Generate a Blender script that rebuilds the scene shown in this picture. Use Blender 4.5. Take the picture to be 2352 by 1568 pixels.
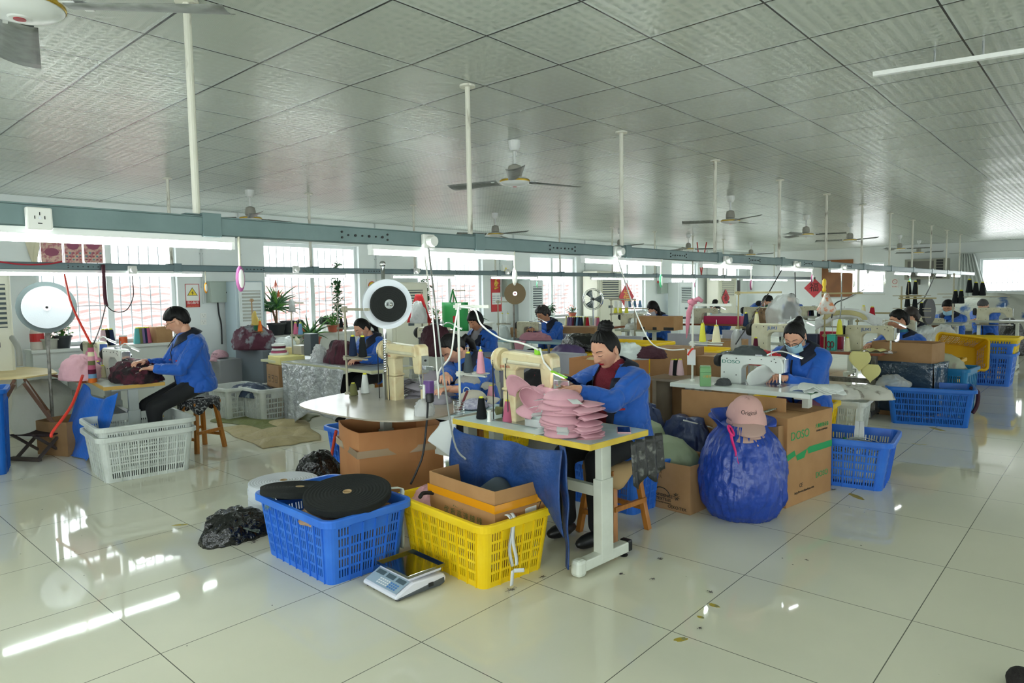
import bpy, bmesh, math, random
from math import sin, cos, pi, sqrt, radians, atan2, exp
from mathutils import Vector, Matrix, noise
random.seed(7)
for _o in list(bpy.data.objects): bpy.data.objects.remove(_o)
SC = bpy.context.scene; COL = SC.collection
V3 = Vector
# ---------------- camera ----------------
FPX, YAW, PIT, ROL = 1559.8, .7318, .0717, -.0155
CAM = V3((0, 0, 1.545))
_f = V3((cos(YAW)*cos(PIT), sin(YAW)*cos(PIT), -sin(PIT)))
_r = V3((sin(YAW), -cos(YAW), 0)); _u = _r.cross(_f)
_R = _r*cos(ROL)+_u*sin(ROL); _U = -_r*sin(ROL)+_u*cos(ROL)
cd = bpy.data.cameras.new('camera'); cd.sensor_width = 36; cd.lens = 36*FPX/2352
cd.clip_start = .05; cd.clip_end = 200
cam = bpy.data.objects.new('camera', cd); COL.objects.link(cam)
mw = Matrix((( _R.x, _U.x, -_f.x, CAM.x), (_R.y, _U.y, -_f.y, CAM.y), (_R.z, _U.z, -_f.z, CAM.z), (0, 0, 0, 1)))
cam.matrix_world = mw; SC.camera = cam
def P(px, py, x=None, y=None, z=None):
    "point on the sight line of a photo pixel that lies on one plane of the room"
    d = _f + _R*((px-1176)/FPX) + _U*((784-py)/FPX)
    t = (x-CAM.x)/d.x if x is not None else (y-CAM.y)/d.y if y is not None else (z-CAM.z)/d.z
    return CAM + d*t
# ---------------- view, world ----------------
SC.view_settings.view_transform = 'Standard'; SC.view_settings.look = 'None'
SC.view_settings.gamma = 1; SC.view_settings.use_curve_mapping = False
SC.view_settings.exposure = 1.12
W = bpy.data.worlds.new('world'); SC.world = W; W.use_nodes = True
_n = W.node_tree.nodes; _l = W.node_tree.links
_bg = _n['Background']; _bg.inputs[1].default_value = 4.0
_tc = _n.new('ShaderNodeTexCoord'); _sp = _n.new('ShaderNodeSeparateXYZ'); _cr = _n.new('ShaderNodeValToRGB')
_l.new(_tc.outputs['Generated'], _sp.inputs[0]); _l.new(_sp.outputs['Z'], _cr.inputs[0]); _l.new(_cr.outputs[0], _bg.inputs[0])
_cr.color_ramp.elements[0].position = .0; _cr.color_ramp.elements[0].color = (.80, .84, .84, 1)
_cr.color_ramp.elements[1].position = .6; _cr.color_ramp.elements[1].color = (.78, .90, .95, 1)
# ---------------- materials ----------------
def lin(h):
    if isinstance(h, str):
        h = h.lstrip('#'); c = [int(h[i:i+2], 16)/255 for i in (0, 2, 4)]
    else: c = h
    return tuple(((v/12.92) if v <= .04045 else ((v+.055)/1.055)**2.4) for v in c)+(1,)
MATS = {}
def mat(name, col, rough=.5, metal=0, bump=None, var=None, spec=.5, trans=0, alpha=1, emit=0, coat=0, stretch=None, sheen=0):
    """bump=(scale,strength) var=(scale,other colour) : object-space noise"""
    if name in MATS: return MATS[name]
    m = bpy.data.materials.new(name); m.use_nodes = True
    nt = m.node_tree; b = nt.nodes['Principled BSDF']; I = b.inputs
    I['Base Color'].default_value = lin(col); I['Roughness'].default_value = rough; I['Metallic'].default_value = metal
    I['Specular IOR Level'].default_value = spec
    if trans: I['Transmission Weight'].default_value = trans
    if alpha < 1: I['Alpha'].default_value = alpha
    if coat: I['Coat Weight'].default_value = coat; I['Coat Roughness'].default_value = .1
    if sheen: I['Sheen Weight'].default_value = sheen
    if emit: I['Emission Color'].default_value = lin(col); I['Emission Strength'].default_value = emit
    if bump or var:
        tc = nt.nodes.new('ShaderNodeTexCoord'); mp = nt.nodes.new('ShaderNodeMapping')
        nt.links.new(tc.outputs['Object'], mp.inputs[0])
        if stretch: mp.inputs['Scale'].default_value = stretch
    if bump:
        n = nt.nodes.new('ShaderNodeTexNoise'); n.inputs['Scale'].default_value = bump[0]; n.inputs['Detail'].default_value = 3
        bp = nt.nodes.new('ShaderNodeBump'); bp.inputs['Strength'].default_value = bump[1]; bp.inputs['Distance'].default_value = bump[2] if len(bump) > 2 else .01
        nt.links.new(mp.outputs[0], n.inputs['Vector']); nt.links.new(n.outputs[0], bp.inputs['Height']); nt.links.new(bp.outputs[0], I['Normal'])
    if var:
        n = nt.nodes.new('ShaderNodeTexNoise'); n.inputs['Scale'].default_value = var[0]; n.inputs['Detail'].default_value = 4
        cr = nt.nodes.new('ShaderNodeValToRGB'); cr.color_ramp.elements[0].position = var[2] if len(var) > 2 else .35
        cr.color_ramp.elements[1].position = var[3] if len(var) > 3 else .7
        cr.color_ramp.elements[0].color = lin(col); cr.color_ramp.elements[1].color = lin(var[1])
        nt.links.new(mp.outputs[0], n.inputs['Vector']); nt.links.new(n.outputs[0], cr.inputs[0]); nt.links.new(cr.outputs[0], I['Base Color'])
    MATS[name] = m; return m
def film(name, col, clear, rough=.25, bump=(40, .5)):
    "thin plastic film: part see-through, part glossy"
    if name in MATS: return MATS[name]
    m = mat(name, col, rough, bump=bump, spec=.7); nt = m.node_tree
    b = nt.nodes['Principled BSDF']; t = nt.nodes.new('ShaderNodeBsdfTransparent'); mx = nt.nodes.new('ShaderNodeMixShader')
    mx.inputs[0].default_value = 1-clear
    nt.links.new(t.outputs[0], mx.inputs[1]); nt.links.new(b.outputs[0], mx.inputs[2])
    nt.links.new(mx.outputs[0], nt.nodes['Material Output'].inputs[0]); return m
# ---------------- mesh collector ----------------
def rotz(a): return Matrix.Rotation(a, 4, 'Z')
def frame(p0, p1, up=V3((0, 0, 1))):
    d = (p1-p0); L = d.length; d = d/L if L > 1e-9 else V3((0, 0, 1))
    if abs(d.dot(up)) > .98: up = V3((1, 0, 0))
    a = up.cross(d).normalized(); b = d.cross(a); return d, a, b, L
class MB:
    def __init__(s): s.v = []; s.f = []; s.m = []; s.T = None; s.cur = 0
    def add(s, vs, fs, mi=None):
        o = len(s.v)
        s.v += [(s.T @ V3(p)) if s.T is not None else V3(p) for p in vs]
        s.f += [tuple(i+o for i in f) for f in fs]; s.m += [s.cur if mi is None else mi]*len(fs); return s
    def box(s, c, d, rz=0, mi=None, R=None, top=None):
        hx, hy, hz = d[0]/2, d[1]/2, d[2]/2; t = top or (1, 1)
        q = [(-hx, -hy, -hz), (hx, -hy, -hz), (hx, hy, -hz), (-hx, hy, -hz), (-hx*t[0], -hy*t[1], hz), (hx*t[0], -hy*t[1], hz), (hx*t[0], hy*t[1], hz), (-hx*t[0], hy*t[1], hz)]
        M_ = (R if R is not None else rotz(rz)); c = V3(c)
        return s.add([M_ @ V3(p)+c for p in q], [(0, 3, 2, 1), (4, 5, 6, 7), (0, 1, 5, 4), (1, 2, 6, 5), (2, 3, 7, 6), (3, 0, 4, 7)], mi)
    def bar(s, p0, p1, w, h=None, mi=None):
        p0 = V3(p0); p1 = V3(p1); h = h or w; d, a, b, L = frame(p0, p1); a = a*w/2; b = b*h/2
        vs = [p0-a-b, p0+a-b, p0+a+b, p0-a+b, p1-a-b, p1+a-b, p1+a+b, p1-a+b]
        return s.add(vs, [(0, 3, 2, 1), (4, 5, 6, 7), (0, 1, 5, 4), (1, 2, 6, 5), (2, 3, 7, 6), (3, 0, 4, 7)], mi)
    def cyl(s, p0, p1, r0, r1=None, n=16, mi=None, caps=True):
        return s.tube([p0, p1], [r0, r0 if r1 is None else r1], n, mi, caps)
    def tube(s, pts, r, n=8, mi=None, caps=True):
        pts = [V3(p) for p in pts]; k = len(pts)
        if not isinstance(r, (list, tuple)): r = [r]*k
        vs = []; pa = None
        for i, p in enumerate(pts):
            q0 = pts[max(i-1, 0)]; q1 = pts[min(i+1, k-1)]; d = (q1-q0).normalized()
            if pa is None:
                up = V3((0, 0, 1)) if abs(d.z) < .9 else V3((1, 0, 0)); a = up.cross(d).normalized()
            else:
                a = (pa-d*pa.dot(d)); a = a.normalized() if a.length > 1e-6 else pa
            pa = a; b = d.cross(a)
            vs += [p+(a*cos(2*pi*j/n)+b*sin(2*pi*j/n))*r[i] for j in range(n)]
        fs = [(i*n+j, i*n+(j+1) % n, (i+1)*n+(j+1) % n, (i+1)*n+j) for i in range(k-1) for j in range(n)]
        if caps: fs += [tuple(range(n-1, -1, -1)), tuple(range((k-1)*n, k*n))]
        return s.add(vs, fs, mi)
    def lathe(s, prof, c=(0, 0, 0), n=20, mi=None, R=None, caps=True):
        c = V3(c); vs = []
        for r, z in prof:
            for j in range(n):
                p = V3((r*cos(2*pi*j/n), r*sin(2*pi*j/n), z)); vs.append((R @ p if R is not None else p)+c)
        k = len(prof)
        fs = [(i*n+j, i*n+(j+1) % n, (i+1)*n+(j+1) % n, (i+1)*n+j) for i in range(k-1) for j in range(n)]
        if caps: fs += [tuple(range(n-1, -1, -1)), tuple(range((k-1)*n, k*n))]
        return s.add(vs, fs, mi)
    def ell(s, c, r, n=16, m=10, mi=None, R=None, fn=None):
        c = V3(c); vs = []; 
        for i in range(m+1):
            ph = -pi/2+pi*i/m
            for j in range(n):
                th = 2*pi*j/n; p = V3((r[0]*cos(ph)*cos(th), r[1]*cos(ph)*sin(th), r[2]*sin(ph)))
                if fn: p = fn(p, th, ph)
                vs.append((R @ p if R is not None else p)+c)
        fs = [(i*n+j, i*n+(j+1) % n, (i+1)*n+(j+1) % n, (i+1)*n+j) for i in range(m) for j in range(n)]
        return s.add(vs, fs, mi)
    def prism(s, poly, y0, y1, mi=None):
        "polygon in the x,z plane pulled along y"
        n = len(poly); vs = [(x, y0, z) for x, z in poly]+[(x, y1, z) for x, z in poly]
        return s.add(vs, [tuple(range(n-1, -1, -1))[::-1], tuple(range(n, 2*n))[::-1]]+[(i, i+n, (i+1) % n+n, (i+1) % n) for i in range(n)], mi)
    def grid(s, fn, nu, nv, mi=None, wrap=False, skip=None):
        vs = [fn(i/nu, j/nv) for j in range(nv+1) for i in range(nu+(0 if wrap else 1))]
        w = nu if wrap else nu+1; fs = []
        for j in range(nv):
            for i in range(nu):
                if skip and skip(i, j): continue
                fs.append((j*w+i, j*w+(i+1) % w, (j+1)*w+(i+1) % w, (j+1)*w+i))
        return s.add(vs, fs, mi)
    def build(s, name, mats, parent=None, smooth=False, bev=0, solid=0, sub=0, auto=None, off=-1):
        me = bpy.data.meshes.new(name); me.from_pydata(s.v, [], s.f)
        if not isinstance(mats, (list, tuple)): mats = [mats]
        for m in mats: me.materials.append(m)
        if len(mats) > 1: me.polygons.foreach_set('material_index', s.m)
        bm = bmesh.new(); bm.from_mesh(me); bmesh.ops.recalc_face_normals(bm, faces=bm.faces); bm.to_mesh(me); bm.free()
        if smooth or auto: me.polygons.foreach_set('use_smooth', [True]*len(me.polygons))
        if auto: 
            try: me.set_sharp_from_angle(angle=auto)
            except Exception: pass
        me.update(); o = bpy.data.objects.new(name, me); COL.objects.link(o)
        if parent is not None: o.parent = parent
        if solid: md = o.modifiers.new('solid', 'SOLIDIFY'); md.thickness = solid; md.offset = off
        if bev: md = o.modifiers.new('bevel', 'BEVEL'); md.width = bev; md.segments = 2; md.limit_method = 'ANGLE'; md.harden_normals = False
        if sub: md = o.modifiers.new('sub', 'SUBSURF'); md.levels = sub; md.render_levels = sub
        return o
def tag(o, label=None, cat=None, group=None, kind=None):
    if label: o['label'] = label
    if cat: o['category'] = cat
    if group: o['group'] = group
    if kind: o['kind'] = kind
    return o
def thing(name, label, cat, loc=(0, 0, 0), rz=0, group=None):
    o = bpy.data.objects.new(name, None); COL.objects.link(o); o.location = loc; o.rotation_euler = (0, 0, rz); o.empty_display_size = .1
    return tag(o, label, cat, group)
def solo(name, m, mats, label, cat, loc=(0, 0, 0), rz=0, group=None, **k):
    o = m.build(name, mats, None, **k); o.location = loc; o.rotation_euler = (0, 0, rz); return tag(o, label, cat, group)
def dup(o, loc=None, rz=None, label=None, group=None, parent=None, sc=None):
    c = o.copy(); COL.objects.link(c)
    if parent is not None: c.parent = parent
    if loc is not None: c.location = loc
    if rz is not None: c.rotation_euler = (c.rotation_euler[0], c.rotation_euler[1], rz)
    if sc is not None: c.scale = sc if isinstance(sc, (tuple, list)) else (sc, sc, sc)
    if label: c['label'] = label
    if group: c['group'] = group
    for ch in o.children: dup(ch, parent=c)
    return c
def setmat(o, old, new):
    "give a copied thing its own colour"
    for q in [o]+list(o.children_recursive):
        if q.type == 'MESH' and old in [m for m in q.data.materials]:
            q.data = q.data.copy()
            for i, m in enumerate(q.data.materials):
                if m == old: q.data.materials[i] = new
def N(p, s=1.0, o=0): return noise.noise(V3(p)*s+V3((o*7.3, o*3.1, o*1.7)))
FONT = None
def text(body, size, loc, R, m, parent, name='lettering', extrude=.0006, align='CENTER', sx=1):
    "lettering as a mesh child; R maps text plane (x right, y up) to local space"
    cu = bpy.data.curves.new('t', 'FONT'); cu.body = body; cu.size = size; cu.align_x = align; cu.align_y = 'CENTER'; cu.extrude = extrude
    to = bpy.data.objects.new('t', cu); COL.objects.link(to); dg = bpy.context.evaluated_depsgraph_get()
    me = bpy.data.meshes.new_from_object(to.evaluated_get(dg)); bpy.data.objects.remove(to)
    me.materials.clear(); me.materials.append(m)
    for v in me.vertices: v.co = R @ V3((v.co.x*sx, v.co.y, v.co.z))+V3(loc)
    o = bpy.data.objects.new(name, me); COL.objects.link(o); o.parent = parent; return o
def plane(xd, yd):
    xd = V3(xd).normalized(); yd = V3(yd).normalized(); zd = xd.cross(yd)
    return Matrix(((xd.x, yd.x, zd.x), (xd.y, yd.y, zd.y), (xd.z, yd.z, zd.z)))
def remesh(mb, voxel, smooth=5, fn=None):
    "one continuous surface from overlapping lumps"
    me = bpy.data.meshes.new('r'); me.from_pydata(mb.v, [], mb.f)
    bm = bmesh.new(); bm.from_mesh(me); bmesh.ops.recalc_face_normals(bm, faces=bm.faces); bm.to_mesh(me); bm.free()
    o = bpy.data.objects.new('r', me); COL.objects.link(o)
    r = o.modifiers.new('r', 'REMESH'); r.mode = 'VOXEL'; r.voxel_size = voxel
    if smooth: q = o.modifiers.new('s', 'SMOOTH'); q.iterations = smooth; q.factor = .5
    dg = bpy.context.evaluated_depsgraph_get(); m2 = bpy.data.meshes.new_from_object(o.evaluated_get(dg)); bpy.data.objects.remove(o)
    out = MB(); nn = [v.normal.copy() for v in m2.vertices]
    out.v = [(v.co+nn[i]*fn(v.co, nn[i])) if fn else v.co.copy() for i, v in enumerate(m2.vertices)]
    out.f = [tuple(p.vertices) for p in m2.polygons]; out.m = [0]*len(out.f); return out
# ================= room =================
XE, YW, YR, XB, H = 24.5, 10.3, -5.0, -3.5, 2.852
def nodes(name):
    m = bpy.data.materials.new(name); m.use_nodes = True; nt = m.node_tree
    return m, nt, nt.nodes['Principled BSDF'], lambda t, **k: _mk(nt, t, k)
def _mk(nt, t, k):
    n = nt.nodes.new('ShaderNode'+t)
    for a, b in k.items(): setattr(n, a, b)
    return n
def mth(nt, op, a, b=None, c=None):
    n = nt.nodes.new('ShaderNodeMath'); n.operation = op
    for i, v in enumerate((a, b, c)):
        if v is None: continue
        if hasattr(v, 'is_output') or hasattr(v, 'links'): nt.links.new(v, n.inputs[i])
        else: n.inputs[i].default_value = v
    return n.outputs[0]
def edge(nt, co, size, off, half):
    "1 on a joint line"
    t = mth(nt, 'DIVIDE', mth(nt, 'SUBTRACT', co, off), size); f = mth(nt, 'ABSOLUTE', mth(nt, 'SUBTRACT', t, mth(nt, 'ROUND', t)))
    return mth(nt, 'LESS_THAN', f, half/size)
def mixc(nt, fac, a, b):
    n = nt.nodes.new('ShaderNodeMix'); n.data_type = 'RGBA'
    for k, v in ((0, fac), (6, a), (7, b)):
        if hasattr(v, 'links'): nt.links.new(v, n.inputs[k])
        else: n.inputs[k].default_value = v
    return n.outputs[2]
# floor: polished cream porcelain tiles 0.8 m
fm, nt, b, nd = nodes('polished_floor_tile')
g = nd('NewGeometry'); sp = nd('SeparateXYZ'); nt.links.new(g.outputs['Position'], sp.inputs[0])
e = mth(nt, 'MAXIMUM', edge(nt, sp.outputs[0], .8017, 2.691, .0022), edge(nt, sp.outputs[1], .798, 1.4686, .0022))
no = nd('TexNoise'); no.inputs['Scale'].default_value = 1.1; no.inputs['Detail'].default_value = 6
nt.links.new(g.outputs['Position'], no.inputs['Vector'])
cr = nd('ValToRGB'); cr.color_ramp.elements[0].color = lin('#d9d8c4'); cr.color_ramp.elements[1].color = lin('#e6e3cd'); cr.color_ramp.elements[0].position = .3; cr.color_ramp.elements[1].position = .7
nt.links.new(no.outputs[0], cr.inputs[0])
# every tile a slightly different tone
tx = mth(nt, 'FLOOR', mth(nt, 'DIVIDE', mth(nt, 'SUBTRACT', sp.outputs[0], 2.691), .8017)); ty = mth(nt, 'FLOOR', mth(nt, 'DIVIDE', mth(nt, 'SUBTRACT', sp.outputs[1], 1.4686), .798))
cb = nd('CombineXYZ'); nt.links.new(tx, cb.inputs[0]); nt.links.new(ty, cb.inputs[1]); wn = nd('TexWhiteNoise'); nt.links.new(cb.outputs[0], wn.inputs[0])
col = mixc(nt, mth(nt, 'MULTIPLY', wn.outputs[0], .5), cr.outputs[0], lin('#dfdcc4'))
# scattered specks of dirt
vo = nd('TexVoronoi'); vo.inputs['Scale'].default_value = 5.5; nt.links.new(g.outputs['Position'], vo.inputs['Vector'])
dm = mth(nt, 'LESS_THAN', vo.outputs['Distance'], .022)
col = mixc(nt, dm, col, lin('#4a4a44'))
col = mixc(nt, mth(nt, 'MULTIPLY', e, .9), col, lin('#53544a'))
nt.links.new(col, b.inputs['Base Color'])
no2 = nd('TexNoise'); no2.inputs['Scale'].default_value = 2.3; nt.links.new(g.outputs['Position'], no2.inputs['Vector'])
ro = nd('MapRange'); nt.links.new(no2.outputs[0], ro.inputs[0]); ro.inputs[3].default_value = .015; ro.inputs[4].default_value = .075
nt.links.new(ro.outputs[0], b.inputs['Roughness']); b.inputs['Specular IOR Level'].default_value = .5
FLOORM = fm
def struct(name, mb, m, **k): return tag(mb.build(name, m, None, **k), kind='structure')
struct('floor', MB().add([(XB, YR, 0), (XE, YR, 0), (XE, YW, 0), (XB, YW, 0)], [(0, 1, 2, 3)]), fm)
# ceiling: embossed 0.6 m panels in a T grid
cm, nt, b, nd = nodes('embossed_ceiling_panel')
g = nd('NewGeometry'); sp = nd('SeparateXYZ'); nt.links.new(g.outputs['Position'], sp.inputs[0])
CX, CY = 1.977, 3.055
e1 = mth(nt, 'MAXIMUM', edge(nt, sp.outputs[0], .6022, CX+.008, .006), edge(nt, sp.outputs[1], .5953, CY+.006, .005))
e2 = mth(nt, 'MAXIMUM', edge(nt, sp.outputs[0], .6022, CX-.006, .009), edge(nt, sp.outputs[1], .5953, CY-.005, .007))
def cell(co, size, off, n, lo, hi):
    t = mth(nt, 'FRACT', mth(nt, 'MULTIPLY', mth(nt, 'DIVIDE', mth(nt, 'SUBTRACT', co, off), size), n))
    return mth(nt, 'MULTIPLY', mth(nt, 'GREATER_THAN', t, lo), mth(nt, 'LESS_THAN', t, hi))
sq = mth(nt, 'MULTIPLY', cell(sp.outputs[0], .6022, CX, 10, .2, .8), cell(sp.outputs[1], .5953, CY, 10, .25, .75))
wv = cell(sp.outputs[0], .6022, CX, 90, .3, .9)
sqc = mixc(nt, wv, lin('#b3bbb2'), lin('#9ea79e'))
col = mixc(nt, sq, lin('#c2c8c0'), sqc)
n3 = nd('TexNoise'); n3.inputs['Scale'].default_value = .5; nt.links.new(g.outputs['Position'], n3.inputs['Vector'])
col = mixc(nt, mth(nt, 'MULTIPLY', n3.outputs[0], .25), col, lin('#a9b0a6'))
col = mixc(nt, e2, col, lin('#c3cbc6')); col = mixc(nt, e1, col, lin('#2c302e'))
nt.links.new(col, b.inputs['Base Color']); b.inputs['Specular IOR Level'].default_value = .3
rr = mth(nt, 'ADD', mth(nt, 'MULTIPLY', sq, .14), .27); nt.links.new(rr, b.inputs['Roughness'])
def ceilz(i, j):
    x = CX+.6022*i; y = CY+.5953*j
    return (min(max(x, XB), XE), min(max(y, YR), YW), H+.010*noise.noise(V3((i*1.7, j*2.3, 0))))
i0, i1, j0, j1 = -10, 38, -14, 13
cmb = MB(); vs = [ceilz(i, j) for j in range(j0, j1+1) for i in range(i0, i1+1)]; w = i1-i0+1
cmb.add(vs, [(j*w+i, (j+1)*w+i, (j+1)*w+i+1, j*w+i+1) for j in range(j1-j0) for i in range(w-1)])
struct('ceiling', cmb, cm)
wall = mat('painted_wall', '#e4eae9', .55, bump=(30, .05), var=(1.2, '#dbe1e0'))
white = mat('white_frame', '#eef0ee', .35)
frame_m = mat('upvc_window_frame', '#dfe6e6', .3)
bar_m = mat('white_security_bar', '#7f8688', .4)
def wall_y(name, y, x0, x1, wins, t):
    "wall across x at y with openings (xa, xb, za, zb)"
    m = MB(); xs = x0; yc = y+t/2
    for xa, xb, za, zb in wins:
        if xa > xs: m.box(((xs+xa)/2, yc, H/2+.1), (xa-xs, abs(t), H+.2))
        m.box(((xa+xb)/2, yc, za/2), (xb-xa, abs(t), za)); m.box(((xa+xb)/2, yc, (zb+H+.2)/2), (xb-xa, abs(t), H+.2-zb)); xs = xb
    m.box(((xs+x1)/2, yc, H/2+.1), (x1-xs, abs(t), H+.2)); return struct(name, m, wall)
def wall_x(name, x, y0, y1, wins, t):
    m = MB(); ys = y0; xc = x+t/2
    for ya, yb, za, zb in wins:
        if ya > ys: m.box((xc, (ys+ya)/2, H/2+.1), (abs(t), ya-ys, H+.2))
        m.box((xc, (ya+yb)/2, za/2), (abs(t), yb-ya, za)); m.box((xc, (ya+yb)/2, (zb+H+.2)/2), (abs(t), yb-ya, H+.2-zb)); ys = yb
    m.box((xc, (ys+y1)/2, H/2+.1), (abs(t), y1-ys, H+.2)); return struct(name, m, wall)
ZS, ZH, ZT = .93, 2.42, 1.96
WL = [(2.42, 4.16), (5.52, 7.36), (8.72, 10.56), (12.15, 13.95), (15.6, 17.3), (18.85, 20.55), (22.05, 23.75)]
wall_y('wall_left', YW, XB, XE, [(a, b_, ZS, ZH) for a, b_ in WL], .24)
WR = [(-2.2+4*i, -.2+4*i) for i in range(7)]  # unseen right-wall windows, added so daylight reaches the foreground floor
wall_y('wall_right', YR, XB, XE, [(a, b_, ZS, ZH) for a, b_ in WR], -.24)
WE = [(.9, 3.18, 1.33, 2.34), (5.75, 7.35, 1.33, 2.34)]
wall_x('wall_end', XE, YR, YW, WE, .24)
wall_x('wall_back', XB, YR, YW, [(-4.4, -1.4, .3, ZH), (-.6, 2.4, .3, ZH), (4, 7, ZS, ZH)], -.24)  # openings behind the camera, added to let daylight onto the front floor
glass = film('window_glass', '#ffffff', .93, .02, bump=None)
wn_i = [0]
def window(axis, pos, a, b_, z0, z1, depth, transom=True, bars=True):
    "frame, mullion, glass and outdoor bars; axis 'y' = wall at y=pos"
    wn_i[0] += 1; root = bpy.data.objects.new('window_%d' % wn_i[0], None); COL.objects.link(root); tag(root, kind='structure')
    s = 1 if depth > 0 else -1
    def q(u, d, z): return (u, pos+d*s, z) if axis == 'y' else (pos+d*s, u, z)
    def bx(m, u0, u1, d0, d1, za, zb):
        c = q((u0+u1)/2, (d0+d1)/2, (za+zb)/2); dd = (abs(u1-u0), abs(d1-d0), abs(zb-za))
        if axis != 'y': dd = (dd[1], dd[0], dd[2])
        m.box(c, dd)
    f = MB(); w = .055; md = (a+b_)/2
    bx(f, a, a+w, .08, .14, z0, z1); bx(f, b_-w, b_, .08, .14, z0, z1); bx(f, a+w, b_-w, .08, .14, z0, z0+w); bx(f, a+w, b_-w, .08, .14, z1-w, z1)
    bx(f, md-.04, md+.04, .075, .145, z0+w, z1-w)
    if transom: bx(f, a+w, md-.04, .08, .14, ZT-.035, ZT+.035); bx(f, md+.04, b_-w, .08, .14, ZT-.035, ZT+.035)
    f.build('window_frame', frame_m, root, bev=.004)
    gl = MB(); bx(gl, a+w, b_-w, .108, .112, z0+w, z1-w); gl.build('pane', glass, root)
    if bars:
        br = MB(); n = max(4, int((b_-a)/.125)); 
        for k in range(1, n):
            u = a+(b_-a)*k/n; br.cyl(q(u, .3, z0-.05), q(u, .3, z1+.05), .008, n=6)
        for z in (z0+.0, (z0+z1)/2-.22, z1): br.bar(q(a, .3, z), q(b_, .3, z), .03, .012)
        br.build('security_bars', bar_m, root)
    sl = MB(); bx(sl, a-.03, b_+.03, -.03, .08, z0-.03, z0); sl.build('window_sill', mat('sill_tile', '#cfd2cc', .3), root, bev=.004)
    lt = bpy.data.lights.new('portal', 'AREA'); lt.shape = 'RECTANGLE'; lt.size = b_-a; lt.size_y = z1-z0; lt.cycles.is_portal = True
    lo = bpy.data.objects.new('daylight_portal', lt); COL.objects.link(lo); lo.location = q(md, .2, (z0+z1)/2)
    dirn = V3(q(0, -1, 0))-V3(q(0, 0, 0)); lo.rotation_euler = dirn.to_track_quat('-Z', 'Z').to_euler()
    return root
for a, b_ in WL: window('y', YW, a, b_, ZS, ZH, 1)
for a, b_ in WR: window('y', YR, a, b_, ZS, ZH, -1, bars=False)
for a, b_, z0, z1 in WE: window('x', XE, a, b_, z0, z1, 1, transom=False)
for a, b_, z in ((-4.4, -1.4, .3), (-.6, 2.4, .3), (4, 7, ZS)): window('x', XB, a, b_, z, ZH, -1, bars=False)  # unseen back windows, added for their daylight
# tiled roof of the neighbouring building outside the window wall
rm, nt, b, nd = nodes('outside_roof_tiles')
b.inputs['Roughness'].default_value = .7
g = nd('NewGeometry'); sp = nd('SeparateXYZ'); nt.links.new(g.outputs['Position'], sp.inputs[0])
cc = mixc(nt, edge(nt, sp.outputs[1], .36, 0, .06), lin('#8c716b'), lin('#643e36')); nt.links.new(cc, b.inputs['Base Color'])
ro = MB()
for r in range(13):
    y0 = 13.2+.36*r; z0 = -.4+.17*r
    def fn(u, v, y0=y0, z0=z0): return (-6+u*40, y0+v*.40, z0+v*.19+.05*abs(sin(u*40*pi/.28/1.0*.5))+(.05 if v < .5 else .04))
    ro.grid(fn, 560, 1)
tag(solo('tiled_roof', ro, rm, 'pale red tiled roof of the neighbouring building outside the windows', 'roof', solid=.03))
# wall columns / conduits
cond = mat('grey_conduit', '#c2c8c8', .4)
for k, (x, lab) in enumerate([(4.52, 'thin grey conduit pipe running up the wall right of the leftmost window'), (5.12, 'thin conduit pipe on the wall above the grey switch box'), (7.72, 'thin conduit pipe right of the window with the aloes'), (11.1, 'thin conduit pipe on the wall above the gold calendar'), (11.55, 'second thin conduit pipe on the wall right of the gold calendar'), (14.3, 'thin conduit pipe left of the big white air conditioner'), (17.9, 'thin conduit pipe above the grey box at the far windows'), (21.2, 'thin conduit pipe on the last pier of the window wall')]):
    m = MB(); m.cyl((0, 0, 1.45), (0, 0, H), .012, n=8)
    for z in (1.7, 2.2, 2.7): m.box((0, .008, z), (.05, .016, .02))
    solo('conduit_pipe', m, cond, lab, 'pipe', (x, YW-.02, 0))
# ================= overhead trunking, tubes, fans =================
green = mat('grey_green_steel', '#73898a', .4, metal=.2, bump=(60, .05), var=(8, '#6a8081'))
green2 = mat('dark_grey_green_steel', '#62767a', .35, metal=.3)
dark = mat('black_plastic', '#16181a', .4)
pole_m = mat('flaking_white_pipe', '#dcdccf', .5, var=(25, '#8a8578', .58, .72), stretch=(1, 1, .25))
wplast = mat('white_plastic', '#e9ebe6', .35)
steel = mat('steel', '#b8bcbe', .25, metal=.9)
TZ0, TZ1, BY1 = 1.828, 1.905, 3.12
B2Z0, B2Z1, BY2 = 1.842, 1.903, 7.8
def trunk(label, y, x0, x1, z0, z1, poles, prox, m, capx=None):
    t = thing('cable_trunking', label, 'cable trunking', (x0, y, z0)); h = z1-z0; L = x1-x0
    b = MB(); b.box((L/2, 0, h/2), (L, .07, h)); b.box((L/2, 0, h+.003), (L, .078, .006)); b.box((L/2, 0, -.002), (L, .05, .004)); b.build('beam', m, t, bev=.002)
    for x in poles:
        p = MB(); p.cyl((x-x0, 0, h), (x-x0, 0, H-z0), .0165, n=12); p.lathe([(.05, H-z0-.012), (.05, H-z0)], (x-x0, 0, 0), 14)
        p.build('hanger_pole', pole_m, t)
        c = MB(); c.box((x-x0+.05, 0, h/2+.005), (.085, .084, h+.03)); c.box((x-x0, 0, h+.012), (.12, .05, .006)); c.build('clamp', m, t, bev=.002)
    x = prox
    while x < 12:
        for bx, bz, br in [(-.11+.045*k, .48, .007 if k % 2 else .005) for k in range(6)]+[(s, zz, .006) for s in (-.15, .15) for zz in (.3, .68)]:
            MB().cyl((x-x0+bx, -.034, h*bz), (x-x0+bx, -.041, h*bz), br, n=8).build('bolt', dark, t)
        x += 1.76
    return t
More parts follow.
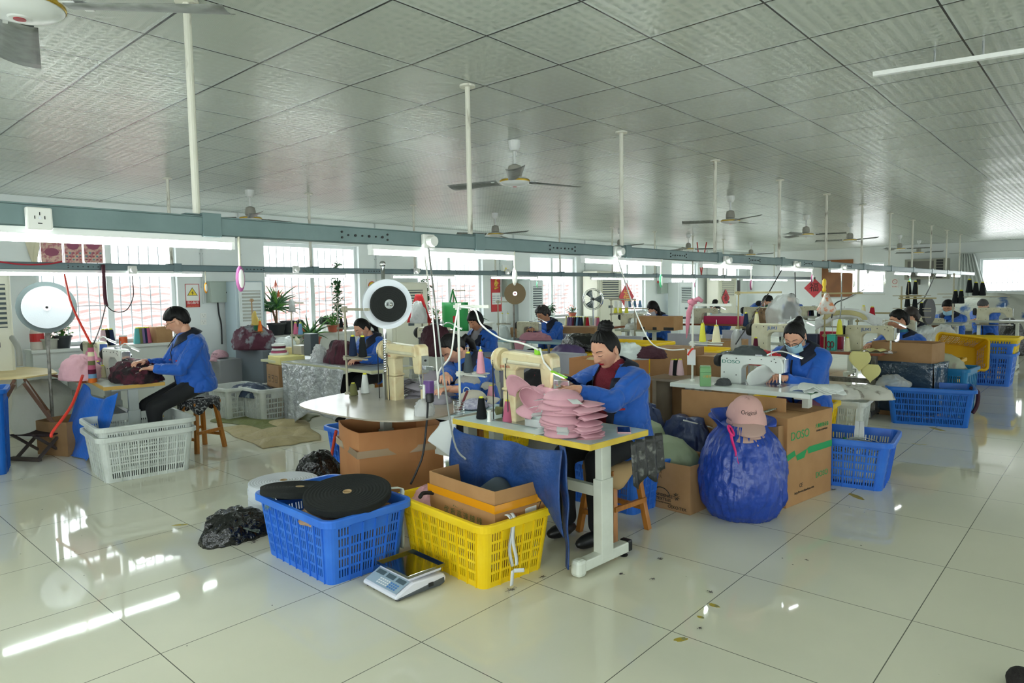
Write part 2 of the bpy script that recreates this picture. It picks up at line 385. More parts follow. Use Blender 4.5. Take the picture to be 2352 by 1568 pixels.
trunk('long grey-green cable trunking hung across the front of the hall on white pipes', BY1, -1.2, 22.8, TZ0, TZ1, [1.36, 3.09, 4.86, 6.6, 8.35, 10.1, 11.85, 13.6, 15.35, 17.1, 18.85, 20.6], 2.25, green)
trunk('second grey-green cable trunking, running nearer the window wall', BY2, -1.2, 24.1, B2Z0, B2Z1, [3.1, 4.83, 6.56, 8.3, 10.05, 11.8, 13.5, 15.3, 17, 18.8, 20.5], 2.25, green2)
tube_em = mat('lit_fluorescent_tube', '#f2fffb', .3, emit=20)
fix_m = mat('white_enamel_fitting', '#f0f3f2', .3)
def tube_light(x0, x1, y, z, label, group, cord=True, ccol='#8ad0a0'):
    t = thing('tube_light', label, 'light', (x0, y, z), 0, group); L = x1-x0
    b = MB(); b.box((L/2, 0, -.014), (L, .045, .028)); b.build('fitting', fix_m, t, bev=.003)
    e = MB(); e.cyl((.02, 0, -.044), (L-.02, 0, -.044), .0135, n=10); e.build('glowing_tube', tube_em, t)
    for xx in (.008, L-.008): MB().box((xx, 0, -.036), (.018, .03, .045)).build('end_cap', fix_m, t)
    return t
def px_x(px, py, y): return P(px, py, y=y).x
near = [(-300, 480), (850, 1178), (1338, 1518), (1610, 1726), (1788, 1865), (1906, 1962), (1994, 2031), (2053, 2091), (2106, 2137), (2149, 2173), (2184, 2205)]
near = [(-1.0, P(536, 560, y=BY1).x)]+[(P(a, 600, y=BY1).x, P(c, 600, y=BY1).x) for a, c in near[1:]]
NL = ['nearest tube light, cut by the left edge of the photo', 'tube light over the woman under the reel of black tape', 'tube light over the woman with the topknot', 'tube light over the white machine with a green logo']
for k, (a, c) in enumerate(near):
    tube_light(a, c, BY1, TZ0-.003, 'lit fluorescent '+(NL[k] if k < 4 else 'tube, number %s from the far end of the front trunking' % ['seven', 'six', 'five', 'four', 'three', 'two', 'one'][k-4]), 'tube lights under the front trunking')
far = [(-60, 465), (608, 793), (900, 1042), (1126, 1234), (1357, 1501), (1541, 1597), (1630, 1679), (1705, 1808), (1828, 1862)]
FL = ['under the rear trunking, before the leftmost window', 'under the rear trunking, before the window with the aloes', 'under the rear trunking, behind the reel of black tape', 'under the rear trunking, right of the gold calendar', 'under the rear trunking, before the big cream air conditioner', 'under the rear trunking, before the far paper diamond', 'under the rear trunking, left of the far corner', 'under the rear trunking, long one against the end wall', 'last under the rear trunking, above the red diamond on the end wall']
for k, (a, c) in enumerate(far):
    tube_light(P(a, 630, y=BY2).x, P(c, 630, y=BY2).x, BY2, B2Z0-.003, 'lit fluorescent tube '+FL[k], 'tube lights under the rear trunking')
# ceiling fans
fan_w = mat('fan_white_enamel', '#d8dcda', .3); fan_g = mat('fan_grey_blade', '#8b8f8c', .45, metal=.3, var=(20, '#6f736f')); gold = mat('gold_band', '#c9a63a', .3, metal=.7)
fan_r = mat('fan_red_badge', '#a0303a', .4)
def fan(name_label, loc, ang, dusty=False):
    t = thing('ceiling_fan', name_label, 'fan', loc, ang, 'ceiling fans'); D = .42
    c = MB(); c.lathe([(.055, 0), (.052, -.05), (.035, -.085), (.018, -.09)], (0, 0, 0), 18); c.build('canopy', fan_w, t, auto=.6)
    r = MB(); r.cyl((0, 0, -.08), (0, 0, -.22), .012, n=10); r.build('rod', fan_w, t)
    h = MB(); h.lathe([(.02, -.2), (.052, -.215), (.062, -.26), (.062, -.305), (.04, -.32)], n=20); h.build('motor_cover', mat('fan_grey_cover', '#9b9a90', .4), t, auto=.6)
    h = MB(); h.lathe([(.05, -.315), (.115, -.325), (.13, -.342), (.128, -.356), (.11, -.372), (.06, -.386), (.035, -.388), (.03, -.392), (.001, -.393)], n=32); hb = h.build('motor_housing', fan_w, t, auto=.5)
    g = MB(); g.lathe([(.1305, -.337), (.1325, -.342), (.1325, -.35), (.130, -.354)], n=32, caps=False); g.build('gold_band', gold, hb)
    g = MB(); g.cyl((0, 0, -.392), (0, 0, -.395), .018, n=16); g.build('badge', fan_r, hb)
    for k in range(3):
        a = 2*pi*k/3; b = MB(); R = rotz(a)
        def fn(u, v): 
            x = .16+u*.50; w = .055+.022*u; return R @ V3((x, (v-.5)*2*w, -.345+(v-.5)*.03-.012*(1-(2*v-1)**2)))
        b.grid(fn, 8, 5); b.build('blade', fan_g, t, smooth=True, solid=.002)
        ar = MB(); ar.T = R; ar.box((.155, 0, -.34), (.12, .035, .006)); ar.box((.2, 0, -.343), (.03, .09, .005)); ar.build('blade_arm', fan_w, t)
    return t
FANS = [((-.02, 0), None), ]
def ceil_pt(px, py): p = P(px, py, z=H); return (p.x, p.y, H)
fp = P(45, 42, z=H-.39)
fan('ceiling fan nearest the camera, cut by the top left corner', (fp.x, fp.y, H), radians(-42))
for px, py, ang, lab in [(1181, 323, -18, 'white ceiling fan right of the second pipe, largest whole fan'), (573, 436, 8, 'ceiling fan at the left, above the leftmost window'), (1137, 489, 30, 'ceiling fan over the second pipe, above the gold calendar'), (1678, 450, -5, 'ceiling fan right of the third pipe, over the masked woman at the white machine'), (1852, 494, 50, 'ceiling fan hanging behind the fifth pipe'), (1424, 528, 15, 'ceiling fan half hidden behind the third pipe'), (1581, 538, 70, 'small distant ceiling fan above the red straps'), (1725, 556, 20, 'small distant ceiling fan near the far left corner'), (1953, 512, 0, 'distant ceiling fan between the sixth and seventh pipes'), (2067, 540, 40, 'distant ceiling fan left of the wall air conditioner, nearer one'), (2111, 552, 10, 'smallest ceiling fan, above the wall air conditioner')]:
    x, y, z = ceil_pt(px, py); fan(lab, (x, y, H), radians(ang))
# unlit batten at the upper right
a = P(2005, 176, z=H-.1); b_ = P(2420, 112, z=H-.1)
t = thing('batten_light', 'unlit white batten light hanging below the ceiling at the upper right', 'light', (a.x, a.y, H-.1), atan2(b_.y-a.y, b_.x-a.x)); L = (b_-a).length
m = MB(); m.add([(0, -.016, 0), (L, -.016, 0), (L, .016, 0), (0, .016, 0), (0, -.03, .02), (L, -.03, .02), (L, .03, .02), (0, .03, .02)], [(0, 1, 2, 3), (4, 5, 6, 7), (0, 1, 5, 4), (1, 2, 6, 5), (2, 3, 7, 6), (3, 0, 4, 7)])
m.build('reflector', fix_m, t)
for x in (.3, L-.3): MB().cyl((x, 0, .018), (x, 0, .1), .006, n=6).build('hanger', steel, t)
# ================= builders =================
def rrect(hx, hy, r, slots=(0, 0), nc=5):
    "rounded rectangle loop: (x, y, side, slotted) ; side 0/2 run along y, 1/3 along x"
    pts = []
    def side(p0, p1, sd, n):
        ns = n*9+1 if n else 1      # groups of 4 slots: rib,(gap slot)x4
        for k in range(ns):
            t = k/ns; pts.append((p0[0]+(p1[0]-p0[0])*t, p0[1]+(p1[1]-p0[1])*t, sd, bool(n) and (k % 9) in (1, 3, 5, 7)))
    def arc(cx, cy, a0):
        for k in range(nc): a = a0+pi/2*k/nc; pts.append((cx+r*cos(a), cy+r*sin(a), -1, False))
    side((hx, -hy+r), (hx, hy-r), 0, slots[0]); arc(hx-r, hy-r, 0)
    side((hx-r, hy), (-hx+r, hy), 1, slots[1]); arc(-hx+r, hy-r, pi/2)
    side((-hx, hy-r), (-hx, -hy+r), 2, slots[0]); arc(-hx+r, -hy+r, pi)
    side((-hx+r, -hy), (hx-r, -hy), 3, slots[1]); arc(hx-r, -hy+r, 3*pi/2)
    return pts
def crate_mesh(root, m, L=.70, W=.45, h=.36, flare=1.15, groups=(8, 5), rows=5, rim=True, lod=1):
    hx, hy, r = W/2, L/2, .045; lp = rrect(hx, hy, r, groups, 5 if lod else 3); n = len(lp)
    zs = [0, .022]; top = h*.86; step = (top-.022)/rows
    for k in range(rows): z = .022+step*k; zs += [z+step*.16, z+step*.92]
    zs += [top, h]
    lv = [(z, 1+(flare-1)*z/h) for z in zs]
    b = MB(); b.add([(p[0]*s, p[1]*s, z) for z, s in lv for p in lp], [])
    for j in range(len(lv)-1):
        hole = j >= 2 and j % 2 == 0 and j < len(lv)-2
        for i in range(n):
            if hole and lp[i][3]:
                if j >= len(lv)-5 and lp[i][2] in (1, 3) and abs(lp[i][0]) < .12: pass
                else: continue
            b.f.append((j*n+i, j*n+(i+1) % n, (j+1)*n+(i+1) % n, (j+1)*n+i)); b.m.append(0)
    b.f.append(tuple(range(n))); b.m.append(0)
    body = b.build('basket', m, root, solid=.004, off=-1)
    if lod:      # outside ribs between the slot groups
        for i, p in enumerate(lp):
            if p[2] >= 0 and i+1 < n and not p[3] and (lp[i-1][2] == p[2]):
                k = [q for q in range(i, -1, -1) if lp[q][2] != p[2]]; idx = i-(k[0]+1 if k else 0)
                if idx % 9 == 0 and idx:
                    nx, ny = ((1, 0), (0, 1), (-1, 0), (0, -1))[p[2]]; rb = MB(); s1 = 1+(flare-1)*top/h
                    rb.bar((p[0]+nx*.004, p[1]+ny*.004, .0), (p[0]*s1+nx*.004, p[1]*s1+ny*.004, top), .006, .008); b2 = rb
                    body_r = rb
                    b.v = b.v
                    RIBS.append((rb, root, m))
    if RIBS:
        allr = MB()
        for rb, _, _ in RIBS: allr.add(rb.v, rb.f)
        allr.build('rib_frame', m, root); RIBS.clear()
    if rim:
        s = flare; rl = rrect(hx*s, hy*s, r*s, (0, 0), 6); q = []
        prof = [(-.003, h-.006), (0, h+.004), (.022, h+.004), (.026, h-.004), (.026, h-.035), (.020, h-.035), (.018, h-.008)]
        nn = len(rl); vs = []
        for i, p in enumerate(rl):
            a = rl[i-1]; c = rl[(i+1) % nn]; t = V3((c[0]-a[0], c[1]-a[1], 0)).normalized(); nv = V3((t.y, -t.x, 0))
            vs += [V3((p[0], p[1], 0))+nv*o+V3((0, 0, z)) for o, z in prof]
        k = len(prof); rm = MB(); rm.add(vs, [(i*k+j, ((i+1) % nn)*k+j, ((i+1) % nn)*k+(j+1) % k, i*k+(j+1) % k) for i in range(nn) for j in range(k)])
        rm.build('rim', m, root, bev=0)
    return root
RIBS = []
def corner_place(c0, c1, L, W):
    "centre and turn of a thing whose long edge runs from its near corner c0 towards c1"
    a = atan2(c1[1]-c0[1], c1[0]-c0[0])-pi/2; R = rotz(a); c = V3((c0[0], c0[1], 0))+R @ V3((W/2, L/2, 0)); return (c.x, c.y), a
def crate(label, c0, c1, col, L=.70, W=.45, h=.36, z=0, group=None, **k):
    (x, y), a = corner_place(c0, c1, L, W); t = thing('plastic_crate', label, 'crate', (x, y, z), a, group)
    crate_mesh(t, mat('crate_'+col, {'blue': '#2f6fd6', 'deepblue': '#1763bf', 'teal': '#1474a8', 'yellow': '#ecc70f', 'white': '#dbe0dc'}[col], .38, bump=(6, .04), var=(7, {'blue': '#3b7ce0', 'deepblue': '#1d6cc8', 'teal': '#1a80b2', 'yellow': '#f2d022', 'white': '#c9cec8'}[col]), spec=.4), L, W, h, **k)
    return t
card = mat('cardboard', '#b58a5c', .75, var=(5, '#a87d50'), bump=(60, .05)); card_in = mat('cardboard_inside', '#a98a62', .8)
card2 = mat('brown_cardboard', '#a7825a', .75, var=(6, '#9a754d')); card3 = mat('orange_cardboard', '#c48a58', .7, var=(3, '#b87c4b'), bump=(8, .15))
tape_br = mat('brown_packing_tape', '#b87a2c', .15, coat=.6); tape_or = mat('orange_packing_tape', '#e39a1d', .15, coat=.6); tape_cl = mat('clear_tape', '#b9a88c', .12, coat=.8)
ink = mat('black_print', '#22241f', .6); ink_g = mat('green_print', '#1f9a55', .6); ink_b = mat('faded_blue_print', '#6f97a0', .6); ink_r = mat('red_print', '#b0352a', .6)
def carton(label, loc, rz, d, m=None, openb=False, tape=None, flaps=None, taper=1.0, name='cardboard_box', group=None, warp=0):
    "d=(dx,dy,h) centred on loc"
    m = m or card; t = thing(name, label, 'box', loc, rz, group); dx, dy, h = d; w = .006
    if openb:
        b = MB()
        def wallq(x0, y0, x1, y1):
            def fn(u, v):
                x = x0+(x1-x0)*u; y = y0+(y1-y0)*u; s = 1+(taper-1)*v; wv = warp*sin(u*pi)*v*(1 if (x0+x1+y0+y1) > 0 else -1)
                nx, ny = (1, 0) if abs(x1-x0) < 1e-6 else (0, 1); return (x*s+nx*wv, y*s+ny*wv, h*v)
            b.grid(fn, 6, 4)
        a, c = dx/2, dy/2
        wallq(-a, -c, a, -c); wallq(a, -c, a, c); wallq(a, c, -a, c); wallq(-a, c, -a, -c)
        b.add([(-a, -c, .004), (a, -c, .004), (a, c, .004), (-a, c, .004)], [(0, 1, 2, 3)])
        b.build('carton', [m], t, solid=w)
    else:
        b = MB(); b.box((0, 0, h/2), (dx, dy, h)); b.build('carton', m, t, bev=.004)
        s = MB(); s.box((0, 0, h+.0006), (.004, dy, .0012)); s.build('lid_seam', mat('seam', '#5b4226', .9), t)
    if tape:
        z = tape[1]; tm = tape[0]; o = .0045+warp*.5; q = MB()
        for x0, y0, x1, y1 in ((-dx/2-o, 0, 0, dy+2*o), (dx/2+o, 0, 0, dy+2*o), (0, -dy/2-o, dx+2*o, 0), (0, dy/2+o, dx+2*o, 0)): q.box((x0, y0, z), (max(x1, .001), max(y1, .001), tape[2]))
        q.build('packing_tape', tm, t)
    if flaps:
        for sd, ang in flaps:
            f = MB(); A = {'x-': pi, 'x+': 0, 'y-': -pi/2, 'y+': pi/2}[sd]; half, wd = ((dx/2, dy) if sd[0] == 'x' else (dy/2, dx)); R = rotz(A)
            q = [(half, -wd/2, h), (half, wd/2, h), (half+.2*cos(ang), wd/2-.01, h+.2*sin(ang)), (half+.2*cos(ang), -wd/2+.01, h+.2*sin(ang))]
            f.T = R; f.add(q, [(0, 1, 2, 3)]); f.build('flap', m, t, solid=.005)
    return t
# ---- thread cones ----
yel_core = mat('yellow_spool_core', '#d8d52c', .4)
THREAD = {'black': '#15191c', 'white': '#e7ece9', 'pink': '#e0a0b0', 'rose': '#b8607c', 'grey': '#454f55', 'navy': '#1d2c48', 'yellow': '#e3df52', 'cream': '#e6dfb8', 'maroon': '#5a1c33', 'red': '#b01e30', 'blue': '#6f95b8', 'orange': '#d7702a', 'green': '#2f6a4a', 'olive': '#6f7048', 'purple': '#7b6590', 'palepink': '#d8b9bf', 'teal': '#5aa8a8', 'grey2': '#8a8f88'}
def thread(c): return mat('thread_'+c, THREAD[c], .7, bump=(300, .3), stretch=(.2, .2, 3), spec=.2)
CONE = {}
def cone(col, loc, label, h=.15, r=.034, group='thread cones', core=None, tilt=None):
    k = (col, round(h, 3), round(r, 3))
    if k in CONE: o = dup(CONE[k], loc, None, label, group)
    else:
        m = MB(); m.lathe([(.6*r, 0), (r, .004), (r*1.02, .012), (r*.55, h*.93), (r*.4, h*.95)], n=16)
        o = solo('thread_cone', m, thread(col), label, 'thread cone', loc, group=group, auto=.6)
        c = MB(); c.lathe([(r*.38, h*.93), (r*.42, h*.97), (r*.4, h*1.02), (r*.2, h*1.03)], n=12); c.build('core', core or yel_core, o)
        CONE[k] = o
    o.rotation_euler = (tilt or (0, 0, 0)); return o
SPOOL = {}
def stand_m(): return mat('stand_white_enamel', '#dfe2d8', .4), mat('dusty_stand_enamel', '#a39f8b', .55)
def thread_stand(label, loc, H_=.78, arms=((.25, 'x+'),), trays=((.2, .06),), az=0, m=None, top=.3, group='thread stands', side=1):
    "pole with cone trays and a guide bar at the top; trays=(height, ...) ; tray discs at +-.11 along local y"
    m = m or stand_m()[0]; t = thing('thread_stand', label, 'thread stand', loc, az, group)
    p = MB(); p.cyl((0, 0, 0), (0, 0, H_), .009, n=10); p.lathe([(.022, 0), (.02, .015), (.01, .02)], n=12); p.build('pole', m, t)
    if top:
        g = MB(); g.bar((0, side*-.04, H_-.02), (0, side*top, H_-.02), .016, .02); g.box((0, 0, H_-.02), (.03, .03, .045)); g.build('guide_arm', m, t)
    for tz in trays:
        a = MB(); a.bar((0, -.03*side, tz-.012), (0, side*.26, tz-.012), .02, .012); a.box((0, 0, tz-.012), (.03, .035, .035)); a.build('tray_arm', m, t)
        for yy in (.09, .21):
            d = MB(); d.lathe([(.004, 0), (.055, .001), (.062, .006), (.06, .003), (.004, -.003)], (0, side*yy, tz), 18, caps=False); d.cyl((0, side*yy, tz), (0, side*yy, tz+.19), .003, n=6); d.build('tray', m, t)
    return t
def stand_pt(loc, az, y, z, side=1):
    p = rotz(az) @ V3((0, side*y, z)); return (loc[0]+p.x, loc[1]+p.y, loc[2]+p.z)
# ---- tables ----
lam = mat('pale_laminate_top', '#c9dad8', .25, var=(6, '#bccfcd')); edge_y = mat('yellow_edge_band', '#dcc24a', .4, var=(9, '#cfae3a')); wpaint = mat('white_painted_steel', '#dadfd3', .4, var=(10, '#cfd4c8'))
def sewing_table(label, x0, x1, y0, y1, z, topm=None, edgem=None, legm=None, th=.032, legs='yy', group='sewing tables', foot=True, brace=True, rz=0):
    cx, cy = (x0+x1)/2, (y0+y1)/2; t = thing('sewing_table', label, 'table', (cx, cy, 0), rz, group); dx, dy = x1-x0, y1-y0
    b = MB(); b.box((0, 0, z-th/2+.0005), (dx-.008, dy-.008, th+.001)); b.build('tabletop', topm or lam, t, bev=.002)
    e = MB(); 
    for c, d in (((-dx/2, 0), (.008, dy)), ((dx/2, 0), (.008, dy)), ((0, -dy/2), (dx, .008)), ((0, dy/2), (dx, .008))): e.box((c[0], c[1], z-th/2), (d[0], d[1], th))
    e.build('edge_band', edgem or edge_y, t, bev=.001)
    lm = legm or wpaint; legx = 0
    for sy in (-1, 1):
        y = sy*(dy/2-.12)
        l = MB(); l.box((legx, y, (z-th)*.66), (.085, .05, (z-th)*.68)); l.box((legx, y, .27), (.105, .062, .46)); l.box((legx, y, z-th-.012), (dx*.72, .06, .024)); lo = l.build('leg', lm, t, bev=.004)
        if foot:
            f = MB(); f.box((0, y, .055), (dx*.86, .06, .06)); f.build('foot', lm, t, bev=.006)
            c = MB(); c.box((dx*.43-.01, y, .06), (.04, .066, .066)); c.build('foot_cap', dark, t, bev=.008)
            c = MB(); c.lathe([(.024, 0), (.026, .008), (.01, .014), (.008, .03)], (dx*.36, y, 0), 12); c.build('leveling_foot', dark, t)
            c = MB(); c.box((-dx*.43+.005, y, .05), (.07, .07, .095)); c.build('foot_cover', lm, t, bev=.02)
    if brace: MB().box((0, 0, .42), (.04, dy-.26, .06)).build('crossbar', lm, t)
    return t
# ---- sewing machines: local x = along the arm from handwheel (0) to needle head, y = thickness, z from the bed ----
cream = mat('cream_machine_enamel', '#d9cda4', .3, var=(12, '#c4a87a', .5, .8), coat=.3); cream2 = mat('grey_cream_enamel', '#cfccb2', .35, var=(10, '#bdb899')); mwhite = mat('white_machine_enamel', '#e3e9e4', .25, coat=.3)
rubber = mat('black_rubber', '#17181a', .6); chrome = mat('polished_steel', '#d5d8da', .12, metal=1)
led = mat('machine_lamp_led', '#f6fbff', .3, emit=9)
def rb(o, w=.004): return o
def machine_lamp(t, p0, p1, p2, m, head=.05):
    g = MB(); pts = [V3(p0).lerp(V3(p1), k/6)+V3((0, 0, .03*sin(pi*k/6))) for k in range(7)]; g.tube(pts, .006, 8); g.build('lamp_neck', m, t)
    h = MB(); h.bar(p1, p2, .026, .014); ho = h.build('lamp_head', m, t, bev=.003)
    d = (V3(p2)-V3(p1)); q = MB(); q.bar(V3(p1)+d*.2+V3((0, 0, -.009)), V3(p1)+d*.9+V3((0, 0, -.009)), .018, .003); q.build('lamp_led', led, ho)
def flat_machine(label, loc, az, m=None, logo=None, logo_m=None, s=1.0, lamp=True, motor=True, group='flatbed sewing machines', z0=None):
    m = m or cream2; t = thing('sewing_machine', label, 'sewing machine', loc, az, group); t.scale = (s, s, s)
    L = .50; c = MB()
    prof = [(.03, 0), (.03, .235), (.045, .262), (.44, .262), (.465, .25), (.48, .2), (.48, .125), (.465, .115), (.415, .115), (.405, .13), (.385, .165), (.345, .185), (.235, .185), (.20, .17), (.185, .14), (.185, 0)]
    c.prism(prof, -.045, .045); c.build('arm', m, t, bev=.012)
    b = MB(); b.box((.24, 0, -.004), (.49, .18, .012)); b.build('bed', steel, t, bev=.003)
    f = MB(); f.box((.484, 0, .185), (.008, .07, .12)); f.build('face_plate', chrome, t, bev=.003)
    n = MB(); n.cyl((.44, 0, .115), (.44, 0, .03), .006, n=8); n.cyl((.44, 0, .06), (.44, 0, .004), .002, n=6); n.build('needle_bar', chrome, t)
    n = MB(); n.cyl((.452, -.012, .115), (.452, -.012, .018), .004, n=8); n.box((.445, -.006, .008), (.035, .018, .004)); n.build('presser_foot', chrome, t)
    w = MB(); Rw = Matrix.Rotation(pi/2, 3, 'Y'); w.lathe([(.02, -.035), (.05, -.03), (.058, -.015), (.058, .005), (.045, .012), (.03, .015)], (.01, 0, .2), 20, R=Rw); w.build('handwheel', rubber, t, auto=.6)
    d = MB(); d.cyl((.41, .046, .2), (.41, .07, .2), .014, n=14); d.cyl((.36, .046, .235), (.36, .062, .235), .008, n=10); d.build('tension_dial', chrome, t)
    for bx, bz in ((.08, .23), (.15, .235), (.25, .23), (.33, .235), (.40, .225), (.43, .215), (.42, .245), (.06, .1), (.15, .08)): MB().cyl((bx, -.044, bz), (bx, -.048, bz), .0045, n=8).build('screw', dark, t)
    th = MB(); th.cyl((.38, 0, .262), (.38, 0, .33), .003, n=6); th.box((.3, 0, .268), (.05, .04, .014)); th.build('thread_guide', steel, t)
    if logo:
        text(logo, .042, (.23 if motor else .11, -.0465, .222 if motor else .2), plane((1, 0, 0), (0, 0, 1)), logo_m or mat('blue_print', '#2a5ea8', .5), t, 'maker_logo', sx=1.15)
    if lamp: machine_lamp(t, (.35, 0, .27), (.50, .03, .29), (.56, .09, .25), mwhite)
    return t
def post_machine(label, loc, az, s=1.0, m=None, lamp=True, lampm=None, group='post sewing machines'):
    m = m or cream; t = thing('sewing_machine', label, 'sewing machine', loc, az, group); t.scale = (s, s, s)
    c = MB(); c.box((.115, 0, .10), (.115, .095, .2)); c.box((.115, 0, .212), (.128, .108, .02)); c.box((.115, 0, .30), (.11, .09, .18)); c.build('post_column', m, t, bev=.012)
    a = MB(); a.prism([(.04, .355), (.045, .44), (.075, .462), (.40, .445), (.43, .435), (.43, .35), (.40, .36), (.20, .36), (.175, .335), (.05, .33)], -.05, .05); ar = a.build('arm', m, t, bev=.014)
    h = MB(); h.prism([(.385, .30), (.375, .40), (.40, .455), (.44, .462), (.475, .44), (.48, .37), (.475, .27), (.46, .235), (.40, .235)], -.045, .045); h.build('needle_head', m, t, bev=.012)
    f = MB(); f.box((.482, 0, .31), (.006, .07, .13)); f.build('face_plate', chrome, t, bev=.002)
    for zz in (.28, .34): MB().cyl((.484, 0, zz), (.489, 0, zz), .009, n=10).build('screw', dark, t)
    k = MB(); k.cyl((.12, -.055, .395), (.40, -.055, .385), .013, n=12); k.box((.10, -.055, .40), (.03, .03, .035)); k.build('link_rod', cream2, t, bev=.002)
    g = MB(); g.tube([(.10, -.06, .39), (.10, -.062, .30), (.118, -.064, .26), (.12, -.062, 0)], .0035, 6); g.build('lifter_rod', dark, t)
    w = MB(); Rw = Matrix.Rotation(pi/2, 3, 'Y'); w.lathe([(.02, -.05), (.07, -.045), (.078, -.03), (.07, -.02), (.07, -.008), (.078, 0), (.07, .012), (.03, .02)], (.02, 0, .40), 26, R=Rw); w.build('handwheel', m, t, auto=.5)
    b = MB()
    for off in (.07, -.07): b.tube([(-.005, off, .40), (-.035, off*.6-.0, -.0)], .004, 6)
    b.build('drive_belt', rubber, t)
    n = MB(); n.cyl((.45, 0, .24), (.45, 0, .17), .006, n=8); n.cyl((.45, 0, .19), (.45, 0, .13), .002, n=6); n.cyl((.43, -.02, .24), (.435, -.01, .15), .004, n=6); n.box((.435, -.01, .14), (.02, .02, .02)); n.build('needle_bar', chrome, t)
    n = MB(); n.box((.455, 0, .06), (.03, .04, .12)); n.build('bed_post', m, t, bev=.006)
    b = MB(); b.box((.24, 0, .002), (.5, .18, .008)); b.build('bed', steel, t, bev=.002)
    th = MB(); th.cyl((.41, .01, .455), (.41, .01, .50), .007, n=8); th.cyl((.41, .01, .5), (.41, .01, .51), .012, n=8); th.build('thread_guide', dark, t)
    br = MB(); br.box((.535, -.01, .285), (.10, .01, .028)); br.cyl((.58, -.01, .29), (.61, -.01, .29), .003, n=6); br.build('guard_bracket', chrome, t, bev=.002)
    text('JOB-NOL', .022, (.09, -.0515, .36), plane((1, 0, 0), (0, 0, 1)), ink_r, t, 'maker_logo')
    if lamp:
        lm = lampm or mat('lime_green_plastic', '#8ed62c', .35); q = MB(); q.lathe([(.022, 0), (.024, .004), (.024, .036), (.02, .04)], (.33, 0, .445), 16); q.build('lamp_magnet', lm, t, auto=.6)
        p = [(.34, 0, .47), (.38, -.03, .47), (.43, -.06, .41), (.49, -.06, .36)]; g = MB(); g.tube([V3(p[0]), V3((.36, -.015, .485)), V3(p[1]), V3((.405, -.045, .44)), V3(p[2]), V3(p[3])], .006, 8); g.build('lamp_neck', wplast, t)
        e = MB(); e.bar((.49, -.06, .36), (.60, -.05, .325), .026, .01); eo = e.build('lamp_head', lm, t, bev=.003); e = MB(); e.bar((.51, -.06, .346), (.585, -.052, .322), .02, .003); e.build('lamp_led', led, eo)
    return t
# ---- cloth and bags ----
def cloth(fn, nu, nv, name, label, cat, m, thick=.002, loc=(0, 0, 0), group=None, smooth=True):
    b = MB(); b.grid(fn, nu, nv); return solo(name, b, m, label, cat, loc, group=group, smooth=smooth, solid=thick, off=0)
def sack(name, label, cat, loc, prof, m, n=64, fold=.012, ff=9, seed=0, rz=0, sx=1, sy=1, top=None, group=None, big=.03):
    "lumpy bag: lathe whose radius wanders and creases; prof=(radius,z) list"
    b = MB(); vs = []; k = len(prof); rows = []
    for i in range(k-1):
        for q in range(5): t_ = q/5; rows.append((prof[i][0]*(1-t_)+prof[i+1][0]*t_, prof[i][1]*(1-t_)+prof[i+1][1]*t_))
    rows.append(prof[-1])
    for r, z in rows:
        for j in range(n):
            a = 2*pi*j/n; q = V3((cos(a), sin(a), z*3)); w = big*N(q, 1.3, seed)+fold*(abs(N(V3((a*ff/2, z*7, 0)), 1.0, seed+3))*2-.6)+fold*.7*N(q, 6, seed+5)
            rr = max(r+w*min(1, r/.12), .001); vs.append((rr*cos(a)*sx, rr*sin(a)*sy, max(0, z+.01*N(q, 2, seed+9)*(1 if z > .02 else 0))))
    kk = len(rows); b.add(vs, [(i*n+j, i*n+(j+1) % n, (i+1)*n+(j+1) % n, (i+1)*n+j) for i in range(kk-1) for j in range(n)]+[tuple(range(n-1, -1, -1)), tuple(range((kk-1)*n, kk*n))])
    return solo(name, b, m, label, cat, loc, rz, group, smooth=True)
def heap(name, label, cat, loc, r, h, m, seed=0, sx=1, sy=1, crease=.03, rz=0, n=48, group=None, kind=None, f=4):
    "soft pile"
    crease = min(crease, r*.16); b = MB(); vs = []; K = 14
    for i in range(K+1):
        t_ = i/K; rr = r*cos(t_*pi/2)**.75; z = h*sin(t_*pi/2)**1.1
        for j in range(n):
            a = 2*pi*j/n; q = V3((rr*cos(a), rr*sin(a), z)); w = N(q, f/ max(r, .05)*.3, seed)*crease*1.5+abs(N(q, f/max(r, .05), seed+4))*crease*1.6-crease*.4
            d = V3((cos(a)*.8, sin(a)*.8, .6*t_)); p = V3((q.x*sx, q.y*sy, q.z))+d*w*(1 if i < K else .3); p.z = max(p.z, 0) if i else 0; vs.append(p)
    b.add(vs, [(i*n+j, i*n+(j+1) % n, (i+1)*n+(j+1) % n, (i+1)*n+j) for i in range(K) for j in range(n)]+[tuple(range(n-1, -1, -1)), tuple(range(K*n, (K+1)*n))])
    o = solo(name, b, m, label, cat, loc, rz, group, smooth=True)
    if kind: o['kind'] = kind
    return o
def cord(label, pts, r, m, name='hanging_cable', cat='cable', sub=6, group=None):
    "smooth cable through points"
    pts = [V3(p) for p in pts]; out = []
    for i in range(len(pts)-1):
        p0 = pts[max(i-1, 0)]; p1 = pts[i]; p2 = pts[i+1]; p3 = pts[min(i+2, len(pts)-1)]
        for k in range(sub):
            t = k/sub; out.append(.5*((2*p1)+(p2-p0)*t+(2*p0-5*p1+4*p2-p3)*t*t+(3*p1-p0-3*p2+p3)*t**3))
    out.append(pts[-1]); b = MB(); b.tube(out, r, 7); return solo(name, b, m, label, cat, group=group, smooth=True)
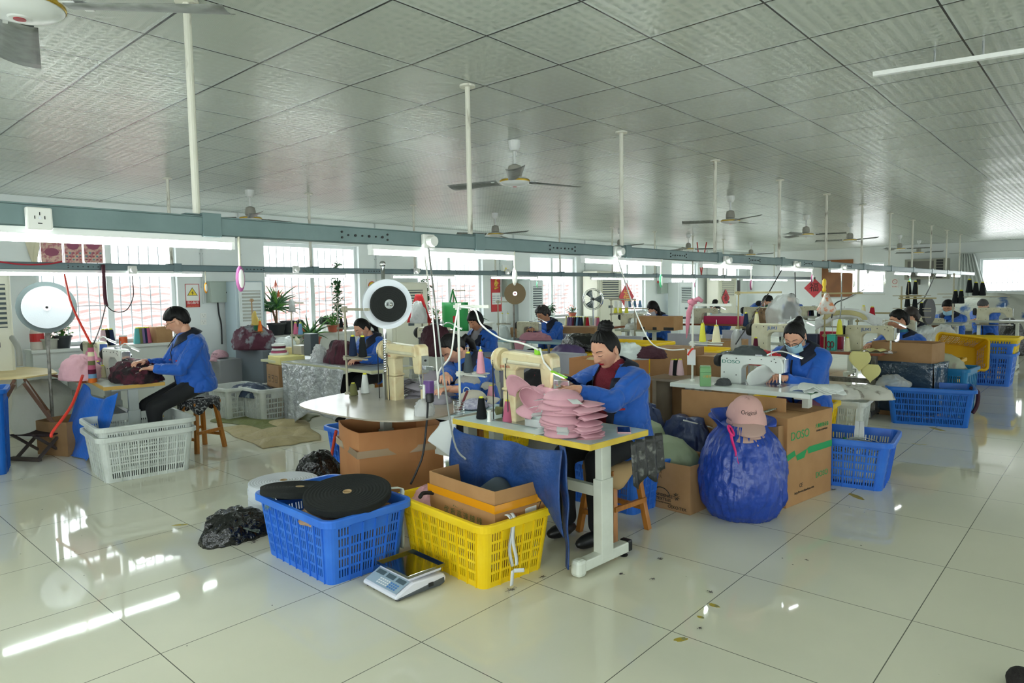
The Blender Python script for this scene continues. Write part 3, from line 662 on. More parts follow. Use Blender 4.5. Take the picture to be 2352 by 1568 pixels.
def reel(label, c, nrm, r, w, m, hub, m2=None, r2=None, stand=None, name='tape_reel', rings=True):
    "big coil of webbing standing on edge: centre c, facing nrm"
    t = thing(name, label, 'tape reel', c, atan2(nrm[1], nrm[0])); R = Matrix.Rotation(pi/2, 3, 'Y')
    def coil(rr, x0, x1, mm, nm):
        pr = [(.028, x0)]+[(.03+(rr-.03)*k/14, x0+(.0015 if k % 2 else -.0005)) for k in range(15)]+[(rr, x0+.002), (rr, x1-.002)]+[(.03+(rr-.03)*k/14, x1-(.0015 if k % 2 else -.0005)) for k in range(14, -1, -1)]+[(.028, x1)]
        b = MB(); b.lathe(pr, n=48, R=R); return b.build(nm, mm, t, auto=.4)
    coil(r, -w, 0, m, 'coil')
    if m2: coil(r2, 0, w*.8, m2, 'coil')
    b = MB(); b.cyl((-w*1.2, 0, 0), (w*2.0, 0, 0), .008, n=10); b.lathe([(.001, -.014), (.014, -.006), (.014, .006), (.001, .014)], (w*2.1, 0, 0), 12, R=R); b.build('axle', hub, t, smooth=True)
    b = MB(); b.lathe([(.03, w*.8-.001), (.034, w*.8+.006), (.026, w*.8+.006)], n=20, R=R); b.build('hub_ring', chrome, t)
    return t
# ---- plants ----
leaf_d = mat('dark_green_leaf', '#2f5a35', .45, var=(9, '#3f6e3c')); leaf_l = mat('light_green_leaf', '#4f8a3a', .45, var=(9, '#6b9a48')); terra = mat('terracotta', '#a5543e', .7); potb = mat('black_plastic_pot', '#23282b', .5); stem_m = mat('woody_stem', '#7a6248', .8)
def pot(t, r, h, m):
    b = MB(); b.lathe([(r*.72, 0), (r*.96, h*.85), (r*1.08, h*.86), (r*1.08, h), (r*.95, h), (r*.92, h*.88), (.001, h*.86)], n=20); b.build('pot', m, t, auto=.5)
def aloe(label, loc, s, n=26, potm=None, stem=.0, heads=((0, 0),), flower=False, seed=1):
    rnd = random.Random(seed); t = thing('potted_aloe', label, 'plant', loc); pot(t, .1*s, .14*s, potm or terra)
    for hx, hz in heads:
        if hz > 0: b = MB(); b.tube([(0, 0, .12*s), (0, hx*.5, .12*s+hz*.5), (0, hx, .12*s+hz)], .012*s, 7); b.build('stem', stem_m, t)
        for k in range(n//len(heads)):
            a = rnd.uniform(0, 2*pi); e = rnd.uniform(.05, 1.3); L = s*rnd.uniform(.2, .33); b = MB(); o = V3((0, hx, .12*s+hz-.01*k*s*.3)); pts = []; rad = []
            for q in range(7):
                u = q/6; r_ = L*u*cos(e*.8); z = L*u*sin(e)-.35*L*u*u*(1.2-e*.6); pts.append(o+V3((cos(a)*r_, sin(a)*r_, z))); rad.append(.014*s*(1-u)**.7+.001)
            b.tube(pts, rad, 5); b.build('leaf', leaf_d if k % 3 else leaf_l, t, smooth=True)
    if flower:
        for fx, fz in ((-.02, .62), (-.10, .50)):
            b = MB(); b.tube([(0, -.05, .35*s), (0, fx*1.2, fz*s*.8), (0, fx, fz*s)], .005, 5); fs = b.build('flower_stem', leaf_l, t)
            f = MB()
            for k in range(34): a = k*2.4; zz = fz*s-.10*(k/34); rr = .028*(.3+k/34); f.tube([(0, fx, zz+.01), (cos(a)*rr, fx+sin(a)*rr, zz-.012)], [.004, .003], 4)
            f.build('blossom', mat('orange_red_flower', '#e0603a', .5), fs)
    return t
def leafy(label, loc, w, h, n, leaf=.035, potm=None, seed=2, m=None, pr=.07, ph=.1, climb=False, flowers=None, name='potted_plant', fl_n=9):
    rnd = random.Random(seed); t = thing(name, label, 'plant', loc); pot(t, pr, ph, potm or potb); lf = MB(); st = MB(); tips = []
    for k in range(7 if not climb else 4):
        a = rnd.uniform(0, 2*pi); x = w*.5*rnd.random(); pts = [V3((0, 0, ph*.85)), V3((cos(a)*x*.5, sin(a)*x*.5, ph+h*.45)), V3((cos(a)*x, sin(a)*x, ph+h*rnd.uniform(.75, 1)))]; st.tube(pts, .004, 5); tips.append(pts)
    st.build('stem', leaf_d, t)
    for k in range(n):
        pts = rnd.choice(tips); u = rnd.random(); p = pts[0].lerp(pts[1], u*2) if u < .5 else pts[1].lerp(pts[2], u*2-1)
        p = p+V3((rnd.gauss(0, w*.2), rnd.gauss(0, w*.2), rnd.gauss(0, h*.05))); a = rnd.uniform(0, 2*pi); e = rnd.uniform(-.9, .6); L = leaf*rnd.uniform(.7, 1.3)
        d = V3((cos(a)*cos(e), sin(a)*cos(e), sin(e))); s_ = V3((-sin(a), cos(a), rnd.uniform(-.3, .3)))*L*.32; up = d.cross(s_).normalized()*L*.06
        lf.add([p, p+d*L*.35+s_, p+d*L, p+d*L*.35-s_, p+d*L*.5+up], [(0, 1, 4), (1, 2, 4), (2, 3, 4), (3, 0, 4)])
    lf.build('leaves', m or leaf_d, t)
    if flowers:
        for k in range(fl_n):
            p = rnd.choice(tips)[2]+V3((rnd.gauss(0, w*.25), rnd.gauss(0, w*.25), rnd.gauss(0, .03))); b = MB(); b.ell(p, (.016, .016, .013), 8, 5); b.build('blossom', flowers, t)
    return t
# ================= people =================
skin = mat('skin', '#dba88c', .45, bump=(90, .06), spec=.4, var=(14, '#cf957a')); skin_t = mat('tan_skin', '#c48e6e', .45, spec=.4, var=(14, '#b57e60')); lips_r = mat('red_lipstick', '#a8202e', .35); lips_n = mat('natural_lips', '#b06a5e', .45)
brow_m = mat('brow_hair', '#3a2c27', .7); hair_m = mat('black_hair', '#0a090a', .55, bump=(130, .6, .003), stretch=(1, 1, .25), spec=.3); hair_b = mat('dark_brown_curls', '#2c2320', .5, bump=(120, .8, .006)); hair_g = mat('greying_black_hair', '#262426', .5, bump=(150, .6, .004), stretch=(1, 1, .3))
eye_w = mat('eye_white', '#e8e2dc', .2)
jblue = mat('royal_blue_work_jacket', '#1c58b4', .6, bump=(9, .5, .02), var=(3, '#2361c0'), spec=.3, sheen=.2); navy = mat('navy_collar', '#10182c', .7, bump=(60, .2)); blackt = mat('black_trousers', '#15171a', .8, bump=(14, .3)); maroon_k = mat('maroon_knit', '#6d1426', .85, bump=(120, .6)); grey_k = mat('grey_undershirt', '#8d8a90', .8)
mask_b = mat('pale_blue_face_mask', '#a9d3e2', .7, bump=(40, .1)); mask_w = mat('white_face_mask', '#c9c6cc', .7); glass_f = mat('black_glasses_frame', '#101114', .25)
def smooth(a, b, x): t = min(max((x-a)/(b-a), 0), 1); return t*t*(3-2*t)
def G(v, c, s): return exp(-((v-c)/s)**2)
def head_pt(th, ph, feat=1.0, grow=0.0):
    x = cos(ph)*cos(th); y = cos(ph)*sin(th); z = sin(ph); ax = .097 if x > 0 else .104
    q = V3((x*ax, y*.077, z*.122)); n = V3((x/ax, y/.077, z/.122)).normalized()
    if q.z < 0:
        k = smooth(0, -.115, q.z); q.y *= 1-.26*k; q.x = q.x*(1-.12*k) if q.x > 0 else q.x*(1-.5*smooth(-.02, -.11, q.z))
    q.x += .008*smooth(-.05, -.12, q.z) if x > .2 else 0
    if x > 0:
        f = smooth(.1, .5, x)*feat; Y, Z = q.y, q.z
        fl = .006*f*G(Y, 0, .05); q.x -= 0*fl
        nose = .031*G(Y, 0, .0115)*smooth(.026, -.028, Z)*smooth(-.048, -.036, Z)+.009*G(abs(Y), .013, .008)*G(Z, -.034, .009)
        eyes = -.012*G(abs(Y), .03, .018)*G(Z, .008, .013)+.0065*G(abs(Y), .031, .013)*G(Z, .003, .009)
        q.x += f*(nose+eyes+.0045*G(Z, .028, .012)*G(Y, 0, .05)+.0085*G(Y, 0, .023)*G(Z, -.058, .0065)+.0085*G(Y, 0, .018)*G(Z, -.070, .0065)-.002*G(Y, 0, .02)*G(Z, -.064, .002)-.004*G(Z, -.082, .008)*G(Y, 0, .03)+.009*G(Y, 0, .024)*G(Z, -.101, .016)+.004*G(abs(Y), .044, .018)*G(Z, -.028, .02))
    return q+n*grow
def head_mb(mb, R, c, lo, open_eyes=False, sc=1.0):
    nt, npz = (150, 140) if lo == 0 else (64, 48) if lo == 1 else (32, 26); vs = []; loc = []
    for i in range(npz+1):
        ph = -pi/2+pi*i/npz
        for j in range(nt):
            u = 2*pi*j/nt; th = u-.45*sin(u) ; q = head_pt(th, ph); loc.append(q); vs.append(R @ (q*sc)+c)
    o = len(mb.v); mb.v += vs
    for i in range(npz):
        for j in range(nt):
            f = (i*nt+j, i*nt+(j+1) % nt, (i+1)*nt+(j+1) % nt, (i+1)*nt+j); q = (loc[f[0]]+loc[f[2]])/2; mi = 0; Y = abs(q.y)
            if q.x > .04 and (lo == 2 or Y < .024):
                if Y < .024*(1-((q.z+.064)/.0135)**2) and abs(q.z+.064) < .0135: mi = 1
                elif .012 < Y < .047 and abs(q.z-(.0275+.0045*G(Y, .034, .012))) < .0024-.0012*smooth(.03, .047, Y): mi = 2
                elif .017 < Y < .045 and abs(q.z-(.001-.0045*G(Y, .031, .012)*(not open_eyes)+(.004 if open_eyes else 0))) < ((.0017-.0006*abs(Y-.031)/.014) if not open_eyes else .0034*(1-((Y-.031)/.015)**2)): mi = 2
            mb.f.append(tuple(a+o for a in f)); mb.m.append(mi)
    for s in (-1, 1):     # ears
        def fn(p, th, ph, s=s): r = sqrt(p.x**2+p.z**2)/.03; p.y += s*(.006*r*r); return p
        mb.ell(R @ (V3((-.012, s*.0765, -.008))*sc)+c, (.018, .007, .032), 12, 8, 0, R=R, fn=fn)
HANDS = {}; PINFO = []
def hand(curl=.5, vox=.0035, spread=.10, thumb=.6):
    k = (curl, vox, spread, thumb)
    if k in HANDS: return HANDS[k]
    m = MB(); m.ell((.045, 0, 0), (.050, .040, .0145), 16, 10); m.ell((.072, 0, .002), (.022, .041, .011), 14, 8); m.ell((.03, .022, -.006), (.032, .018, .015), 12, 8); m.tube([(-.035, 0, 0), (.01, 0, 0), (.03, 0, 0)], [.024, .025, .022], 12)
    for i, (y, L, r) in enumerate(((.029, .072, .0088), (.010, .080, .0092), (-.010, .075, .0088), (-.028, .058, .0078))):
        p = V3((.082-.006*abs(i-1.3), y, .002)); a = 0; pts = [p-V3((.02, 0, 0)), p]; rr = [r*1.15, r*1.1]
        for q, fr in enumerate((.46, .30, .24)):
            a += curl*(.55, .9, .7)[q]*(1+.08*i); d = V3((cos(a), spread*(y/.03)*(1-q*.3), -sin(a))).normalized(); p = p+d*L*fr; pts.append(p); rr.append(r*(1.0, .95, .72)[q])
        m.tube(pts, rr, 10); m.ell(pts[-1], (rr[-1],)*3, 8, 6)
    a = thumb; p = V3((.02, .032, -.006)); pts = [V3((.005, .018, -.004)), p]; rr = [.014, .0135]
    for q, L in enumerate((.032, .028)): d = V3((cos(a)*.85, sin(a)*.75, -.28-.15*q)).normalized(); p = p+d*L; pts.append(p); rr.append((.0105, .0085)[q]); a -= .35
    m.tube(pts, rr, 10); m.ell(pts[-1], (rr[-1],)*3, 8, 6)
    HANDS[k] = remesh(m, vox, 2); return HANDS[k]
def capsule(m, p0, p1, r0, r1): m.cyl(p0, p1, r0, r1, 14); m.ell(p0, (r0,)*3, 12, 8); m.ell(p1, (r1,)*3, 12, 8)
def person(label, headpx, rz, hands, seat=.47, lean=.25, pitch=.5, yaw=0., hair='bun', mask=None, glasses=False, lo=1, openj=False, sk=None, lips=None, stand=False, sc=1.0, trous=None, inner=None, roll=0., curl=.5, coat=None, pocket=True, hs=1.0, group='workers in blue jackets', open_eyes=False, sleeve=1.0, hands_dir=None, legs=True, side=0., hairm=None, cuff=.93):
    "headpx=(px, py, X): where the middle of the head is seen and how far down the hall it is; hands = wrists in the room"
    sk = sk or skin; coat = coat or jblue; want = P(headpx[0], headpx[1], x=headpx[2])
    R_ = (Matrix.Rotation(yaw, 3, 'Z') @ Matrix.Rotation(pitch, 3, 'Y') @ Matrix.Rotation(roll, 3, 'X')); h0 = (seat+.10) if not stand else .93
    off = (Matrix.Translation((0, 0, h0)) @ Matrix.Rotation(side, 4, 'X') @ Matrix.Rotation(lean, 4, 'Y')) @ V3((0, 0, .475))+R_ @ V3((.028, 0, .135*hs))+V3((.01, 0, 0))
    ow = rotz(rz) @ (off*sc); xy = (want.x-ow.x, want.y-ow.y); dz = (want.z-ow.z)/sc; PINFO.append((label, seat+dz, xy, rz, stand, sc))
    T0 = Matrix.Translation((xy[0], xy[1], 0)) @ rotz(rz); Ti = (T0 @ Matrix.Scale(sc, 4)).inverted(); hands = [Ti @ V3(h_) for h_ in hands]
    hip = V3((0, 0, h0+dz)); TL = Matrix.Translation(hip) @ Matrix.Rotation(side, 4, 'X') @ Matrix.Rotation(lean, 4, 'Y')
    def tp(x, y, z): return TL @ V3((x, y, z))
    body = MB(); jk = MB()
    rings = [(-.10, .165, .205, .0), (-.04, .170, .21, .0), (.08, .160, .200, .01), (.2, .155, .205, .012), (.32, .150, .215, .01), (.40, .130, .205, 0), (.455, .095, .150, -.005), (.49, .062, .078, -.005)]
    def torso(mb, g, z0=-.1, z1=.5):
        rs = [r for r in rings if z0 <= r[0] <= z1]; n = 28
        vs = [tp((rx+g)*cos(2*pi*j/n)+xo, (ry+g)*sin(2*pi*j/n), z) for z, rx, ry, xo in rs for j in range(n)]; k = len(rs)
        mb.add(vs, [(i*n+j, i*n+(j+1) % n, (i+1)*n+(j+1) % n, (i+1)*n+j) for i in range(k-1) for j in range(n)]+[tuple(range(n-1, -1, -1)), tuple(range((k-1)*n, k*n))])
    torso(body, -.03); torso(jk, 0.012)
    nb = tp(.0, 0, .475); R = (Matrix.Rotation(yaw, 3, 'Z') @ Matrix.Rotation(pitch, 3, 'Y') @ Matrix.Rotation(roll, 3, 'X')); hc = nb+R @ V3((.028, 0, .135*hs))+V3((.01, 0, .0))
    nk = MB(); nk.tube([tp(-.005, 0, .40), nb, hc+R @ V3((-.03, 0, -.045)), hc+R @ V3((-.02, 0, 0))], [.062, .052, .050, .045], 16); body.add(nk.v, nk.f, 0)
    head_mb(body, R, hc, lo, open_eyes, hs)
    if lo < 2:      # brows and lashes follow the face
        def surf(Y, Z):
            th, ph = Y/.085, Z/.122
            for _ in range(12):
                q = head_pt(th, ph); th += (Y-q.y)/.09; ph += (Z-q.z)/.125
            return q
        BL = []
        for s in (1, -1):
            def arc(y0, y1, zf, r, out, n=9):
                pts = []; rr = []
                for k in range(n): u = k/(n-1); Y = y0+(y1-y0)*u; q = surf(s*Y, zf(u)); pts.append(R @ ((q+V3((out, s*out*.4, 0)))*hs)+hc); rr.append(r*(.45+.9*sin(pi*min(1, u*.8+.12))))
                m = MB(); m.tube(pts, rr, 6); return m
            BL.append(('eyebrow', arc(.013, .047, lambda u: .0285+.0035*sin(pi*u*.9)-.001*u, .0021, -.0004), brow_m))
            BL.append(('eyelashes', arc(.018, .044, (lambda u: .0015-.0048*sin(pi*u)) if not open_eyes else (lambda u: .004+.0035*sin(pi*u)), .0012, .0006), brow_m))
            if open_eyes: m = MB(); q = surf(s*.031, .002); m.ell(R @ ((q+V3((.0005, 0, 0)))*hs)+hc, (.0045, .0045, .0042), 10, 8); BL.append(('iris', m, dark))
    ends = []
    for i, s in enumerate((1, -1)):
        S = tp(-.005, s*.175, .385); Wt = V3(hands[i]); L1, L2 = .285, .255; d = Wt-S; D = min(d.length, (L1+L2)*.985); d.normalize(); Wt = S+d*D if (V3(hands[i])-S).length > D else Wt
        a = (L1*L1-L2*L2+D*D)/(2*D); hgt = sqrt(max(L1*L1-a*a, 0)); out = V3((-.25, s*.55, -.85)); out = (out-d*out.dot(d)).normalized(); E = S+d*a+out*hgt
        capsule(jk, S, E, .080, .066); We = E.lerp(Wt, cuff*sleeve); jk.cyl(E, We, .066, .046, 14); jk.ell(E, (.066,)*3, 12, 8); capsule(jk, tp(-.01, s*.08, .41), S, .075, .08)
        body.cyl(E, Wt, .036, .024, 12, 0); fd = (Wt-E).normalized(); hd = V3(hands_dir[i]) if hands_dir else V3((fd.x, fd.y, fd.z*.45-.1)); hd.normalize()
        up = V3((0, 0, 1)); up = (up-hd*up.dot(hd)).normalized(); lat = up.cross(hd)   # lat = left
        hm = hand(curl, .0032 if lo == 0 else .0045 if lo == 1 else .008); sgn = -s
        M_ = Matrix(((hd.x, lat.x*sgn, up.x), (hd.y, lat.y*sgn, up.y), (hd.z, lat.z*sgn, up.z)))
        body.add([M_ @ (V3(p)*(1.0 if lo == 0 else 1.05))+Wt for p in hm.v], hm.f, 0); ends.append((Wt, We, E))
    if stand: kn = [V3((.03, s*.1, .5)) for s in (1, -1)]; an = [V3((-.02, s*.1, .09)) for s in (1, -1)]
    else: kn = [V3((.42, s*.13, seat+.05)) for s in (1, -1)]; an = [V3((.40, s*.12, .1)) for s in (1, -1)]
    hp = [hip+V3((0, s*.09, -.02)) for s in (1, -1)]
    for q in range(2): body.cyl(kn[q], an[q], .045, .035, 10, 0)
    body.T = None; o = body.build('person', [sk, lips or lips_n, brow_m], None, smooth=True); o.matrix_world = T0; o.scale = (sc, sc, sc); tag(o, label, 'person', group)
    if lo < 2:
        for nm, m, mm in BL: m.build(nm, mm, o, smooth=True)
    # jacket
    vx = .0075 if lo == 0 else .011 if lo == 1 else .018; sd = hash(label) % 50*0+len(label)
    nbk = tp(0, 0, .47)
    def fold(v): a_ = abs(v); return -max(0, .15-a_)/.15
    def wr(p, n):
        k = .15+.85*smooth(.13, .26, (p-nbk).length); low = smooth(.5, .2, (p-hip).length*0+.2)
        return (1.0 if lo == 0 else 1.7)*k*(.008*N(p, 5, sd)+.0095*fold(N(V3((p.x*5+p.z*5, p.y*9, p.z*4)), 1, sd+2))+.006*fold(N(V3((p.x*13, p.y*13+p.x*5, p.z*7)), 1, sd+6)))+.004
    jm = remesh(jk, vx, 4, wr)
    from mathutils.bvhtree import BVHTree
    bv = BVHTree.FromPolygons(jm.v, jm.f); fx = (tp(1, 0, 0)-tp(0, 0, 0)).normalized()
    def front(y, z, off=.006):
        k_ = smooth(.28, .5, z); xe = .02+(.178-.07*k_)*sqrt(max(.08, 1-(y/(.222-.08*k_))**2)); h_ = bv.ray_cast(tp(xe+.05+.06*smooth(.22, .36, z), y, z), -fx)[0]
        xl = (TL.inverted() @ h_).x if h_ is not None else xe
        return tp(min(max(xl, xe-.02), xe+.03+.06*smooth(.22, .36, z))+off, y, z)
    if openj:
        inv = TL.inverted(); keep = []
        for f in jm.f:
            c = sum((jm.v[i] for i in f), V3())/len(f); q = inv @ c; w_ = .028+.055*smooth(.0, .4, q.z)
            if q.x > .03 and abs(q.y) < w_ and q.z > -.04: continue
            keep.append(f)
        jm.f = keep; jm.m = [0]*len(keep); ec = {}
        for f in keep:
            for i in range(len(f)): e_ = tuple(sorted((f[i], f[i-1]))); ec[e_] = ec.get(e_, 0)+1
        nb_ = {}
        for (a_, b_), c_ in ec.items():
            if c_ == 1: nb_.setdefault(a_, []).append(b_); nb_.setdefault(b_, []).append(a_)
        for _ in range(14):
            new = {i: jm.v[i]*.4+sum((jm.v[j] for j in js), V3())*(.6/len(js)) for i, js in nb_.items()}
            for i, p_ in new.items(): jm.v[i] = p_
    jo = jm.build('jacket', coat, o, smooth=True)
    sw = MB(); torso(sw, -.004 if openj else -.012, -.04, .5)
    if openj or inner: 
        for q in range(3): sw.lathe([(.058, 0), (.066, .02), (.060, .05)], tp(0, 0, .45+.012*q), 20)
        swm = remesh(sw, .012, 3); swm.build('sweater', inner or maroon_k, o, smooth=True)
    # collar
    cl = MB(); half = 2.25 if openj else 2.65
    def col(u, v):
        t = u*2-1; a = pi+t*half; r = .078+.062*v+.02*abs(t)*v; z = .522-.060*abs(t)**2.2-.045*v-(.055*abs(t)**3*v); return tp(r*cos(a)*1.02+.012+.02*abs(t)**3, r*sin(a)*1.14, z)
    cl.grid(col, 26, 4); cl.build('collar', navy, o, smooth=True, solid=.005, off=0)
    if openj:
        for s in (1, -1):
            lp = MB()
            def fl(u, v, s=s): z = -.05+.48*u; w_ = .028+.055*smooth(.0, .4, z)-.010+.048*v; rx, ry = .196-.10*smooth(.28, .5, z), .232-.10*smooth(.36, .5, z); return front(s*w_, z, .007-.004*v)
            lp.grid(fl, 14, 3); lp.build('lapel', navy, o, smooth=True, solid=.004, off=0)
    else:
        pk = MB()
        def pf(u, v): z = -.09+.49*u; rx = .182 if z < .3 else .182-.9*(z-.3)*.5; return front((v-.5)*.014, z, .004)
        pk.grid(pf, 12, 1); pk.build('placket', navy, o, solid=.004, off=0)
    if lo < 2:
        for z, y in ((.33, .065), (.22, .05), (.1, .04)):
            if openj: bt = MB(); c = front(y+.05, z, .004); d = (tp(1, 0, 0)-tp(0, 0, 0)); bt.cyl(c-d*.006, c+d*.006, .008, n=10); bt.build('button', dark, o)
        if pocket:
            for s in (1, -1): q = MB(); c = front(s*.115, .24, -.018); q.T = Matrix.Translation(c) @ TL.to_3x3().to_4x4() @ rotz(s*.65); q.box((.02, 0, 0), (.016, .07, .012)); q.build('pocket_trim', mat('red_pocket_trim', '#b8202c', .6), o)
    # trousers, shoes
    if legs:
        tr = MB(); tr.ell(hip+V3((0, 0, -.02)), (.16, .185, .12), 18, 12)
        for q in range(2): capsule(tr, hp[q], kn[q], .095, .072); capsule(tr, kn[q], an[q]+V3((0, 0, .02)), .068, .055)
        trm = remesh(tr, .016 if lo < 2 else .025, 3, lambda p, n: .006*N(p, 9, 4)); trm.build('trousers', trous or blackt, o, smooth=True)
        for q in range(2): sh = MB(); sh.ell(an[q]+V3((.06, 0, -.055)), (.13, .045, .045), 14, 8, fn=lambda p, th, ph: V3((p.x, p.y, max(p.z, -.040)))); sh.build('shoe', dark, o, smooth=True)
    # hair
    hm_ = hairm or {'perm': hair_b, 'curly': hair_g}.get(hair, hair_m); hb = MB(); nt, npz = (110, 80) if lo == 0 else (64, 44) if lo == 1 else (36, 24); man = hair in ('short', 'mop')
    def hairline(th):
        a = abs((th+pi) % (2*pi)-pi)
        front = {'short': .060, 'mop': .040, 'bob': .045, 'long': .030, 'perm': .060, 'curly': .065}.get(hair, .078)
        side_ = .012 if man else -.012; back = -.055 if man else -.07
        if hair in ('bob', 'long', 'perm'): side_ = -.05; back = -.09
        if a < .85: return front-.012*smooth(.3, .85, a)
        if a < 1.35: return front-.012+(side_+.012-front)*smooth(.85, 1.35, a)
        if a < 1.75 and hair not in ('bob', 'long', 'perm'): return side_+.02*smooth(1.35, 1.5, a)
        return side_+(back-side_)*smooth(1.75, 2.3, a)
    vs = []
    for i in range(npz+1):
        ph = -pi/2+pi*i/npz
        for j in range(nt):
            th = 2*pi*j/nt; q0 = head_pt(th, ph, 0); hl = hairline(th)+.006*N(V3((cos(th)*3, sin(th)*3, 1)), 3, sd)*(2 if hair in ('mop', 'long') else 1); t_ = smooth(hl-.006, hl+.014, q0.z); thick = {'short': .017, 'mop': .024, 'bob': .02, 'long': .018, 'perm': .034, 'curly': .032}.get(hair, .010)
            if man: thick *= .55+.65*smooth(-.02, .07, q0.z)
            g = -.014+t_*(thick+.014); str_ = .0013*N(V3((th*22, q0.z*14, 0)), 1, 3)+.003*N(V3((th*6, q0.z*5, 2)), 1, 4)
            if hair in ('perm', 'curly'): str_ = .014*N(q0, 42, sd)+.008*N(q0, 90, sd)
            if man: str_ += .007*N(V3((th*11, q0.z*25, 1)), 1, 5)+.004*N(V3((th*30, q0.z*30, 1)), 1, 6)
            vs.append(R @ (head_pt(th, ph, 0, g+str_*t_)*hs)+hc)
    hb.add(vs, [(i*nt+j, i*nt+(j+1) % nt, (i+1)*nt+(j+1) % nt, (i+1)*nt+j) for i in range(npz) for j in range(nt)])
    def hp_(x, y, z): return R @ (V3((x, y, z))*hs)+hc
    if hair == 'bun':
        def bf(p, th, ph): return p*(1+.10*sin(th*5+ph*9)+.12*N(p, 60, 2))
        hb.ell(hp_(-.062, 0, .128), (.052, .050, .042), 30, 20, R=R, fn=bf)
    if hair in ('pony', 'tail'):
        z0 = .07 if hair == 'pony' else -.02
        hb.ell(hp_(-.108, 0, z0+.0), (.03, .032, .03), 14, 10, R=R)
        hb.tube([hp_(-.10, 0, z0), hp_(-.145, 0, z0-.005), hp_(-.165, 0, z0-.07)-V3((0, 0, .01)), hp_(-.15, 0, z0-.14)-V3((0, 0, .04)), hp_(-.14, 0, z0-.2)-V3((0, 0, .07))], [.024, .032, .030, .022, .006], 12)
    if hair == 'long':
        for s in (1, -1): hb.tube([hp_(-.03, s*.075, .02), hp_(-.02, s*.088, -.05), hp_(.0, s*.09, -.13)-V3((0, 0, .02)), hp_(.01, s*.085, -.2)-V3((0, 0, .03))], [.03, .03, .026, .01], 10)
    hb.build('hair', hm_, o, smooth=True)
    if mask:
        mk = MB()
        def mf(u, v):
            Y = (u-.5)*.135; z = -.012-.088*v; x = .112*sqrt(max(0, 1-(Y/.083)**2))+.012*G(Y, 0, .022)*(1-v*.6)-.012*v; return hp_(x+.004, Y, z)
        mk.grid(mf, 16, 9); mo = mk.build('face_mask', mask, o, smooth=True, solid=.002, off=0)
        st = MB()
        for s in (1, -1):
            for z in (-.018, -.085): st.tube([hp_(.066, s*.066, z), hp_(.03, s*.08, z*.6), hp_(-.01, s*.083, -.01 if z > -.05 else -.03)], .0013, 5)
        st.build('mask_loop', mask, mo)
    if glasses:
        g = MB()
        for s in (1, -1):
            pts = [hp_(.112+.000*abs(cos(k*pi/8)), s*.033+.025*cos(k*pi/8), .002+.019*sin(k*pi/8)-.006) for k in range(17)]; g.tube(pts, .0018, 6, caps=False); g.tube([hp_(.112, s*.058, .0), hp_(.06, s*.079, .004), hp_(-.01, s*.082, .004)], .0018, 6)
        g.tube([hp_(.113, -.008, 0), hp_(.117, 0, .002), hp_(.113, .008, 0)], .0018, 6); g.build('glasses', glasses if glasses is not True else glass_f, o)
    return o
# ================= things on and by the walls =================
red_p = mat('red_sign', '#c22a2c', .45); yel_p = mat('yellow_sign', '#e8cf2a', .45); whi_p = mat('white_sign', '#e6e8e4', .35); gold_p = mat('gold_print', '#e0b64a', .4); blk_p = mat('black_sign_print', '#1a1a1a', .5)
WYp = YW-.004; WP = plane((1, 0, 0), (0, 0, 1))      # reads correctly from inside, facing -y
EP = plane((0, -1, 0), (0, 0, 1)); EXp = XE-.004
def panel_y(name, label, cat, x0, y0, x1, y1, m, th=.008, Y=WYp, group=None):
    "flat panel on the window wall between two photo pixels"
    a = P(x0, y0, y=Y); b_ = P(x1, y1, y=Y); w = b_.x-a.x; h = a.z-P(x0, y1, y=Y).z
    m_ = MB(); m_.box((0, -th/2, 0), (w, th, h)); return solo(name, m_, m, label, cat, ((a.x+b_.x)/2, Y, (a.z+P(x0, y1, y=Y).z)/2), group=group), w, h
def prohibit(o, w, h, z0, r, back=yel_p, glyph=True):
    q = MB(); q.cyl((0, -.009, z0), (0, -.0105, z0), r*.85, n=28); q.build('disc', back, o)
    q = MB(); k = 28; q.grid(lambda u, v: (r*(1-.18*v)*cos(u*2*pi), -.0115, z0+r*(1-.18*v)*sin(u*2*pi)), k, 1); q.bar((-r*.62, -.0115, z0+r*.62), (r*.62, -.0115, z0-r*.62), r*.14, .001); q.build('ring', red_p, o)
    if glyph: q = MB(); q.bar((-r*.25, -.011, z0-r*.1), (-.0, -.011, z0-r*.5), r*.3, .0008); q.tube([(-r*.4, -.011, z0+r*.1), (-r*.1, -.011, z0+r*.45), (r*.1, -.011, z0-.05*r), (r*.4, -.011, z0+r*.3)], r*.06, 5); q.build('flame', blk_p, o)
o, w, h = panel_y('warning_sign', 'red and white electric shock warning sign with a yellow triangle, on the wall', 'sign', 424, 652, 459, 706, whi_p)
q = MB(); q.box((0, -.0095, -h*.36), (w, .002, h*.28)); 
for c, d in (((-w/2+.004, 0), (.008, h)), ((w/2-.004, 0), (.008, h)), ((0, h/2-.004), (w, .008))): q.box((c[0], -.0095, c[1]), (d[0], .002, d[1]))
q.build('red_border', red_p, o)
tri = MB(); R_ = w*.4; T3 = [(R_*sin(a)*1.1, -.0098, h*.12+R_*cos(a)) for a in (0, 2*pi/3, 4*pi/3)]; tri.add(T3, [(0, 1, 2)]); tri.build('triangle_edge', blk_p, o); tri = MB(); tri.add([(x*.84, -.0106, h*.12+(z-h*.12)*.84) for x, y, z in T3], [(0, 1, 2)]); to = tri.build('triangle', yel_p, o)
b = MB(); b.add([(x*w*.1, -.0112, h*.1+z*w*.1) for x, z in ((.3, 2), (-.8, .2), (0, .2), (-.3, -1.6), (.9, .5), (.1, .5))], [(0, 1, 2, 3, 4, 5)]); b.build('bolt_symbol', blk_p, to)
text('当心触电', w*.21, (0, -.0115, -h*.31), WP, whi_p, o); text('DANGER  HIGH VOLTAGE', w*.07, (0, -.0115, -h*.45), WP, gold_p, o)
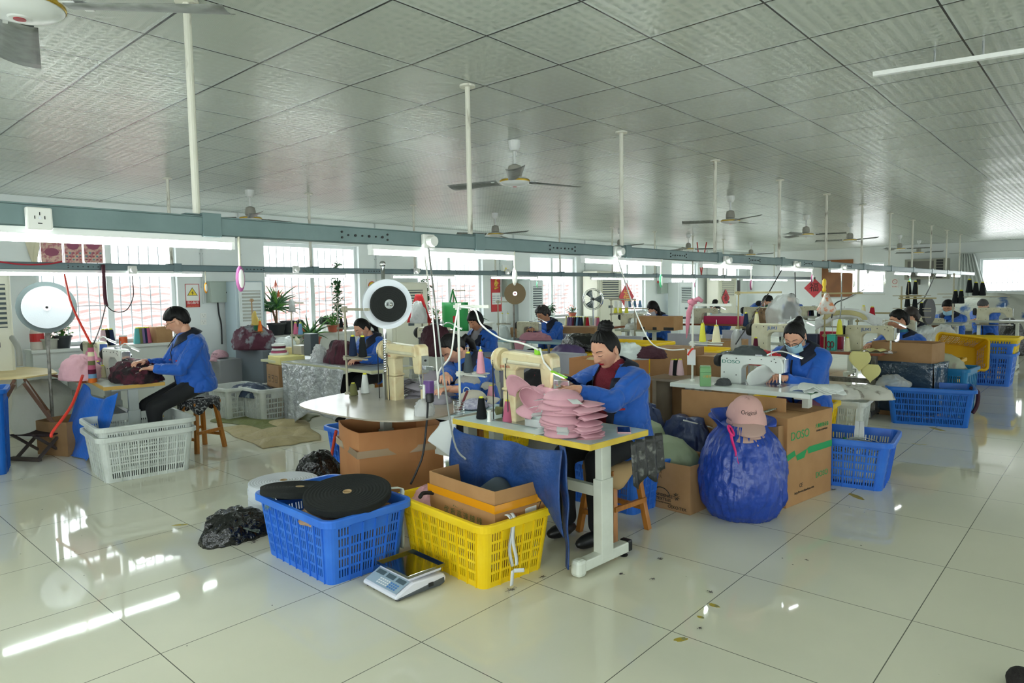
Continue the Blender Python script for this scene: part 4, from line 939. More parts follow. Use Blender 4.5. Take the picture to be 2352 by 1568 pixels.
o, w, h = panel_y('prohibition_sign', 'no open flame sign with a yellow disc, left of the black and white reel', 'sign', 842, 641, 866, 685, whi_p); prohibit(o, w, h, h*.14, w*.40)
q = MB(); q.box((0, -.0095, -h*.38), (w, .002, h*.24)); q.build('red_band', red_p, o); text('禁止烟火', w*.2, (0, -.0115, -h*.36), WP, whi_p, o)
o, w, h = panel_y('prohibition_sign', 'no open flame sign on the pier left of the big cream air conditioner', 'sign', 1344, 638, 1358, 669, whi_p); prohibit(o, w, h, h*.16, w*.42)
q = MB(); q.box((0, -.0095, -h*.32), (w, .002, h*.36)); q.build('red_band', red_p, o); text('严禁烟火', w*.22, (0, -.0115, -h*.27), WP, whi_p, o)
o, w, h = panel_y('warning_sign', 'small hazard sign with yellow triangle above the gold calendar', 'sign', 1153, 608, 1170, 645, whi_p)
tri = MB(); tri.add([(-w*.3, -.0095, h*.05), (w*.3, -.0095, h*.05), (0, -.0095, h*.38)], [(0, 1, 2)]); tri.build('triangle', yel_p, o); q = MB(); q.box((0, -.0095, -h*.35), (w, .002, h*.25)); q.build('red_band', red_p, o)
o, w, h = panel_y('warning_sign', 'tiny hazard sign beside the far grey electric box', 'sign', 1508, 632, 1517, 652, whi_p)
q = MB(); q.box((0, -.0095, -h*.3), (w, .002, h*.35)); q.build('red_band', red_p, o)
# calendar
o, w, h = panel_y('wall_calendar', 'red wall calendar with a gold emblem and white date sheet', 'calendar', 1127, 636, 1152, 716, red_p)
q = MB(); q.box((0, -.010, -.12*h), (w*.86, .003, h*.34)); so = q.build('date_sheet', whi_p, o)
q = MB()
for r in range(4):
    for c in range(6): q.box((-w*.34+c*w*.135, -.0122, -.05*h-r*h*.065), (w*.06, .001, h*.025))
q.build('dates', mat('grey_print', '#6d7f96', .6), so)
q = MB(); q.tube([(0, -.012, h*.45), (-w*.12, -.012, h*.4), (w*.14, -.012, h*.33), (-w*.18, -.012, h*.25), (w*.12, -.012, h*.2), (-w*.25, -.012, h*.16)], w*.07, 6); q.ell((-.05*w, -.011, h*.3), (w*.16, .003, w*.2), 12, 6); q.build('gold_emblem', gold_p, o)
# posters inside the first window
po = mat('pink_leaflet', '#cfae9e', .6, var=(26, '#b06a76', .45, .6)); Yp = YW-.0
for a, c, lab in ((92, 144, 'left leaflet poster with a large pink drawing stuck in the first window'), (146, 190, 'middle leaflet poster with rows of small pictures in the first window'), (191, 237, 'right leaflet poster with rows of small pictures in the first window')):
    o, w, h = panel_y('leaflet_poster', lab, 'poster', a, 553, c, 603, po, th=.003, Y=YW+.06, group='leaflets in the first window')
    q = MB(); q.ell((0, -.004, 0) if a < 100 else (0, -.004, h*.3), (w*.36, .001, h*.2), 12, 4); q.build('picture', mat('dark_pink_print', '#8f4a62', .6), o)
    if a > 100:
        for r in range(3):
            for k in range(5): MB().box((-w*.38+k*w*.19, -.004, -h*.05-r*h*.15), (w*.11, .002, h*.07)).build('small_picture', (mat('red_blot', '#b0504e', .6), mat('teal_blot', '#5f8f95', .6), mat('dark_pink_print', '#8f4a62', .6))[(k+r) % 3], o)
q = MB(); q.grid(lambda u, v: (.0+(u-.5)*.16*(1-v*.8), .02*sin(u*9+v*4), -.32*v), 8, 8); p = P(75, 553, y=YW-.05); solo('hanging_paper', q, mat('cream_paper', '#d8d2b8', .7), 'torn cream paper hanging at the left edge of the first window', 'paper', (p.x, p.y, p.z), smooth=True, solid=.002)
# boxes and sockets
ebox = mat('grey_green_cabinet', '#a3b0a6', .4)
for x0, y0, x1, y1, lab in ((472, 646, 518, 695, 'grey-green electrical box on the wall left of the nearest air conditioner'), (1153, 635, 1190, 681, 'grey electrical box behind the cardboard reel'), (1508, 650, 1528, 674, 'far grey electrical box near the masked woman in white work')):
    o, w, h = panel_y('electrical_box', lab, 'electrical box', x0, y0, x1, y1, ebox, th=.14); MB().box((0, -.145, 0), (w*.94, .01, h*.94)).build('door', ebox, o, bev=.003); MB().cyl((w*.35, -.15, -.01), (w*.35, -.158, -.01), .014, n=14).build('lock', dark, o)
for y0, y1, lab in ((719, 731, 'upper wall socket below the electrical box'), (733, 746, 'lower wall socket below the electrical box')):
    o, w, h = panel_y('wall_socket', lab, 'socket', 460, y0, 474, y1, wplast, th=.012)
    for dx, dz in ((-.02, .012), (.02, .012), (0, -.015)): MB().box((dx, -.0125, dz), (.004, .003, .012)).build('slot', dark, o)
cord('black cable drooping from the grey-green electrical box down the wall', [P(500, 694, y=YW-.06), P(503, 722, y=YW-.04), P(508, 745, y=YW-.04), P(510, 790, y=YW-.06)], .012, dark)
# standing air conditioners
acw = mat('white_ac_case', '#dfe6e6', .35); acg = mat('grey_ac_side', '#a9bbc2', .4); acc = mat('cream_ac_case', '#d9d8c6', .4); vent = mat('dark_vent', '#3c4a50', .5); ventl = mat('dusty_vent', '#a8aaa2', .7)
def stand_ac(label, x0, x1, ytop, Y, m, ms, dep=.34, grille='mid', roundc=False, z0=0, H_=None, gt=.92, gb=.66, low=True):
    a = P(x0, ytop, y=Y); b_ = P(x1, ytop, y=Y); w = b_.x-a.x; h = H_ or a.z
    t = thing('standing_air_conditioner', label, 'air conditioner', ((a.x+b_.x)/2, Y+dep/2, z0), 0, 'standing air conditioners')
    c = MB(); 
    if roundc: c.lathe([(w/2, 0), (w/2, h), (w/2-.02, h+.01), (.001, h+.01)], n=36)
    else: c.box((0, 0, h/2), (w, dep, h))
    c.build('case', ms, t, bev=.02 if not roundc else 0, auto=.5 if roundc else None)
    f = MB(); f.box((0, -dep/2-.006, h*.5), (w*(.82 if not roundc else .5), .014, h*.98)); fo = f.build('front_panel', m, t, bev=.005)
    g = MB(); g.box((0, -dep/2-.015, h*(gt+gb)/2), (w*(.68 if not roundc else .42), .008, h*(gt-gb))); g.build('grille_back', ventl if grille == 'dust' else vent, t)
    g = MB(); n = 9; gw = w*(.68 if not roundc else .42)
    for k in range(n): z = h*gb+(h*(gt-gb))*(k+.5)/n; g.box((0, -dep/2-.024, z), (gw, .012, h*(gt-gb)/n*.45), R=Matrix.Rotation(.5, 3, 'X'))
    g.box((-gw/2, -dep/2-.02, h*(gt+gb)/2), (.012, .02, h*(gt-gb))); g.box((gw/2, -dep/2-.02, h*(gt+gb)/2), (.012, .02, h*(gt-gb))); g.build('louvres', m, t)
    if low: MB().box((0, -dep/2-.015, h*.40), (w*.68, .008, h*.035)).build('dark_strip', dark, t)
    MB().box((0, -dep/2-.016, h*.56), (w*.16, .006, h*.03)).build('display', vent, t)
    return t
stand_ac('white and grey standing air conditioner with a dusty grille beside the aloes', 540, 606, 645, 9.85, acw, acg, .38, 'dust')
stand_ac('cream standing air conditioner with dark louvres behind the black and white reel', 898, 982, 648, 9.8, acc, acc, .4, low=False)
stand_ac('white standing air conditioner with black louvres behind the curly-haired woman', 1216, 1248, 643, 9.8, acw, acw, .35)
stand_ac('big cream rounded air conditioner behind the pedestal fan, with a gold character on red paper', 1372, 1428, 622, 9.75, acc, acc, .45, low=False)
stand_ac('white air conditioner at the far windows, behind the pink rag stand', 1558, 1592, 648, 9.8, acw, acw, .35)
stand_ac('farthest cream air conditioner, with a black character on red paper', 1650, 1692, 632, 9.75, acc, acc, .4, 'dust', low=False)
# red fu diamonds
def fu(label, c, s, Rm, ink_, nrm):
    t = MB(); vs = [Rm @ V3((s*cos(k*pi/2), s*sin(k*pi/2), z)) for z in (0, .003) for k in range(4)]; t.add(vs, [(0, 1, 2, 3), (4, 5, 6, 7), (0, 1, 5, 4), (1, 2, 6, 5), (2, 3, 7, 6), (3, 0, 4, 7)])
    o = solo('paper_diamond', t, mat('red_paper', '#c9414a', .6), label, 'red paper decoration', c); text('福', s*.95, Rm @ V3((0, 0, .006)), Rm, ink_, o, 'character', extrude=.001); return o
p = P(1440, 681, y=9.70); fu('large red paper diamond with a gold character on the cream air conditioner', (p.x-.02, 9.70, p.z), .36, WP, gold_p, None)
p = P(1667, 684, y=9.70); fu('red paper diamond with a black character on the farthest air conditioner', (p.x, 9.70, p.z), .29, WP, blk_p, None)
p = P(1870, 661, x=EXp); fu('red paper diamond with a black character on the end wall', (EXp, p.y, p.z), .34, EP, blk_p, None)
# end wall
def panel_x(name, label, cat, x0, y0, x1, y1, m, th, X=EXp):
    a = P(x0, y0, x=X); b_ = P(x1, y1, x=X); w = a.y-b_.y; h = a.z-b_.z; q = MB(); q.box((-th/2, 0, 0), (th, w, h)); return solo(name, q, m, label, cat, (X, (a.y+b_.y)/2, (a.z+b_.z)/2), bev=.004), w, h
panel_x('board', 'brown wooden board leaning over the end wall window', 'board', 1889, 598, 1958, 681, mat('brown_board', '#8f5a2c', .5, var=(2, '#7a4a22')), .04, EXp-.03)
o, w, h = panel_x('wall_air_conditioner', 'grey air conditioning unit mounted on the end wall', 'air conditioner', 2086, 597, 2181, 640, mat('old_ac_case', '#9a9a8c', .5), .45)
q = MB(); q.box((-.455, w*.12, 0), (.01, w*.62, h*.8)); q.build('grille', mat('grey_grille', '#6d6a64', .7), o); q = MB(); q.box((-.455, -w*.33, 0), (.01, w*.16, h*.9)); q.build('dark_louvre', dark, o)
for k in range(6): MB().box((-.46, -w*.33, -h*.36+k*h*.14), (.012, w*.16, .012)).build('louvre', mat('old_ac_case', ''), o)
MB().box((-.2, w*.2, -h*.62), (.4, .03, h*.3)).build('bracket', dark, o)
o, w, h = panel_x('prohibition_sign', 'white no open flame sign on the end wall', 'sign', 2047, 639, 2064, 661, whi_p, .01)
q = MB(); q.grid(lambda u, v: (-.012, (w*.34-w*.06*v)*cos(u*2*pi), h*.15+(w*.34-w*.06*v)*sin(u*2*pi)), 24, 1); q.build('ring', red_p, o); q = MB(); q.bar((-.013, w*.2, h*.15+w*.2), (-.013, -w*.2, h*.15-w*.2), .02, .002); q.build('slash', red_p, o); text('禁止烟火', w*.18, (-.012, 0, -h*.36), EP, red_p, o)
# curtain by the big end window
q = MB(); p = P(2215, 618, x=EXp-.15); q.grid(lambda u, v: (.04*sin(u*40)+.02*N((u*5, v*3, 0), 1), -u*(.35+.55*v)+.1*v, -1.55*v), 60, 12); q.cyl((0, .3, .02), (0, -2.6, .02), .012, n=8); q.bar((0, .25, .02), (.15, .25, .02), .02); q.bar((0, -2.5, .02), (.15, -2.5, .02), .02)
solo('curtain', q, mat('sheer_white_curtain', '#c8cfcb', .8), 'white curtain gathered beside the right end window', 'curtain', (p.x, p.y+.1, 2.5), smooth=True, solid=.003)
# ---------- window sill plants and bits ----------
YS = 10.2; SZ = ZS
def sill(px, dx=0, off=0): p = P(px, 760, y=YS-off); return (p.x+dx, YS-off, SZ)
shelf_m = mat('white_shelf_ledge', '#cfd3ce', .5)
for a, c, lab in ((60, 390, 'pale ledge under the leftmost window, full of pots and thread'), (600, 832, 'pale ledge under the window with the aloes'), (965, 1120, 'pale ledge under the window behind the green bag'), (1255, 1345, 'pale ledge under the window behind the row of thread cones')):
    x0 = P(a, 780, y=10.1).x; x1 = P(c, 780, y=10.1).x; q = MB(); q.box(((x1-x0)/2, 0, -.02), (x1-x0, .40, .04)); q.box(((x1-x0)/2, .02, -.45), (x1-x0-.04, .34, .82)); solo('window_ledge', q, shelf_m, lab, 'ledge', (x0, 10.085, SZ))
leafy('leafy green plant in a black pot on the ledge of the leftmost window', sill(143, 0, .2), .2, .26, 170, .06, potb, 3, leaf_l, .10, .16)
leafy('small plant in a grey planter on the ledge at the far left', sill(112, 0, .15), .16, .2, 90, .05, mat('grey_planter', '#a9a99c', .7), 4, leaf_d, .13, .13)
aloe('tall aloe with two orange flower spikes on the window ledge', (P(636, 760, y=9.97).x, 9.97, SZ), 1.4, 48, potb, heads=((-.02, .34), (.14, .30)), flower=True, seed=5)
b = MB(); b.lathe([(.10, 0), (.13, .2), (.14, .2), (.14, .22), (.125, .22), (.11, .05), (.001, .05)], n=24); solo('flower_pot', b, potb, 'empty black plastic pot on the ledge right of the tall aloe', 'pot', sill(664, 0, .2), auto=.5)
for px, s, lab in ((689, .075, 'round cactus in a small pot, left one on the aloe window ledge'), (746, .085, 'round cactus in a white pot, right one on the aloe window ledge')):
    t = thing('potted_cactus', lab, 'plant', sill(px, 0, .12)); pot(t, s*1.0, s*1.5, terra if px < 700 else wplast); b = MB(); b.ell((0, 0, s*2.1), (s, s, s*1.0), 32, 12, fn=lambda p, th, ph: V3((p.x*(1+.12*cos(th*10)), p.y*(1+.12*cos(th*10)), p.z))); b.build('cactus_body', mat('dark_cactus', '#2c3b2c', .8, bump=(80, .6)), t, smooth=True)
leafy('tall climbing plant with magenta flowers in front of the right pane', sill(778, 0, .2), .16, 1.15, 330, .085, terra, 8, leaf_d, .09, .13, climb=True, flowers=mat('magenta_flower', '#c83a8a', .5), fl_n=4)
leafy('low leafy plant in a terracotta pot at the foot of the climbing plant', sill(764, 0, .35), .22, .2, 160, .07, terra, 9, leaf_l, .09, .12)
leafy('climbing plant hung over the cream air conditioner behind the reels', (P(978, 700, y=9.95).x, 9.95, SZ), .2, .85, 300, .09, terra, 10, leaf_d, .1, .14, climb=True, flowers=mat('dark_red_flower', '#a02030', .5), fl_n=6)
leafy('small bright green plant on the ledge left of the green bag', sill(1003, 0, .2), .22, .22, 170, .05, potb, 11, leaf_l, .08, .12)
leafy('bushy plant on the ledge right of the green bag', sill(1070, 0, .2), .24, .25, 170, .05, terra, 12, leaf_l, .08, .12)
aloe('upright pointed plant on the ledge behind the elderly woman', sill(1092, 0, .1), 1.0, 14, terra, seed=12)
leafy('low plant with orange flowers on the ledge behind the thread row', sill(1315, 0, .1), .25, .14, 120, .05, terra, 13, leaf_d, .1, .1, flowers=mat('orange_flower', '#e0602a', .5), fl_n=8)
leafy('broad-leaved plant in a white pot left of the thread row', sill(1268, 0, .1), .2, .2, 70, .1, wplast, 14, leaf_d, .08, .12)
ORD = ['first', 'second', 'third', 'fourth', 'fifth', 'sixth', 'seventh', 'eighth', 'ninth', 'tenth', 'eleventh', 'twelfth', 'thirteenth', 'fourteenth', 'fifteenth', 'sixteenth']
NAME = {'grey2': 'light grey', 'palepink': 'pale pink', 'olive': 'olive green'}
def cone_row(items, where, h=.15, r=.034, group=None, z=None, Y=None, X=None):
    "items=[(px, py_base, colour)]"
    for k, (px, py, c) in enumerate(items):
        p = P(px, py, y=Y, x=X) if (Y or X) else P(px, py, z=z)
        if z is not None: p.z = z
        cone(c, p, '%s thread cone, %s from the left %s' % (NAME.get(c, c), ORD[k], where), h, r, group)
cone_row([(238, 786, 'palepink'), (247, 786, 'black'), (256, 786, 'navy'), (316, 786, 'teal'), (323, 786, 'olive'), (329, 786, 'purple'), (334, 786, 'navy'), (340, 786, 'rose')], 'on the ledge of the leftmost window', h=.22, r=.05, group='thread on the leftmost ledge', Y=9.98, z=SZ)
b = MB(); b.box((0, 0, .13), (.22, .2, .26)); p = P(368, 780, y=10); carton('small brown carton on the leftmost window ledge', (p.x, 10, SZ), .2, (.24, .22, .22), card2)
t = thing('drink_bottle', 'large clear bottle with a red label at the far left ledge', 'bottle', sill(84, 0, .15)); b = MB(); b.lathe([(.07, 0), (.075, .02), (.072, .22), (.05, .30), (.02, .34), (.02, .38)], n=20); b.build('bottle_body', film('clear_bottle', '#e8dcd0', .35, .1, bump=None), t, auto=.6); b = MB(); b.lathe([(.0765, .1), (.0765, .2)], n=20, caps=False); b.build('label_sleeve', red_p, t)
for px, c, lab, hh in ((697, 'rose', 'orange plastic tub on the aloe window ledge', .1), (757, 'w', 'white and blue cup on the aloe window ledge', .13)):
    b = MB(); b.lathe([(.05, 0), (.06, hh), (.055, hh), (.045, .01), (.001, .01)], n=18); solo('tub', b, mat('orange_plastic', '#e0703a', .4) if c != 'w' else wplast, lab, 'tub', sill(px, 0, .3), auto=.6)
# pedestal fan near the big cream air conditioner
p = P(1362, 687, y=8.9); t = thing('pedestal_fan', 'pedestal fan with a round wire guard and dark blades beside the cream air conditioner', 'fan', (p.x, p.y, 0), -2.3); zc = p.z
b = MB(); b.lathe([(.2, 0), (.2, .03), (.03, .06)], n=24); b.cyl((0, 0, .05), (0, 0, zc-.05), .018, n=10); b.build('stand', steel, t); g = MB(); rg = .24
for q in range(3): g.tube([(.06*(q-1)+.0, rg*(1-.12*abs(q-1))*cos(a*pi/16), zc+rg*(1-.12*abs(q-1))*sin(a*pi/16)) for a in range(33)], .007, 5, caps=False)
for k in range(24): a = k*pi/12; g.tube([(.08, .03*cos(a), zc+.03*sin(a)), (0.0, rg*cos(a), zc+rg*sin(a))], .002, 4)
g.build('guard', chrome, t)
for k in range(3):
    a = 2*pi*k/3; b = MB(); b.grid(lambda u, v: (.02*(v-.5), (.03+.17*u)*cos(a+(v-.5)*.9), zc+(.03+.17*u)*sin(a+(v-.5)*.9)), 5, 5); b.build('blade', mat('dark_fan_blade', '#27343a', .3), t, smooth=True, solid=.003)
b = MB(); b.ell((-.06, 0, zc), (.07, .05, .05), 12, 8); b.build('motor', dark, t)
# small things on and under the trunkings
def switch(px, py, y, ztop, col, lab):
    p = P(px, py, y=y-.02); t = thing('pull_switch', lab, 'switch', (p.x, p.y, p.z), 0, 'hanging light switches'); b = MB(); b.tube([(0, 0, .06), (0, 0, ztop-p.z)], .006, 6); b.build('switch_cord', mat('cream_cord', '#d8d6c4', .6), t)
    b = MB(); b.ell((0, 0, 0), (.022, .014, .062), 14, 8); so = b.build('switch_body', mat('switch_'+col, {'pink': '#b0609a', 'white': '#e6e4d8', 'green': '#5fc08a', 'maroon': '#7a3a5a', 'orange': '#e89a2a'}[col], .35), t, smooth=True); b = MB(); b.ell((0, -.012, 0), (.014, .008, .045), 12, 6); b.build('rocker', wplast, so, smooth=True)
for a in ((552, 640, BY1, 'pink', 'pink pull switch on a cord at the end of the nearest tube'), (1182, 635, BY1, 'white', 'white pull switch hanging at the end of the second near tube'), (1518, 645, BY1, 'green', 'green and maroon pull switch hanging at the end of the third near tube'), (1725, 654, BY1, 'maroon', 'maroon pull switch hanging below the fourth near tube'), (1865, 640, BY1, 'maroon', 'maroon pull switch hanging right of the red diamond'), (1961, 651, BY1, 'white', 'white pull switch in front of the end wall window'), (2032, 647, BY1, 'white', 'white pull switch at the right edge of the end wall window'), (2090, 646, BY1, 'green', 'small green pull switch near the grey wall unit'), (2134, 652, BY1, 'white', 'small white pull switch below the grey wall unit')): switch(a[0], a[1], a[2], TZ0, a[3], a[4])
for a in ((473, 661, BY2, 'orange', 'orange pull switch at the end of the rear leftmost tube'), (1234, 653, BY2, 'green', 'green pull switch before the white air conditioner'), (1596, 654, BY2, 'maroon', 'maroon pull switch before the far window')): switch(a[0], a[1], a[2], B2Z0, a[3], a[4])
def socket(px, py, y, lab, plug=False, sw=.085):
    p = P(px, py, y=y-.04); t = thing('power_socket', lab, 'socket', (p.x, y-.036, p.z), 0, 'sockets on the trunkings'); b = MB(); b.box((0, -.016, 0), (sw, .03, .085)); b.build('plate', wplast, t, bev=.006)
    if plug: b = MB(); b.cyl((0, -.031, 0), (0, -.075, 0), .033, .03, n=18); b.build('plug', wplast, t, bev=.003)
    else:
        for dx, dz, w_, h_ in ((-.016, .004, .003, .012), (.016, .004, .003, .012), (0, .018, .003, .012), (0, -.018, .014, .004)): MB().box((dx, -.0315, dz), (w_, .002, h_)).build('slot', dark, t)
        MB().cyl((0, -.031, .002), (0, -.033, .002), .005, n=10).build('screw', steel, t)
socket(87, 503, BY1, 'white wall-type socket on the front trunking at the far left')
for px, py, lab in ((980, 555, 'white plug in its socket on the front trunking left of the second pipe'), (1415, 578, 'white plug in its socket on the front trunking left of the third pipe'), (1665, 598, 'white plug in the socket before the fourth pipe'), (1825, 607, 'white plug in the socket above the red diamond'), (1933, 614, 'white plug in the socket before the end window')): socket(px, py, BY1, lab, True)
for px, py, lab in ((303, 620, 'socket with plug on the rear trunking before the leftmost window'), (678, 618, 'socket with plug on the rear trunking before the aloe window'), (955, 622, 'plug on the rear trunking above the air conditioner with plants'), (1164, 624, 'plug on the rear trunking above the gold calendar')): socket(px, py, BY2, lab, True)
wcord = mat('white_cable', '#e4e6e0', .4); gcord = mat('grey_cable', '#8b8f8c', .45); rcord = mat('red_rope', '#e23a2a', .5); bcord = mat('black_cable', '#18191b', .5)
cord('white cable from the front trunking down to the purple plug adapter', [P(975, 585, y=3.08), P(990, 700, x=3.0), P(1000, 800, x=2.95), P(1008, 915, x=2.9)], .005, wcord)
cord('grey cable from the front plug down past the woman with the white bracelet', [P(984, 570, y=3.03), P(1000, 700, x=2.95), P(1015, 830, x=2.8), P(1042, 1010, x=2.72), P(1070, 1055, x=2.7)], .006, gcord)
cord('white cable looping from the third plug to the pink rag stand', [P(1418, 590, y=3.05), P(1450, 690, x=5.2), P(1490, 780, x=5.2), P(1530, 802, x=5.2), P(1572, 802, x=5.2)], .006, wcord)
cord('white lamp cable running from the thread stand over to the lime green lamp', [P(1056, 705, x=3.2), P(1090, 712, x=3.2), P(1105, 745, x=3.2), P(1150, 777, x=3.15), P(1195, 787, x=3.12), P(1237, 803, x=3.08)], .006, wcord)
cord('white cable hanging from the thread stand down to the purple plug', [P(1053, 706, x=3.1), P(1045, 745, x=3.05), P(1035, 815, x=2.98), P(1010, 850, x=2.95), P(1003, 880, x=2.92), P(985, 892, x=2.9)], .006, wcord)
cord('orange-red rope stretched from the rear trunking down to the crossed-leg stool', [P(148, 630, y=7.7), P(165, 700, y=7.3), P(208, 788, y=6.9)], .010, rcord, 'rope', 'rope')
cord('orange-red rope running down beside the left table to the floor', [P(190, 862, y=6.8), P(165, 930, y=6.6), P(122, 990, y=6.5), P(118, 1003, y=6.5)], .012, rcord, 'rope', 'rope')
cord('thin red cable draped along the rear trunking at the far left', [P(-20, 598, y=7.75), P(50, 607, y=7.75), P(110, 606, y=7.75), P(143, 600, y=7.75)], .008, mat('crimson_cable', '#b8283a', .4))
cord('dark red twisted cloth strip hanging from the rear trunking before the first window', [P(237, 608, y=7.74), P(239, 650, y=7.7), P(242, 690, y=7.7), P(245, 703, y=7.7)], .018, mat('dark_red_cloth', '#4a1e2c', .8), 'cloth_strip', 'cloth strip')
cord('thin dark cable looping under the rear socket at the first window', [P(303, 632, y=7.7), P(306, 680, y=7.65), P(290, 712, y=7.6), P(262, 715, y=7.6), P(243, 700, y=7.65)], .005, bcord)
cord('pair of dark cables running down to the machine at the far left', [P(243, 700, y=7.65), P(232, 745, y=7.4), P(215, 790, y=7.1)], .006, bcord)
cord('long black cable slanting down to the hanging clear sleeve', [P(1795, 620, y=3.1), P(1755, 690, x=8.6), P(1690, 790, x=7.0)], .007, bcord)
cord('thin black cable falling from the front trunking beside the red diamond', [P(1826, 625, y=3.1), P(1828, 690, x=10), P(1836, 715, x=9.5)], .006, bcord)
cord('pale cable hanging from the socket before the end window', [P(1933, 622, y=3.1), P(1932, 700, x=9), P(1925, 760, x=8.9)], .008, gcord)
cord('dark cable swooping right of the brown board', [P(1985, 665, x=12), P(1945, 685, x=9.5), P(1918, 698, x=9), P(1910, 730, x=8.8)], .008, bcord)
cord('thin black cable slanting from the far lights', [P(2148, 630, x=16), P(2125, 680, x=13), P(2104, 700, x=12)], .01, bcord)
for a, b_, lab in ((1601, 1606, 'left'), (1623, 1615, 'right')): cord(lab+' red strap of the V hanging above the rear trunking', [P(a, 556, y=7.9), P(b_, 598, y=7.85), P(1611, 632, y=7.8)], .014, red_p, 'red_strap', 'strap')
# ================= foreground =================
def cap_proto(m, label, loc, az=0, R=None, s=1.0, flat=1.0, print_=True, group=None, tag_=True, brim_m=None):
    "baseball cap: crown, brim, button; local +x is the brim"
    t = thing('baseball_cap', label, 'cap', loc, az, group)
    if R is not None: t.rotation_euler = R
    c = MB(); c.grid(lambda u, v: (.098*cos(u*2*pi)*cos(v*pi/2)**.75*s*(1+.03*N((u*6, v*3, 0), 1)), .086*sin(u*2*pi)*cos(v*pi/2)**.75*s, (.105*sin(v*pi/2)*(1-.10*max(0, -cos(u*2*pi)))+.004*N((u*9, v*4, 1), 1))*s*flat), 28, 9, wrap=True)
    co = c.build('crown', m, t, smooth=True, solid=.002, off=-1)
    b = MB(); b.grid(lambda u, v: ((.055+.0+(.105*v+.045)*cos((u-.5)*2.5))*s, (.084+.012*v)*sin((u-.5)*2.5)*s*1.0, (.006-.022*v*v-.030*(2*u-1)**2*1.0)*s), 16, 7); b.build('brim', brim_m or m, t, smooth=True, solid=.004, off=0)
    q = MB(); q.ell((0, 0, .106*s*flat), (.007, .007, .004), 8, 5); q.build('top_button', m, co)
    if print_:
        tt = text(print_ if isinstance(print_, str) else 'Original', .030, (0, 0, 0), Matrix.Identity(3), ink, co, 'lettering', extrude=.0001)
        for v in tt.data.vertices:
            a = v.co.x/.088; k = (.36+v.co.y*7)*pi/2; v.co = V3((.0995*cos(a)*cos(k)**.75*s, .0875*sin(a)*cos(k)**.75*s, (.105*sin(k)+v.co.z+.0015)*s*flat))
    if tag_: q = MB(); q.box((-.01, .112*s, .012*s), (.055, .075, .0015), R=Matrix.Rotation(-.45, 3, 'X')); q.build('paper_tag', mat('white_paper', '#e9edec', .6), t)
    return t
def at(px, py, z): return P(px, py, z=z)
# --- blue crate with coils ---
crate('big blue plastic crate at the front, heaped with black webbing coils', (1.955, 3.08), (1.985, 3.79), 'blue', L=.71, W=.46, h=.37)
blk_web = mat('black_webbing', '#0e1311', .85, bump=(200, .4)); wht_web = mat('white_webbing', '#d8dde4', .7, bump=(200, .2)); coreb = mat('cardboard_core', '#b39a72', .7)
def flat_coil(label, c, r, h, m, core, tilt=(0, 0, 0), group=None, n=56, wob=.0):
    t = thing('webbing_coil', label, 'webbing coil', c, 0, group); t.rotation_euler = tilt; pr = [(.026, 0), (r, 0), (r*1.0, h*.96)]; K = 22
    pr += [(r-(r-.03)*k/K, h+(.0022 if k % 2 else -.0012)) for k in range(K+1)]+[(.026, h), (.026, 0)]
    b = MB(); b.lathe(pr, n=n, caps=False); b.build('coil', m, t, auto=.35); b = MB(); b.lathe([(.0255, .0), (.0255, h+.003), (.022, h+.003), (.022, h-.01), (.001, h-.012)], n=20, caps=False); b.build('core', core, t, auto=.5); return t
flat_coil('largest round coil of black webbing lying on top of the front blue crate', (2.185, 3.235, .40), .245, .036, blk_web, coreb, (radians(6), radians(-7), 0))
flat_coil('black webbing coil tilted behind the top one in the blue crate', (2.11, 3.62, .375), .225, .034, blk_web, coreb, (radians(-3), radians(7), 0))
flat_coil('rearmost black webbing coil, mostly hidden, in the blue crate', (2.22, 3.66, .335), .215, .034, blk_web, coreb, (radians(-9), radians(3), 0))
b = MB(); b.tube([(2.385, 3.17, .40), (2.43, 3.13, .405), (2.455, 3.105, .385)], .02, 6); b = MB(); b.grid(lambda u, v: ((2.41+.07*min(u*4, 1)+.008*sin(u*9)-.02*u), 3.17-.06*min(u*4, 1)+(v-.5)*.036+.0*u, .415-.36*max(0, (u-.22)/.78)), 26, 2)
solo('white_strap', b, mat('white_felt_strap', '#d9ddce', .85), 'white felt strap hanging down the right corner of the blue crate', 'strap', smooth=True, solid=.005)
b = MB(); rnd = random.Random(2)
for k in range(22): b.tube([(1.99, 3.70, .385), (1.97-.02*rnd.random(), 3.68+.04*rnd.random(), .38), (1.945-.01*rnd.random(), 3.66+.07*rnd.random(), .34-.05*rnd.random())], .0012, 4)
b.grid(lambda u, v: (1.98-.05*v, 3.63+.09*u, .387-.05*v*v), 5, 5); solo('frayed_cloth', b, mat('teal_sage_cloth', '#7f9a80', .8), 'frayed greenish cloth scrap on the rim of the front blue crate', 'cloth scrap')
heap('stuff_bag', 'crumpled clear bag of beige scraps under the black coils', 'bag', (2.04, 3.28, .30), .12, .09, mat('beige_scraps', '#a98b70', .5, bump=(40, .6)), 3)
carton('small carton standing inside the front blue crate', (2.30, 3.17, .03), 0, (.10, .22, .33), card)
